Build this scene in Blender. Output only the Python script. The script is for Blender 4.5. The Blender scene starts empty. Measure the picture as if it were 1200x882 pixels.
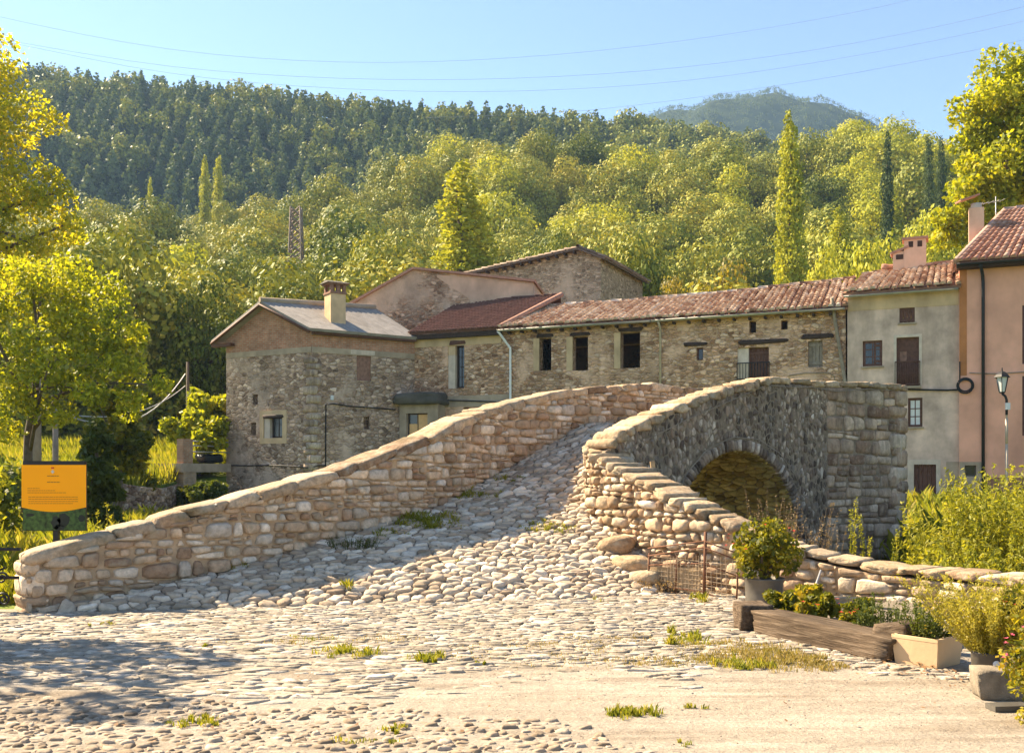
import bpy, math, random
import numpy as np
from mathutils import Vector, Matrix
from mathutils.bvhtree import BVHTree

C = bpy.context.scene.collection
F = 1167.0            # focal length in pixels of the 1200 px wide photograph
CAMZ = 1.6
HOR = 550.0
random.seed(7)

def at(u, v, Y):
    return ((u - 600) * Y / F, Y, CAMZ + (HOR - v) * Y / F)
def zat(v, Y):
    return CAMZ + (HOR - v) * Y / F
def lerp(a, b, t):
    return a + (b - a) * t
def sstep(a, b, x):
    t = min(1, max(0, (x - a) / (b - a)))
    return t * t * (3 - 2 * t)
def interp(tab, x):
    if x <= tab[0][0]: return tab[0][1]
    for i in range(1, len(tab)):
        if x <= tab[i][0]:
            a, b = tab[i - 1], tab[i]
            return lerp(a[1], b[1], (x - a[0]) / (b[0] - a[0]))
    return tab[-1][1]

# ------------------------------------------------------------------ objects
def tag(o, label=None, cat=None, group=None, kind=None):
    if label: o['label'] = label
    if cat: o['category'] = cat
    if group: o['group'] = group
    if kind: o['kind'] = kind
    return o
def thing(name, label, cat, loc=(0, 0, 0), group=None):
    o = bpy.data.objects.new(name, None)
    o.empty_display_size = .2
    C.objects.link(o)
    o.location = loc
    return tag(o, label, cat, group)
def root_loc(o):
    v = Vector((0, 0, 0))
    while o is not None:
        v = v + o.location
        o = o.parent
    return v
def link(name, me, mat, parent=None):
    me.materials.clear()
    for m in (mat if isinstance(mat, (list, tuple)) else [mat]):
        me.materials.append(m)
    o = bpy.data.objects.new(name, me)
    C.objects.link(o)
    if parent is not None:
        o.parent = parent
    return o
def copy_tree(o, parent=None):
    c = o.copy()
    C.objects.link(c)
    if parent is not None:
        c.parent = parent
    for ch in list(o.children):
        copy_tree(ch, c)
    return c

class MB:
    """collects vertices and faces in world space; build() makes ONE mesh object"""
    def __init__(s):
        s.v = []; s.f = []; s.t = []; s.flat = []
        s.mi = []
        s.tint = (.5, .5, .5, 1)
        s.mat = 0
    def vert(s, p):
        s.v.append((p[0], p[1], p[2])); s.t.append(s.tint)
        return len(s.v) - 1
    def face(s, idx, smooth=False):
        s.f.append(tuple(idx)); s.flat.append(smooth); s.mi.append(s.mat)
    def poly(s, pts, smooth=False):
        s.face([s.vert(p) for p in pts], smooth)
    def quad(s, a, b, c, d):
        s.poly((a, b, c, d))
    def box8(s, p):
        i = [s.vert(q) for q in p]     # 0-3 bottom ccw, 4-7 top
        for f in ((3, 2, 1, 0), (4, 5, 6, 7), (0, 1, 5, 4), (1, 2, 6, 5), (2, 3, 7, 6), (3, 0, 4, 7)):
            s.face([i[k] for k in f])
    def box(s, c, h, ax=None):
        """centre, half sizes, optional 3 axes"""
        c = Vector(c)
        if ax is None: ax = (Vector((1, 0, 0)), Vector((0, 1, 0)), Vector((0, 0, 1)))
        X, Y, Z = (Vector(a) * k for a, k in zip(ax, h))
        s.box8([c - X - Y - Z, c + X - Y - Z, c + X + Y - Z, c - X + Y - Z,
                c - X - Y + Z, c + X - Y + Z, c + X + Y + Z, c - X + Y + Z])
    def tube(s, pts, r, n=6, smooth=True, caps=True):
        pts = [Vector(p) for p in pts]
        rs = r if isinstance(r, (list, tuple)) else [r] * len(pts)
        rings = []
        for i, p in enumerate(pts):
            d = (pts[min(i + 1, len(pts) - 1)] - pts[max(i - 1, 0)]).normalized()
            up = Vector((0, 0, 1)) if abs(d.z) < .9 else Vector((1, 0, 0))
            a = d.cross(up).normalized(); b = a.cross(d).normalized()
            rings.append([s.vert(p + (a * math.cos(2 * math.pi * k / n) + b * math.sin(2 * math.pi * k / n)) * rs[i]) for k in range(n)])
        for i in range(len(rings) - 1):
            for k in range(n):
                s.face((rings[i][k], rings[i + 1][k], rings[i + 1][(k + 1) % n], rings[i][(k + 1) % n]), smooth)
        if caps:
            s.face(rings[0]); s.face(list(reversed(rings[-1])))
    def lathe(s, c, prof, n=24, smooth=True):
        rings = []
        for r, z in prof:
            rings.append([s.vert((c[0] + r * math.cos(2 * math.pi * k / n), c[1] + r * math.sin(2 * math.pi * k / n), c[2] + z)) for k in range(n)])
        for i in range(len(rings) - 1):
            for k in range(n):
                s.face((rings[i][k], rings[i][(k + 1) % n], rings[i + 1][(k + 1) % n], rings[i + 1][k]), smooth)
    def boulder(s, c, h, ax, rng, pw=4.5, n=4, amp=.08, tint=None):
        """rounded irregular stone: superellipsoid from a subdivided cube with noise"""
        if tint is not None: s.tint = tint
        else: s.tint = (rng.random(), rng.random(), rng.random(), 1)
        c = Vector(c)
        ax = [Vector(a) for a in ax]
        ph = [rng.uniform(0, 6.28) for _ in range(6)]
        fr = [rng.uniform(1.5, 3.2) for _ in range(6)]
        tap = (rng.uniform(-.12, .12), rng.uniform(-.12, .12), rng.uniform(-.15, .15))
        cache = {}
        def vtx(i, j, k):
            key = (i, j, k)
            if key in cache: return cache[key]
            p = [2 * i / n - 1, 2 * j / n - 1, 2 * k / n - 1]
            l = (abs(p[0]) ** pw + abs(p[1]) ** pw + abs(p[2]) ** pw) ** (1 / pw)
            q = [x / l for x in p]
            w = 1 + amp * (math.sin(fr[0] * q[0] + ph[0]) * math.sin(fr[1] * q[1] + ph[1]) + math.sin(fr[2] * q[2] * 1.3 + ph[2]) * math.sin(fr[3] * q[0] * 1.7 + ph[3])) + rng.uniform(-amp, amp) * .5
            x = q[0] * h[0] * w * (1 + tap[0] * q[2]); y = q[1] * h[1] * w * (1 + tap[1] * q[0]); z = q[2] * h[2] * w * (1 + tap[2] * q[0])
            cache[key] = s.vert(c + ax[0] * x + ax[1] * y + ax[2] * z)
            return cache[key]
        R = range(n)
        for a in R:
            for b in R:
                for (f, flip) in (((lambda x, y: (x, y, 0)), True), ((lambda x, y: (x, y, n)), False), ((lambda x, y: (x, 0, y)), False), ((lambda x, y: (x, n, y)), True), ((lambda x, y: (0, x, y)), True), ((lambda x, y: (n, x, y)), False)):
                    q = [vtx(*f(a, b)), vtx(*f(a + 1, b)), vtx(*f(a + 1, b + 1)), vtx(*f(a, b + 1))]
                    s.face(q[::-1] if flip else q, True)
    def build(s, name, mat, parent=None):
        off = root_loc(parent) if parent is not None else Vector((0, 0, 0))
        me = bpy.data.meshes.new(name)
        vs = [(p[0] - off.x, p[1] - off.y, p[2] - off.z) for p in s.v] if parent is not None else s.v
        me.from_pydata(vs, [], s.f)
        me.polygons.foreach_set('use_smooth', s.flat)
        if any(s.mi): me.polygons.foreach_set('material_index', s.mi)
        a = me.attributes.new('tint', 'FLOAT_COLOR', 'POINT')
        a.data.foreach_set('color', [x for t in s.t for x in t])
        me.update()
        return link(name, me, mat, parent)

def quads_mesh(name, V, T):
    """V (n,4,3) leaf quads, T (n,4) tints -> mesh"""
    n = len(V)
    me = bpy.data.meshes.new(name)
    me.vertices.add(n * 4); me.loops.add(n * 4); me.polygons.add(n)
    me.vertices.foreach_set('co', np.ascontiguousarray(V, dtype=np.float32).ravel())
    me.loops.foreach_set('vertex_index', np.arange(n * 4, dtype=np.int32))
    me.polygons.foreach_set('loop_start', np.arange(0, n * 4, 4, dtype=np.int32))
    a = me.attributes.new('tint', 'FLOAT_COLOR', 'POINT')
    a.data.foreach_set('color', np.repeat(T, 4, axis=0).astype(np.float32).ravel())
    me.update(); me.validate()
    return me

# ------------------------------------------------------------------ voronoi stones
def clip(poly, a, b, c):
    """keep a*x+b*y<=c"""
    out = []
    n = len(poly)
    for i in range(n):
        p, q = poly[i], poly[(i + 1) % n]
        dp = a * p[0] + b * p[1] - c; dq = a * q[0] + b * q[1] - c
        if dp <= 0: out.append(p)
        if (dp < 0 < dq) or (dq < 0 < dp):
            t = dp / (dp - dq)
            out.append((p[0] + (q[0] - p[0]) * t, p[1] + (q[1] - p[1]) * t))
    return out
def voronoi(pts, rad):
    """cells of pts (list of (x,y)); rad = max half size"""
    g = {}
    for i, p in enumerate(pts):
        g.setdefault((int(p[0] // rad), int(p[1] // rad)), []).append(i)
    cells = []
    for i, (x, y) in enumerate(pts):
        cx, cy = int(x // rad), int(y // rad)
        nb = [j for dx in (-2, -1, 0, 1, 2) for dy in (-2, -1, 0, 1, 2) for j in g.get((cx + dx, cy + dy), ()) if j != i]
        nb.sort(key=lambda j: (pts[j][0] - x) ** 2 + (pts[j][1] - y) ** 2)
        poly = [(x - rad, y - rad), (x + rad, y - rad), (x + rad, y + rad), (x - rad, y + rad)]
        for j in nb[:22]:
            qx, qy = pts[j]
            poly = clip(poly, qx - x, qy - y, (qx * qx + qy * qy - x * x - y * y) / 2)
            if len(poly) < 3: break
        cells.append(poly)
    return cells
def seeds(x0, x1, y0, y1, s, rng, drop=.16, extra=.2, jit=.42, asp=1.0):
    """brick-like jittered seeds, stretched by asp in x"""
    out = []
    y = y0; row = 0
    while y < y1 + s:
        x = x0 - s * asp + (row % 2) * s * .5 * asp
        while x < x1 + s * asp:
            if rng.random() > drop:
                out.append((x + rng.uniform(-jit, jit) * s * asp, y + rng.uniform(-jit, jit) * s * .9))
                if rng.random() < extra:
                    out.append((x + .5 * s * asp + rng.uniform(-.2, .2) * s, y + .45 * s + rng.uniform(-.15, .15) * s))
            x += s * asp
        y += s * .9; row += 1
    return out
def courses(x0, x1, y0, y1, hmin, hmax, wmin, wmax, rng, jit=.03, split=.3, slope=0.0):
    """rough courses of squared rubble: quads with shared, jittered corners, some broken in two"""
    out = []
    y = y0
    def wob(x, k): return .022 * math.sin(x * 2.3 + k * 1.9) + .014 * math.sin(x * 5.1 + k * 3.1)
    k = 0
    while y < y1:
        h = rng.uniform(hmin, hmax); x = x0 - rng.uniform(0, wmax)
        while x < x1:
            w = rng.uniform(wmin, wmax) * (.7 + .6 * h / hmax)
            j = lambda: rng.uniform(-jit, jit)
            q = [(x + j() * .5, y + wob(x, k) + slope * (x - x0)), (x + w + j() * .5, y + wob(x + w, k) + slope * (x + w - x0)), (x + w + j(), y + h + wob(x + w, k + 1) + slope * (x + w - x0)), (x + j(), y + h + wob(x, k + 1) + slope * (x - x0))]
            r = rng.random()
            if r < split * .6 and h > hmin * 1.25:
                t = rng.uniform(.38, .62); m0 = (lerp(q[0][0], q[3][0], t), lerp(q[0][1], q[3][1], t) + j() * .5); m1 = (lerp(q[1][0], q[2][0], t), lerp(q[1][1], q[2][1], t) + j() * .5)
                s_ = rng.uniform(.35, .65); a = (lerp(m0[0], m1[0], s_), lerp(m0[1], m1[1], s_))
                if w > wmin * 1.5:
                    b = (lerp(q[3][0], q[2][0], s_), lerp(q[3][1], q[2][1], s_)); out += [[q[0], q[1], m1, m0], [m0, a, b, q[3]], [a, m1, q[2], b]]
                else: out += [[q[0], q[1], m1, m0], [m0, m1, q[2], q[3]]]
            elif r < split:
                c = rng.uniform(.15, .3); b = (lerp(q[1][0], q[2][0], 1 - c), lerp(q[1][1], q[2][1], 1 - c)); d = (lerp(q[2][0], q[3][0], c), lerp(q[2][1], q[3][1], c))
                out += [[q[0], q[1], b, d, q[3]], [b, q[2], d]]
            else: out.append(q)
            x += w
        y += h; k += 1
    return out
def area_c(poly):
    A = cx = cy = 0
    for i in range(len(poly)):
        (x0, y0), (x1, y1) = poly[i], poly[(i + 1) % len(poly)]
        k = x0 * y1 - x1 * y0
        A += k; cx += (x0 + x1) * k; cy += (y0 + y1) * k
    if abs(A) < 1e-9: return 0, poly[0]
    return abs(A) / 2, (cx / (3 * A), cy / (3 * A))
def chaikin(poly, k=.25):
    out = []
    n = len(poly)
    for i in range(n):
        p, q = poly[i], poly[(i + 1) % n]
        out.append((lerp(p[0], q[0], k), lerp(p[1], q[1], k)))
        out.append((lerp(p[0], q[0], 1 - k), lerp(p[1], q[1], 1 - k)))
    return out
def stone(mb, poly, fn, h, rng, gap=.012, flatness=.5, tint=None, dip=.5, minarea=.0012, rnd=.25, rough=.09):
    """one rounded stone over a plan polygon; fn(x,y,height) -> world"""
    if len(poly) < 3: return
    A, (cx, cy) = area_c(poly)
    if A < minarea: return
    k = max(.4, 1 - gap * 2 / math.sqrt(A))
    poly = [(cx + (x - cx) * k, cy + (y - cy) * k) for x, y in poly]
    if len(poly) > 9: poly = poly[::2] if len(poly) > 12 else poly
    poly = chaikin(poly, rnd)
    mb.tint = tint or (rng.random(), rng.random(), rng.random(), 1)
    r = math.sqrt(A)
    hh = h * (.7 + .6 * rng.random()) * min(1.25, .55 + r / .3)
    tx, ty = rng.uniform(-.5, .5) * hh / r, rng.uniform(-.5, .5) * hh / r
    n = len(poly)
    rings = []
    for (sc, hz) in ((1.0, -dip), (.99, .42), (.86, .85), (.86 * flatness + .05, 1.0)):
        ring = []
        for (x, y) in poly:
            dx, dy = (x - cx) * sc, (y - cy) * sc
            z = hz * hh
            if hz > 0: z += (tx * dx + ty * dy) + rng.uniform(-rough, rough) * hh
            ring.append(mb.vert(fn(cx + dx, cy + dy, z)))
        rings.append(ring)
    ct = mb.vert(fn(cx, cy, hh * (1.0 + rng.uniform(0, .12))))
    for a, b in zip(rings, rings[1:]):
        for i in range(n):
            mb.face((a[i], a[(i + 1) % n], b[(i + 1) % n], b[i]), True)
    for i in range(n):
        mb.face((rings[-1][i], rings[-1][(i + 1) % n], ct), True)
# ------------------------------------------------------------------ materials
class NT:
    def __init__(s, name):
        s.m = bpy.data.materials.new(name); s.m.use_nodes = True
        s.t = s.m.node_tree
        s.b = s.t.nodes['Principled BSDF']; s.out = s.t.nodes['Material Output']
    def n(s, typ, **kw):
        nd = s.t.nodes.new(typ)
        for k, v in kw.items():
            if k.startswith('i_'):
                key = k[2:]
                key = int(key) if key.isdigit() else key.replace('_', ' ')
                if isinstance(v, bpy.types.NodeSocket): s.t.links.new(v, nd.inputs[key])
                else: nd.inputs[key].default_value = v
            else: setattr(nd, k, v)
        return nd
    def l(s, a, b): s.t.links.new(a, b)
    def ramp(s, fac, stops, interp='LINEAR'):
        r = s.n('ShaderNodeValToRGB')
        cr = r.color_ramp; cr.interpolation = interp
        while len(cr.elements) < len(stops): cr.elements.new(.5)
        for e, (p, c) in zip(cr.elements, stops):
            e.position = p; e.color = (c[0], c[1], c[2], 1) if not isinstance(c, (int, float)) else (c, c, c, 1)
        s.l(fac, r.inputs[0])
        return r.outputs[0]
    def mix(s, fac, a, b, mode='MIX'):
        m = s.n('ShaderNodeMix', data_type='RGBA', blend_type=mode)
        for i, v in ((0, fac), (6, a), (7, b)):
            if isinstance(v, bpy.types.NodeSocket): s.l(v, m.inputs[i])
            else: m.inputs[i].default_value = (v[0], v[1], v[2], 1) if isinstance(v, (tuple, list)) else v
        return m.outputs[2]
    def math(s, op, a, b=0.0, c=0.0):
        m = s.n('ShaderNodeMath', operation=op)
        for i, v in enumerate((a, b, c)):
            if isinstance(v, bpy.types.NodeSocket): s.l(v, m.inputs[i])
            else: m.inputs[i].default_value = v
        return m.outputs[0]
    def pos(s, scale=(1, 1, 1)):
        g = s.n('ShaderNodeNewGeometry')
        m = s.n('ShaderNodeMapping', i_Scale=scale)
        s.l(g.outputs['Position'], m.inputs['Vector'])
        return m.outputs[0]
    def noise(s, scale, detail=4, vec=None, rough=.55, dist=0):
        n_ = s.n('ShaderNodeTexNoise', i_Scale=scale, i_Detail=detail, i_Roughness=rough, i_Distortion=dist)
        if vec is None: vec = s.pos()
        s.l(vec, n_.inputs['Vector'])
        return n_.outputs[0]
    def bump(s, h, strength=.5, dist=.02, prev=None):
        b = s.n('ShaderNodeBump', i_Strength=strength, i_Distance=dist)
        s.l(h, b.inputs['Height'])
        if prev is not None: s.l(prev, b.inputs['Normal'])
        return b.outputs[0]
    def done(s, col, rough=.85, normal=None, spec=.25, metal=0):
        if isinstance(col, bpy.types.NodeSocket): s.l(col, s.b.inputs['Base Color'])
        else: s.b.inputs['Base Color'].default_value = (*col, 1)
        if isinstance(rough, bpy.types.NodeSocket): s.l(rough, s.b.inputs['Roughness'])
        else: s.b.inputs['Roughness'].default_value = rough
        s.b.inputs['Specular IOR Level'].default_value = spec
        s.b.inputs['Metallic'].default_value = metal
        if normal is not None: s.l(normal, s.b.inputs['Normal'])
        return s.m

def mat_plain(name, col, rough=.7, var=.25, scale=6, bump=.15, metal=0, spec=.3, stain=0):
    m = NT(name)
    n1 = m.noise(scale, 6)
    c = m.mix(1, col, m.ramp(n1, [(.25, 1 - var), (.75, 1 + var * .6)]), 'MULTIPLY')
    if stain:
        n3 = m.noise(scale * .35, 6, m.pos((1, 1, .3)), .65)
        c = m.mix(m.ramp(n3, [(.45, 0), (.7, stain)]), c, (col[0] * .35, col[1] * .33, col[2] * .3))
    n2 = m.noise(scale * 9, 4)
    return m.done(c, rough, m.bump(n2, bump, .01), spec, metal)

def mat_stone(name, stops, bump=.6, lichen=None, var=.4, nscale=14, moss=0, streak=0):
    """individual stones: colour by the stone's own tint attribute"""
    m = NT(name)
    a = m.n('ShaderNodeAttribute', attribute_name='tint')
    sep = m.n('ShaderNodeSeparateColor'); m.l(a.outputs['Color'], sep.inputs[0])
    c = m.ramp(sep.outputs[0], stops)
    val = m.ramp(sep.outputs[1], [(0, .68), (1, 1.22)])
    c = m.mix(1, c, val, 'MULTIPLY')
    n1 = m.noise(nscale, 7, rough=.65)
    c = m.mix(1, c, m.ramp(n1, [(.28, 1 - var), (.72, 1 + var * .55)]), 'MULTIPLY')
    if lichen:
        n2 = m.noise(5, 8, rough=.7)
        c = m.mix(m.ramp(n2, [(.5, 0), (.66, .8)]), c, lichen)
    if moss:
        n3 = m.noise(1.6, 7, rough=.7)
        c = m.mix(m.ramp(n3, [(.52, 0), (.68, moss)]), c, (.06, .075, .02))
    if streak:
        k1 = m.noise(1.5, 8, m.pos((1.6, 1.6, .35)), .7); k2 = m.noise(1.9, 8, m.pos((2.2, 2.2, .3)), .7)
        c = m.mix(m.ramp(k1, [(.46, 0), (.62, streak)]), c, (.055, .042, .032))
        c = m.mix(m.ramp(k2, [(.56, 0), (.66, .55)]), c, (.52, .45, .36))
    n4 = m.noise(38, 6, rough=.65)
    n5 = m.noise(11, 5, rough=.6)
    nr = m.bump(n4, bump, .012, m.bump(n5, bump, .03))
    return m.done(c, .88, nr, .2)

def mat_rubble(name, stops, mortar, scale=4.2, flat=1.7, plaster=None, pl_amt=.5, dark=None, bump=.9, pl_scale=.45, seam=.06):
    m = NT(name)
    p = m.pos((1, 1, flat))
    nd = m.n('ShaderNodeTexNoise', i_Scale=2.5, i_Detail=3)
    m.l(p, nd.inputs['Vector'])
    vm = m.n('ShaderNodeVectorMath', operation='MULTIPLY_ADD')
    m.l(nd.outputs[1], vm.inputs[0]); vm.inputs[1].default_value = (.22, .22, .22); m.l(p, vm.inputs[2])
    v1 = m.n('ShaderNodeTexVoronoi', feature='F1', i_Scale=scale, i_Randomness=.95)
    v2 = m.n('ShaderNodeTexVoronoi', feature='DISTANCE_TO_EDGE', i_Scale=scale, i_Randomness=.95)
    m.l(vm.outputs[0], v1.inputs['Vector']); m.l(vm.outputs[0], v2.inputs['Vector'])
    sep = m.n('ShaderNodeSeparateColor'); m.l(v1.outputs['Color'], sep.inputs[0])
    c = m.ramp(sep.outputs[0], stops)
    c = m.mix(1, c, m.ramp(sep.outputs[1], [(0, .6), (1, 1.3)]), 'MULTIPLY')
    n1 = m.noise(16, 6)
    c = m.mix(1, c, m.ramp(n1, [(.25, .72), (.75, 1.2)]), 'MULTIPLY')
    edge = m.ramp(v2.outputs['Distance'], [(.0, 0), (seam, .55), (.2, 1)])
    em = m.ramp(v2.outputs['Distance'], [(seam * .4, 0), (seam * 1.4, 1)])
    c = m.mix(em, mortar, c)
    h = edge
    if plaster:
        n2 = m.noise(pl_scale, 8, rough=.62)
        n2b = m.noise(9, 4)
        fac = m.ramp(m.math('ADD', n2, m.math('MULTIPLY', m.math('SUBTRACT', n2b, .5), .12)), [(1 - pl_amt - .05, 0), (1 - pl_amt + .05, 1)])
        pc = m.mix(1, plaster, m.ramp(m.noise(2.2, 8, rough=.7), [(.25, .72), (.75, 1.15)]), 'MULTIPLY')
        c = m.mix(fac, c, pc)
        h = m.mix(m.math('MULTIPLY', fac, .8), edge, (.75, .75, .75))
    if dark:
        n3 = m.noise(.55, 8, m.pos((1, 1, .45)), .68)
        c = m.mix(m.ramp(n3, [(.46, 0), (.68, dark[3])]), c, dark[:3])
    nr = m.bump(n1, .35, .02, m.bump(h, bump, .06))
    return m.done(c, .92, nr, .15)

def mat_brick(name, dirx, diry, c1, c2, mortar, scale=1.0):
    m = NT(name)
    g = m.n('ShaderNodeNewGeometry')
    d = m.n('ShaderNodeVectorMath', operation='DOT_PRODUCT'); m.l(g.outputs['Position'], d.inputs[0]); d.inputs[1].default_value = (dirx, diry, 0)
    sp = m.n('ShaderNodeSeparateXYZ'); m.l(g.outputs['Position'], sp.inputs[0])
    cb = m.n('ShaderNodeCombineXYZ'); m.l(d.outputs['Value'], cb.inputs[0]); m.l(sp.outputs[2], cb.inputs[1])
    b = m.n('ShaderNodeTexBrick', i_Color1=(*c1, 1), i_Color2=(*c2, 1), i_Mortar=(*mortar, 1), i_Scale=scale, i_Mortar_Size=.012, i_Brick_Width=.28, i_Row_Height=.085)
    m.l(cb.outputs[0], b.inputs['Vector'])
    n1 = m.noise(3, 7)
    c = m.mix(1, b.outputs[0], m.ramp(n1, [(.25, .6), (.75, 1.2)]), 'MULTIPLY')
    return m.done(c, .9, m.bump(b.outputs[1], -.5, .01), .15)

def mat_tile(name, stops, var=.45, rough=.85):
    m = NT(name)
    a = m.n('ShaderNodeAttribute', attribute_name='tint')
    sep = m.n('ShaderNodeSeparateColor'); m.l(a.outputs['Color'], sep.inputs[0])
    c = m.ramp(sep.outputs[0], stops)
    n1 = m.noise(7, 7, rough=.7)
    c = m.mix(1, c, m.ramp(n1, [(.25, 1 - var), (.75, 1 + var * .5)]), 'MULTIPLY')
    n2 = m.noise(1.3, 6, rough=.7)
    c = m.mix(m.ramp(n2, [(.55, 0), (.75, .45)]), c, (.07, .06, .045))
    return m.done(c, rough, m.bump(m.noise(30, 4), .3, .01), .2)

def mat_leaf(name, stops, trans=.45, hue=.03, rough=.55, tcol=(1.35, 1.25, .5), objvar=True, spec=.25):
    m = NT(name)
    a = m.n('ShaderNodeAttribute', attribute_name='tint')
    sep = m.n('ShaderNodeSeparateColor'); m.l(a.outputs['Color'], sep.inputs[0])
    f = m.math('ADD', m.math('MULTIPLY', sep.outputs[0], .6), m.math('MULTIPLY', sep.outputs[1], .4))
    if objvar:
        oi = m.n('ShaderNodeObjectInfo')
        f = m.math('ADD', f, m.math('MULTIPLY', m.math('SUBTRACT', oi.outputs['Random'], .5), .5))
    c = m.ramp(f, stops)
    m.done(c, rough, None, spec)
    tr = m.n('ShaderNodeBsdfTranslucent')
    m.l(m.mix(1, c, tcol, 'MULTIPLY'), tr.inputs[0])
    ms = m.n('ShaderNodeMixShader'); ms.inputs[0].default_value = trans
    m.l(m.b.outputs[0], ms.inputs[1]); m.l(tr.outputs[0], ms.inputs[2]); m.l(ms.outputs[0], m.out.inputs[0])
    return m.m

def mat_ground():
    """one sheet: dry dirt near, grass further, forest floor on the hills"""
    m = NT('ground')
    g = m.n('ShaderNodeNewGeometry'); sp = m.n('ShaderNodeSeparateXYZ'); m.l(g.outputs['Position'], sp.inputs[0])
    n1 = m.noise(.35, 8, rough=.65); n2 = m.noise(5, 7, rough=.65)
    grass = m.ramp(m.math('ADD', m.math('MULTIPLY', n1, .5), m.math('MULTIPLY', n2, .5)), [(.3, (.07, .09, .018)), (.55, (.13, .17, .03)), (.75, (.24, .22, .07))])
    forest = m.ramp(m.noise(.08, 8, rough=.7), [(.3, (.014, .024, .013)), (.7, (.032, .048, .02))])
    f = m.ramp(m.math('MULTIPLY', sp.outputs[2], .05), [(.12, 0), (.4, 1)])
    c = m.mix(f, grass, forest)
    return m.done(c, .95, m.bump(n2, .5, .05), .1)

def mat_dirt():
    m = NT('dirt')
    n1 = m.noise(.8, 8, m.pos((.5, 1.3, 1)), .65); n2 = m.noise(9, 8, rough=.7); n3 = m.noise(45, 5, rough=.7)
    c = m.ramp(n1, [(.3, (.22, .175, .128)), (.45, (.32, .268, .208)), (.7, (.40, .348, .285))])
    c = m.mix(1, c, m.ramp(n2, [(.25, .72), (.75, 1.18)]), 'MULTIPLY')
    n4 = m.noise(1.1, 7, m.pos((.35, 2.6, 1)), .68)
    c = m.mix(m.ramp(n4, [(.5, 0), (.64, .55)]), c, (.18, .135, .095))
    n5 = m.noise(1.0, 6, m.pos((.3, 2.2, 3)), .65)
    c = m.mix(m.ramp(n5, [(.55, 0), (.7, .6)]), c, (.50, .44, .36))
    c = m.mix(1, c, m.ramp(n3, [(.3, .7), (.7, 1.2)]), 'MULTIPLY')
    return m.done(c, .95, m.bump(n3, .7, .012, m.bump(n2, .7, .04)), .12)

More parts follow.
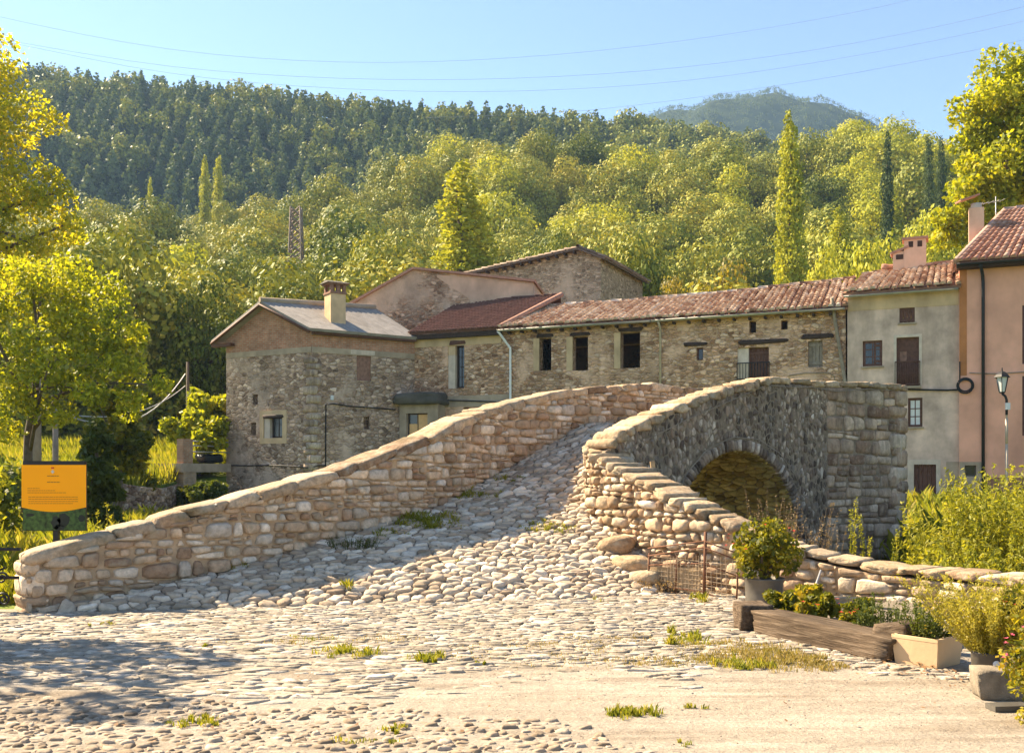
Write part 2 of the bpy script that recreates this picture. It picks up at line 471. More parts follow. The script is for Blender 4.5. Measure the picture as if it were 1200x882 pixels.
M = {}
def make_mats():
    warm = [(0, (.33, .2, .12)), (.25, (.49, .335, .21)), (.55, (.59, .44, .295)), (.8, (.66, .53, .39)), (1, (.73, .63, .51))]
    M['parapet'] = mat_stone('parapet_stone', warm, lichen=(.36, .29, .2), moss=.3)
    M['coping'] = mat_stone('coping_stone', [(0, (.30, .185, .11)), (.5, (.45, .315, .19)), (1, (.54, .41, .28))], lichen=(.40, .34, .25), moss=.45, var=.5, bump=.9)
    M['spandrel'] = mat_stone('spandrel_stone', [(0, (.10, .068, .052)), (.3, (.24, .165, .115)), (.6, (.40, .285, .2)), (.85, (.57, .44, .33)), (1, (.7, .58, .47))], lichen=(.24, .19, .145), streak=.75)
    M['abutment'] = mat_stone('abutment_stone', [(0, (.19, .11, .07)), (.35, (.38, .25, .165)), (.7, (.54, .385, .265)), (1, (.66, .51, .38))], lichen=(.46, .34, .24), streak=.5, moss=.25)
    M['vault'] = mat_stone('vault_stone', [(0, (.28, .19, .06)), (.5, (.44, .32, .10)), (1, (.56, .43, .17))], moss=.5)
    M['cobble'] = mat_stone('cobble_stone', [(0, (.34, .25, .17)), (.4, (.49, .385, .275)), (.75, (.59, .485, .365)), (1, (.67, .575, .455))], var=.3, bump=.35)
    M['paving'] = mat_stone('paving_stone', [(0, (.25, .205, .15)), (.4, (.35, .295, .23)), (.8, (.42, .365, .30)), (1, (.48, .43, .37))], var=.45, bump=.7, lichen=(.40, .32, .23))
    M['pebble'] = mat_stone('pebble_stone', [(0, (.24, .175, .115)), (.5, (.34, .26, .185)), (1, (.43, .355, .27))], var=.3, bump=.3)
    M['mortar'] = mat_plain('lime_mortar', (.46, .33, .205), .95, .45, 7, .6)
    M['mortar_dark'] = mat_plain('dark_mortar', (.25, .19, .13), .95, .45, 7, .6)
    M['soil'] = mat_plain('joint_soil', (.2, .16, .115), .95, .4, 6, .5)
    M['dirt'] = mat_dirt()
    M['ground'] = mat_ground()
    grey_st = [(0, (.26, .165, .11)), (.4, (.48, .31, .21)), (.75, (.62, .425, .30)), (1, (.72, .54, .41))]
    brown_st = [(0, (.34, .175, .095)), (.4, (.58, .33, .19)), (.75, (.72, .45, .285)), (1, (.8, .56, .39))]
    M['wall_mill'] = mat_rubble('mill_rubble', grey_st, (.50, .34, .235), 4.0, 1.6, (.63, .45, .335), .44, (.15, .105, .07, .5))
    M['wall_long'] = mat_rubble('long_rubble', brown_st, (.62, .39, .24), 4.2, 1.8, (.75, .48, .315), .45, (.18, .12, .07, .45))
    M['wall_barn'] = mat_rubble('barn_rubble', [(0, (.3, .215, .13)), (.5, (.48, .36, .235)), (1, (.62, .48, .33))], (.52, .40, .27), 4.2, 1.8, (.58, .45, .31), .4)
    M['wall_gable'] = mat_rubble('gable_rubble', brown_st, (.56, .38, .255), 4.5, 1.7, (.70, .48, .34), .52, (.13, .1, .08, .4))
    M['plaster_grey'] = mat_plain('grey_render', (.68, .49, .375), .92, .42, 1.6, .3, stain=.75)
    M['plaster_tan'] = mat_plain('tan_render', (.64, .45, .26), .92, .28, 1.6, .25, stain=.4)
    M['plaster_pinkish'] = mat_plain('pinkish_render', (.70, .46, .32), .92, .25, 1.4, .25, stain=.45)
    M['plaster_jamb'] = mat_plain('pale_render', (.66, .53, .41), .92, .25, 3, .2, stain=.4)
    M['pink'] = mat_plain('salmon_render', (.84, .42, .28), .9, .26, .9, .2, stain=.35)
    M['pink_dark'] = mat_plain('brownish_plinth_render', (.34, .17, .105), .9, .2, 1.2, .2, stain=.3)
    M['shaded_edge'] = mat_plain('shaded_salmon_render', (.52, .20, .07), .9, .3, 1.4, .15, stain=.3)  # deep orange standing in for shade on the salmon wall edge
    M['concrete'] = mat_plain('concrete', (.44, .335, .235), .92, .3, 2.4, .35, stain=.5)
    M['concrete_dark'] = mat_plain('dark_weathered_concrete', (.12, .105, .085), .92, .35, 2.4, .4, stain=.5)
    M['tile'] = mat_tile('clay_tile', [(0, (.24, .12, .075)), (.25, (.42, .235, .145)), (.5, (.56, .38, .255)), (.75, (.66, .50, .37)), (1, (.76, .64, .53))])
    M['tile_red'] = mat_tile('red_clay_tile', [(0, (.30, .145, .10)), (.5, (.45, .245, .17)), (1, (.58, .40, .32))])
    M['tile_brown'] = mat_tile('brown_flat_tile', [(0, (.15, .075, .055)), (.5, (.20, .095, .068)), (1, (.26, .125, .09))], var=.25)
    M['tile_old'] = mat_tile('old_barn_tile', [(0, (.16, .115, .085)), (.5, (.28, .2, .15)), (1, (.4, .31, .24))])
    M['slab_roof'] = mat_plain('fibre_cement', (.30, .265, .235), .8, .3, 3, .5, stain=.3)
    M['wood_dark'] = mat_plain('dark_wood', (.055, .032, .022), .75, .4, 9, .3)
    M['wood_brown'] = mat_plain('brown_wood', (.135, .06, .037), .65, .35, 8, .3)
    M['wood_pale'] = mat_plain('pale_wood', (.42, .29, .16), .8, .35, 8, .3)
    M['block'] = mat_plain('rough_block', (.25, .205, .15), .95, .45, 9, 1.0, stain=.4)
    M['wood_grey'] = mat_plain('weathered_wood', (.30, .24, .18), .9, .4, 6, .6)
    m = NT('old_timber')
    g = m.n('ShaderNodeNewGeometry'); cb = m.n('ShaderNodeCombineXYZ')
    for k, (v, sc_) in enumerate((((.447, -.894, 0), 1.2), ((.894, .447, 0), 16), ((0, 0, 1), 16))):
        dd = m.n('ShaderNodeVectorMath', operation='DOT_PRODUCT'); m.l(g.outputs['Position'], dd.inputs[0]); dd.inputs[1].default_value = tuple(q * sc_ for q in v); m.l(dd.outputs['Value'], cb.inputs[k])
    gr = m.noise(2.2, 8, cb.outputs[0], .7, .4)
    c = m.ramp(gr, [(.25, (.04, .028, .019)), (.5, (.13, .092, .062)), (.75, (.27, .205, .145))])
    c = m.mix(1, c, m.ramp(m.noise(2.5, 6), [(.25, .6), (.75, 1.25)]), 'MULTIPLY')
    M['timber'] = m.done(c, .95, m.bump(gr, 1.0, .03), .1)
    M['zinc'] = mat_plain('zinc', (.42, .41, .40), .45, .2, 6, .1, .6)
    M['white_pipe'] = mat_plain('white_pipe', (.78, .77, .74), .4, .1, 6, .05)
    M['beige_pipe'] = mat_plain('beige_pipe', (.48, .39, .29), .6, .2, 6, .1)
    M['black'] = mat_plain('black_metal', (.022, .022, .024), .5, .3, 8, .1)
    M['cable'] = mat_plain('black_cable', (.015, .015, .016), .6, .2, 8, .1)
    M['grey_cable'] = mat_plain('grey_cable', (.5, .48, .45), .6, .2, 8, .1)
    M['rust'] = mat_plain('rusty_iron', (.17, .075, .04), .85, .45, 14, .4)
    M['wire'] = mat_plain('pale_wire_mesh', (.40, .30, .2), .8, .3, 10, .2)
    M['galv'] = mat_plain('galvanised_metal', (.14, .125, .105), .55, .45, 5, .2, .35, stain=.7)
    M['terracotta'] = mat_plain('terracotta', (.42, .17, .09), .85, .3, 8, .2)
    M['yellow_sign'] = mat_plain('yellow_panel', (1.0, .40, .003), .8, .04, 1, .0)
    M['green_sign'] = mat_plain('green_photo_print', (.055, .105, .02), .4, .9, 22, .0)
    M['dark_sign'] = mat_plain('dark_print', (.018, .022, .015), .4, .2, 5, .0)
    M['text_sign'] = mat_plain('printed_text', (.42, .17, .01), .4, .05, 1, .0)
    M['red_sign'] = mat_plain('red_print', (.5, .03, .02), .4, .05, 1, .0)
    M['silver_sign'] = mat_plain('silver_print', (.55, .52, .42), .4, .05, 1, .0)
    M['bark'] = mat_plain('bark', (.14, .105, .075), .95, .4, 9, .8)
    M['pole'] = mat_plain('pole_wood', (.36, .27, .19), .9, .3, 5, .5)
    M['glass'] = mat_plain('window_glass', (.03, .033, .036), .08, .1, 4, .0, 0, .6)
    M['curtain'] = mat_plain('white_curtain', (.75, .74, .70), .8, .15, 5, .1)
    M['blind'] = mat_plain('lit_blind', (.85, .5, .22), .7, .15, 5, .1)
    M['brick_old'] = mat_plain('bricked_up', (.30, .16, .11), .9, .4, 8, .6, stain=.4)
    M['pylon'] = mat_plain('rusty_lattice', (.26, .19, .14), .8, .3, 2, .1)
    M['powerline'] = mat_plain('power_wire', (.20, .22, .25), .6, .1, 2, .0)
    M['lamp_glass'] = mat_plain('frosted_lamp_glass', (.6, .6, .58), .2, .05, 4, .0)
    M['white_plastic'] = mat_plain('white_plastic', (.7, .69, .66), .5, .1, 4, .0)
    m = NT('river_water'); m.done((.03, .035, .02), .05, m.bump(m.noise(6, 3), .2, .03), .5); M['water'] = m.m
    # foliage
    M['lf_mid'] = mat_leaf('broadleaf_foliage', [(0, (.075, .10, .016)), (.35, (.14, .17, .024)), (.7, (.24, .25, .036)), (1, (.42, .38, .055))], trans=.15, spec=.08)
    M['lf_hill'] = mat_leaf('hillside_foliage', [(0, (.13, .15, .03)), (.35, (.24, .255, .04)), (.7, (.34, .32, .05)), (1, (.5, .43, .075))], trans=.12, spec=.08)
    M['lf_pine'] = mat_leaf('pine_foliage', [(0, (.045, .072, .036)), (.5, (.085, .118, .05)), (1, (.15, .18, .06))], trans=.2, spec=.05)
    M['lf_poplar'] = mat_leaf('poplar_foliage', [(0, (.17, .19, .024)), (.5, (.36, .37, .042)), (1, (.58, .54, .07))], trans=.3, spec=.08, objvar=False)
    M['lf_yellow'] = mat_leaf('yellow_foliage', [(0, (.15, .185, .018)), (.35, (.30, .32, .024)), (.7, (.50, .46, .032)), (1, (.66, .54, .036))], trans=.6, tcol=(1.6, 1.4, .45), objvar=False)
    M['lf_yellowgreen'] = mat_leaf('yellowgreen_foliage', [(0, (.11, .145, .016)), (.4, (.24, .275, .024)), (.75, (.42, .42, .03)), (1, (.58, .5, .036))], trans=.5, tcol=(1.45, 1.3, .4), objvar=False)
    M['lf_gold'] = mat_leaf('golden_foliage', [(0, (.12, .11, .015)), (.5, (.24, .195, .03)), (1, (.38, .28, .05))], trans=.45, objvar=False)
    M['lf_shrub'] = mat_leaf('shrub_foliage', [(0, (.035, .055, .012)), (.5, (.075, .10, .018)), (1, (.16, .17, .03))], objvar=False)
    M['lf_pot'] = mat_leaf('pot_shrub_foliage', [(0, (.05, .065, .01)), (.4, (.12, .13, .015)), (.8, (.30, .26, .02)), (1, (.42, .28, .03))], trans=.45, objvar=False)
    M['lf_feather'] = mat_leaf('feathery_foliage', [(0, (.2, .19, .025)), (.5, (.36, .32, .05)), (1, (.52, .44, .1))], trans=.5, objvar=False)
    M['lf_broom'] = mat_leaf('broom_foliage', [(0, (.14, .155, .018)), (.5, (.28, .28, .03)), (1, (.44, .39, .05))], trans=.5, objvar=False)
    M['lf_dry'] = mat_leaf('dry_stems', [(0, (.18, .11, .05)), (.5, (.3, .2, .1)), (1, (.4, .3, .17))], trans=.3, objvar=False)
    M['lf_grass'] = mat_leaf('grass_blades', [(0, (.13, .155, .014)), (.5, (.24, .25, .024)), (.85, (.36, .31, .05)), (1, (.42, .32, .11))], trans=.45, objvar=False)
    M['lf_moss'] = mat_leaf('dry_grass_blades', [(0, (.17, .16, .035)), (.5, (.28, .22, .07)), (1, (.36, .26, .11))], trans=.4, objvar=False)
    M['lf_litter'] = mat_leaf('leaf_litter', [(0, (.14, .07, .03)), (.5, (.24, .13, .06)), (1, (.34, .22, .12))], trans=.1, objvar=False)
    M['petal_red'] = mat_plain('red_petal', (.55, .03, .02), .6, .1, 4, .0)
    M['petal_yellow'] = mat_plain('yellow_petal', (.75, .42, .02), .6, .1, 4, .0)
    M['petal_pink'] = mat_plain('pink_petal', (.65, .10, .16), .6, .1, 4, .0)
    M['petal_white'] = mat_plain('white_petal', (.75, .72, .6), .6, .1, 4, .0)
make_mats()
# ------------------------------------------------------------------ terrain
RIV_A = (3.83, 16.68)
def hnoise(x, y):
    return (math.sin(x * .031 + 1.3) * math.cos(y * .027 + .4) * 3 + math.sin(x * .071 - y * .05) * 1.6 + math.sin(x * .013 + y * .017 + 2) * 4)
PROF = [(46, .4), (52, .9), (60, 2.0), (80, 7), (100, 14), (150, 33), (200, 56), (235, 64), (270, 74), (350, 128), (385, 134), (460, 112), (700, 60), (2500, 40)]
PEAK = [(-700, 120), (-300, 230), (60, 309), (126, 328), (180, 340), (220, 347), (245, 350), (275, 347), (320, 333), (383, 308), (450, 280), (800, 200), (1500, 120)]
def ground_h(x, y):
    r = y
    base = 0.0
    if y > 34: base = .5 * sstep(34, 40, y) * sstep(2, 8, x)
    # river bed
    qx, qy = x - RIV_A[0], y - RIV_A[1]
    q = qx * .8 + qy * .6; w = -qx * .6 + qy * .8
    if -13 < w < 14:
        fade = sstep(-13, -9, w) * (1 - sstep(9, 14, w))
        if q < 0: d = 1.7 * (1 - sstep(1.5, 2.55, -q))
        else: d = .2 + 1.5 * (1 - sstep(1.55, 4.5, q)) if q < 8 else .2 * (1 - sstep(8, 12, q))
        base -= d * fade
    if y > 46:
        k = x / y
        h = interp(PROF, y)
        g = lerp(1, interp([(-.6, 1.09), (-.48, 1.06), (-.34, 1.02), (-.25, .995), (-.17, .965), (0, .935), (.09, .92), (.2, .885), (.34, .79), (.52, .74)], k), sstep(240, 320, y))
        g2 = 1 - .16 * (1 - sstep(-.25, -.02, k)) * sstep(80, 130, y) * (1 - sstep(240, 320, y))
        h = h * g * g2
        h += hnoise(x, y) * sstep(60, 160, y) * (.8 - .58 * sstep(230, 310, y))
        if y > 420:
            pk = interp(PEAK, x) * math.exp(-((y - 950) / 230.0) ** 2)
            h = max(h, pk + hnoise(x * 1.7, y * 1.7) * 1.5)
        base = max(base, h) if y > 50 else base + (h if y > 46 else 0)
    elif y < -20:
        base += (-20 - y) * .04
    return base
def make_ground():
    xs = []
    x = 0; st = .5
    while x < 2600:
        xs.append(x)
        if x > 22: st *= 1.085
        st = min(st, 120)
        x += st
    xs = [-a for a in reversed(xs[1:])] + xs
    ys = [-600, -400, -250, -150, -90, -60, -40, -28, -20, -14, -9, -5, -2, 0, 1, 2, 3, 4]
    y = 4.5; st = .5
    while y < 3000:
        ys.append(y)
        if y > 48: st *= 1.045
        st = min(st, 14 if y < 1200 else 200)
        y += st
    vs = [(x, y, ground_h(x, y)) for y in ys for x in xs]
    nx = len(xs)
    fs = [(j * nx + i, j * nx + i + 1, (j + 1) * nx + i + 1, (j + 1) * nx + i) for j in range(len(ys) - 1) for i in range(nx - 1)]
    me = bpy.data.meshes.new('ground'); me.from_pydata(vs, [], fs)
    me.polygons.foreach_set('use_smooth', [True] * len(fs)); me.update()
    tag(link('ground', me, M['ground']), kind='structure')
make_ground()
mb = MB()
mb.poly([(RIV_A[0] + .8 * a - .6 * b, RIV_A[1] + .6 * a + .8 * b, -1.35) for a, b in ((-2.4, -12), (3.5, -12), (3.5, 13), (-2.4, 13))])
tag(mb.build('river', M['water']), kind='structure')

# ------------------------------------------------------------------ bridge geometry
DX, DY = .8, .6                     # bridge axis (plan)
RK = (1.15, 15.3)                   # inner foot of the right parapet
def Rp(t, o=0.0):                   # o > 0 : towards the river face
    return (RK[0] + DX * t + DY * o, RK[1] + DY * t - DX * o)
LST = [(30, 11.1, 646, 718), (100, 11.5, 629, 706), (200, 12.1, 601, 683), (300, 12.8, 575, 658), (400, 13.7, 547, 629), (500, 15.0, 511, 598), (540, 15.75, 491, 579), (600, 17.1, 471, 545), (650, 17.9, 459, 519), (690, 18.47, 454, 497)]
Lx = [((u - 600) * Y / F, Y, zat(vb, Y) if i else -.02, zat(vt, Y)) for i, (u, Y, vt, vb) in enumerate(LST)]
Lx += [(2.66, 19.4, 2.42, 3.28), (3.41, 19.97, 2.45, 3.27), (5.0, 21.15, 2.45, 3.25), (7.0, 22.65, 2.42, 3.22)]
Qx = [(-5.1, 11.15, 0), (-4.2, 11.3, 0), (-2.6, 11.6, 0), (-.9, 11.95, 0), (.7, 12.3, 0), (2.0, 12.85, .02), (1.8, 13.9, .45), (1.38, 15.1, .95),
      (*Rp(1.2), 1.62), (*Rp(2.1), 1.96), (*Rp(3.66), 2.35), (*Rp(4.6), 2.42), (*Rp(6.5), 2.45), (*Rp(7.9), 2.42)]
def cat(P, per):
    """Catmull-Rom through P"""
    out = []
    n = len(P)
    for i in range(n - 1):
        p0, p1, p2, p3 = P[max(i - 1, 0)], P[i], P[i + 1], P[min(i + 2, n - 1)]
        for k in range(per):
            t = k / per
            out.append(tuple(.5 * (2 * b + (c - a) * t + (2 * a - 5 * b + 4 * c - d) * t * t + (3 * b - a - 3 * c + d) * t ** 3) for a, b, c, d in zip(p0, p1, p2, p3)))
    out.append(tuple(P[-1]))
    return out
Ld = cat(Lx, 6)
# the ramp is a little wider than the two walls so that it runs under them
def build_deck():
    Lc = cat([p[:3] for p in Lx], 6); Qc = cat(Qx, 6)
    vs = []; fs = []
    NC = 14
    for (a, b) in zip(Lc, Qc):
        for j in range(NC + 1):
            s = -.06 + 1.12 * j / NC
            s = max(-.06, min(1.06, s))
            z = lerp(a[2], b[2], s) + .06 * math.sin(math.pi * min(1, max(0, s)))
            vs.append((lerp(a[0], b[0], s), lerp(a[1], b[1], s), z - .015))
    w = NC + 1
    for i in range(len(Lc) - 1):
        for j in range(NC):
            fs.append((i * w + j, i * w + j + 1, (i + 1) * w + j + 1, (i + 1) * w + j))
    return vs, fs, Lc, Qc
DV, DF, LC, QC = build_deck()
DECK = BVHTree.FromPolygons([Vector(v) for v in DV], DF)
def deck_z(x, y):
    h = DECK.ray_cast(Vector((x, y, 50)), Vector((0, 0, -1)))
    return (h[0].z, h[1]) if h[0] is not None else None

bridge = thing('stone_bridge', 'old humpbacked stone bridge with cobbled ramp, rubble parapets and one round arch', 'bridge', (1.2, 15.3, 0))
me = bpy.data.meshes.new('ramp_bed')
me.from_pydata([(x - 1.2, y - 15.3, z) for x, y, z in DV], [], DF)
me.polygons.foreach_set('use_smooth', [True] * len(DF)); me.update()
link('ramp_bed', me, M['soil'], bridge)

rng = random.Random(11)
def deck_cobbles():
    mb = MB()
    lim = [(p[0], p[1]) for p in LC] + [(p[0], p[1]) for p in reversed(QC)]
    # axes roughly across / along the ramp
    a = math.radians(16)
    ca, sa = math.cos(a), math.sin(a)
    pts = seeds(-7, 16, 8, 25, .096, rng, asp=1.9, jit=.38, drop=.16, extra=.2)
    cells = voronoi([(x / 1.9, y) for x, y in pts], .28)
    def inside(x, y):
        c = False; n = len(lim)
        for i in range(n):
            x0, y0 = lim[i]; x1, y1 = lim[(i + 1) % n]
            if (y0 > y) != (y1 > y) and x < (x1 - x0) * (y - y0) / (y1 - y0) + x0: c = not c
        return c
    for cell in cells:
        if len(cell) < 3: continue
        poly = [(x * 1.9, y) for x, y in cell]
        poly = [(ca * x - sa * y + 3.6, sa * x + ca * y - .6) for x, y in poly]
        A, (cx, cy) = area_c(poly)
        if A > .14 or not inside(cx, cy): continue
        d = deck_z(cx, cy)
        if d is None: continue
        z0, nr = d
        if nr.z < 0: nr = -nr
        gx, gy = -nr.x / max(nr.z, .4), -nr.y / max(nr.z, .4)
        def fn(x, y, h): return (x + nr.x * h, y + nr.y * h, z0 + (x - cx) * gx + (y - cy) * gy + h * nr.z - .016)
        stone(mb, poly, fn, .050, rng, gap=.005, flatness=.78, rough=.16, rnd=.19)
    mb.build('cobbled_surface', M['cobble'], bridge)
deck_cobbles()

# ------------------------------------------------------------------ rubble walls along a path
class Path:
    """right-hand face line; stations (x,y,zbase,ztop)"""
    def __init__(s, P):
        s.P = P
        s.S = [0]
        for a, b in zip(P, P[1:]):
            s.S.append(s.S[-1] + math.hypot(b[0] - a[0], b[1] - a[1]))
        s.N = []
        for i in range(len(P)):
            a, b = P[max(i - 1, 0)], P[min(i + 1, len(P) - 1)]
            dx, dy = b[0] - a[0], b[1] - a[1]; l = math.hypot(dx, dy)
            s.N.append((dy / l, -dx / l))
        s.len = s.S[-1]
    def get(s, d):
        S = s.S
        if d <= 0: i, t = 0, d / (S[1] - S[0])
        elif d >= s.len: i, t = len(S) - 2, 1 + (d - s.len) / (S[-1] - S[-2])
        else:
            i = 0
            lo, hi = 0, len(S) - 1
            while hi - lo > 1:
                m = (lo + hi) // 2
                if S[m] <= d: lo = m
                else: hi = m
            i = lo; t = (d - S[i]) / (S[i + 1] - S[i])
        a, b = s.P[i], s.P[i + 1]; n0, n1 = s.N[i], s.N[i + 1]
        tt = min(1, max(0, t))
        n = (lerp(n0[0], n1[0], tt), lerp(n0[1], n1[1], tt))
        return lerp(a[0], b[0], t), lerp(a[1], b[1], t), lerp(a[2], b[2], t), lerp(a[3], b[3], t), n
def wall_core(pth, thick, cop, name, parent, mat, low=.25):
    mb = MB()
    n = max(2, int(pth.len / .25))
    rows = []
    for i in range(n + 1):
        x, y, zb, zt, nr = pth.get(pth.len * i / n)
        q = []
        for o in (-.02, -thick + .02):
            for z in (zb - low, zt - cop):
                q.append(mb.vert((x + nr[0] * o, y + nr[1] * o, z)))
        rows.append(q)
    for a, b in zip(rows, rows[1:]):
        mb.face((a[0], b[0], b[1], a[1])); mb.face((a[2], a[3], b[3], b[2])); mb.face((a[1], b[1], b[3], a[3])); mb.face((a[0], a[2], b[2], b[0]))
    a = rows[0]; mb.face((a[0], a[1], a[3], a[2])); a = rows[-1]; mb.face((a[0], a[2], a[3], a[1]))
    return mb.build(name, mat, parent)
def wall_face(mb, pth, thick, cop, size, rng, side='R', asp=1.5, depth=.055, low=.2, cut=None, gap=.012, s0=0, s1=None, rnd=.17, drop=.24, extra=.5, jit=.42, course=None):
    s1 = s1 if s1 is not None else pth.len
    zmin = min(p[2] for p in pth.P) - low - .3; zmax = max(p[3] for p in pth.P) + .3
    pts = seeds(s0, s1, zmin, zmax, size, rng, asp=asp, drop=drop, extra=extra, jit=jit)
    keep = []
    for (a, z) in pts:
        x, y, zb, zt, nr = pth.get(min(max(a, s0), s1))
        if s0 - size * asp * .3 < a < s1 + size * asp * .3 and zb - low - size < z < zt - cop + size * .3: keep.append((a / asp, z))
    if course:
        polys = []
        for q in courses(s0, s1, zmin, zmax, *course[:4], rng, *course[4:]):
            A, (cs, cz) = area_c(q)
            _, _, zb, zt, _ = pth.get(min(max(cs, s0), s1))
            if s0 - .2 < cs < s1 + .2 and zb - low - .2 < cz < zt - cop + .12: polys.append(q)
    else: polys = [[(x * asp, z) for x, z in cell] for cell in voronoi(keep, size * 1.6) if len(cell) > 2]
    for poly in polys:
        A, (cs, cz) = area_c(poly)
        e = .12
        _, _, zb0, zt0, _ = pth.get(cs - e); _, _, zb1, zt1, _ = pth.get(cs + e)
        m = (zt1 - zt0) / (2 * e)
        poly = clip(poly, -m, 1, (zt0 + zt1) / 2 - m * cs - cop + .01)
        poly = clip(poly, 0, -1, -((zb0 + zb1) / 2 - low)) if len(poly) > 2 else poly
        poly = clip(poly, -1, 0, -s0) if len(poly) > 2 else poly
        poly = clip(poly, 1, 0, s1) if len(poly) > 2 else poly
        if cut and len(poly) > 2: poly = cut(poly, cs, cz)
        if not poly or len(poly) < 3: continue
        if side == 'L': poly = poly[::-1]
        A, (cs, cz) = area_c(poly)
        def fn(a, z, h):
            x, y, _, _, nr = pth.get(a)
            o = (h - .035) if side == 'R' else (-thick + .035 - h)
            return (x + nr[0] * o, y + nr[1] * o, z)
        stone(mb, poly, fn, depth * 1.35, rng, gap=gap, flatness=.8, dip=.25, minarea=.0012, rnd=rnd, rough=.14)
def end_stones(mb, pth, s, sign, thick, cop, rng, parent=None):
    """quoins closing a wall end"""
    x, y, zb, zt, nr = pth.get(s)
    d = Vector((-nr[1], nr[0], 0)) * sign; nv = Vector((nr[0], nr[1], 0))
    z = zb - .1
    while z < zt - cop - .05:
        h = min(rng.uniform(.13, .24), max(.08, zt - cop - z))
        l = rng.uniform(.16, .34)
        w = thick / 2
        c = Vector((x, y, z + h / 2)) - nv * w - d * (l / 2 - .03)
        mb.boulder(c, (l / 2, w + .02, h / 2 - .006), (d, nv, (0, 0, 1)), rng, pw=7, amp=.04)
        z += h
def coping(mb, pth, thick, cop, rng, lmin, lmax, over=.04, tilt=.0, amp=.06, s0=0, s1=None, zfac=1.0, pw=7, stepped=0.0):
    s1 = s1 if s1 is not None else pth.len
    s = s0
    while s < s1 - .05:
        l = min(rng.uniform(lmin, lmax), s1 - s)
        if s1 - s - l < lmin * .5: l = s1 - s
        x0, y0, _, z0, n0 = pth.get(s); x1, y1, _, z1, n1 = pth.get(s + l)
        xm, ym, _, zm, nm = pth.get(s + l / 2)
        nv = Vector((nm[0], nm[1], 0))
        w = thick / 2 + over + rng.uniform(-.02, .03)
        d = Vector((x1 - x0, y1 - y0, (z1 - z0) * (1 - stepped)))
        L = d.length; d.normalize()
        up = nv.cross(d)
        if up.z < 0: up = -up
        if tilt: d = (d + up * rng.uniform(-tilt, tilt)).normalized(); up = (up - d * up.dot(d)).normalized()
        h = cop * zfac * rng.uniform(.85, 1.2)
        c = Vector((xm, ym, zm)) - nv * (thick / 2 - rng.uniform(-.02, .02)) + up * (-h / 2 + rng.uniform(-.012, .012))
        mb.boulder(c, (L / 2 * 1.03, w, h / 2), (d, nv, up), rng, pw=pw, n=5, amp=amp)
        s += l

# left parapet
LP = Path([(p[0], p[1], p[2], p[3]) for p in Ld])
LT = .46
wall_core(LP, LT, .13, 'parapet_core', bridge, M['mortar'])
mb = MB()
rng = random.Random(5)
wall_face(mb, LP, LT, .13, .135, rng, depth=.044, gap=.011, rnd=.17, course=(.08, .185, .11, .36, .055, .55))
wall_face(mb, LP, LT, .13, .2, rng, side='L', asp=1.45, depth=.05, low=.4)
end_stones(mb, LP, .0, -1, LT, .13, rng); end_stones(mb, LP, LP.len, 1, LT, .13, rng)
tag(mb.build('parapet', M['parapet'], bridge), 'long curving left parapet of brown rubble stone')
mb = MB()
coping(mb, LP, LT, .15, rng, .95, 1.0, s1=.98, amp=.05)
coping(mb, LP, LT, .15, rng, .32, .72, s0=.98, amp=.06, tilt=.07)
mb.build('coping', M['coping'], bridge)

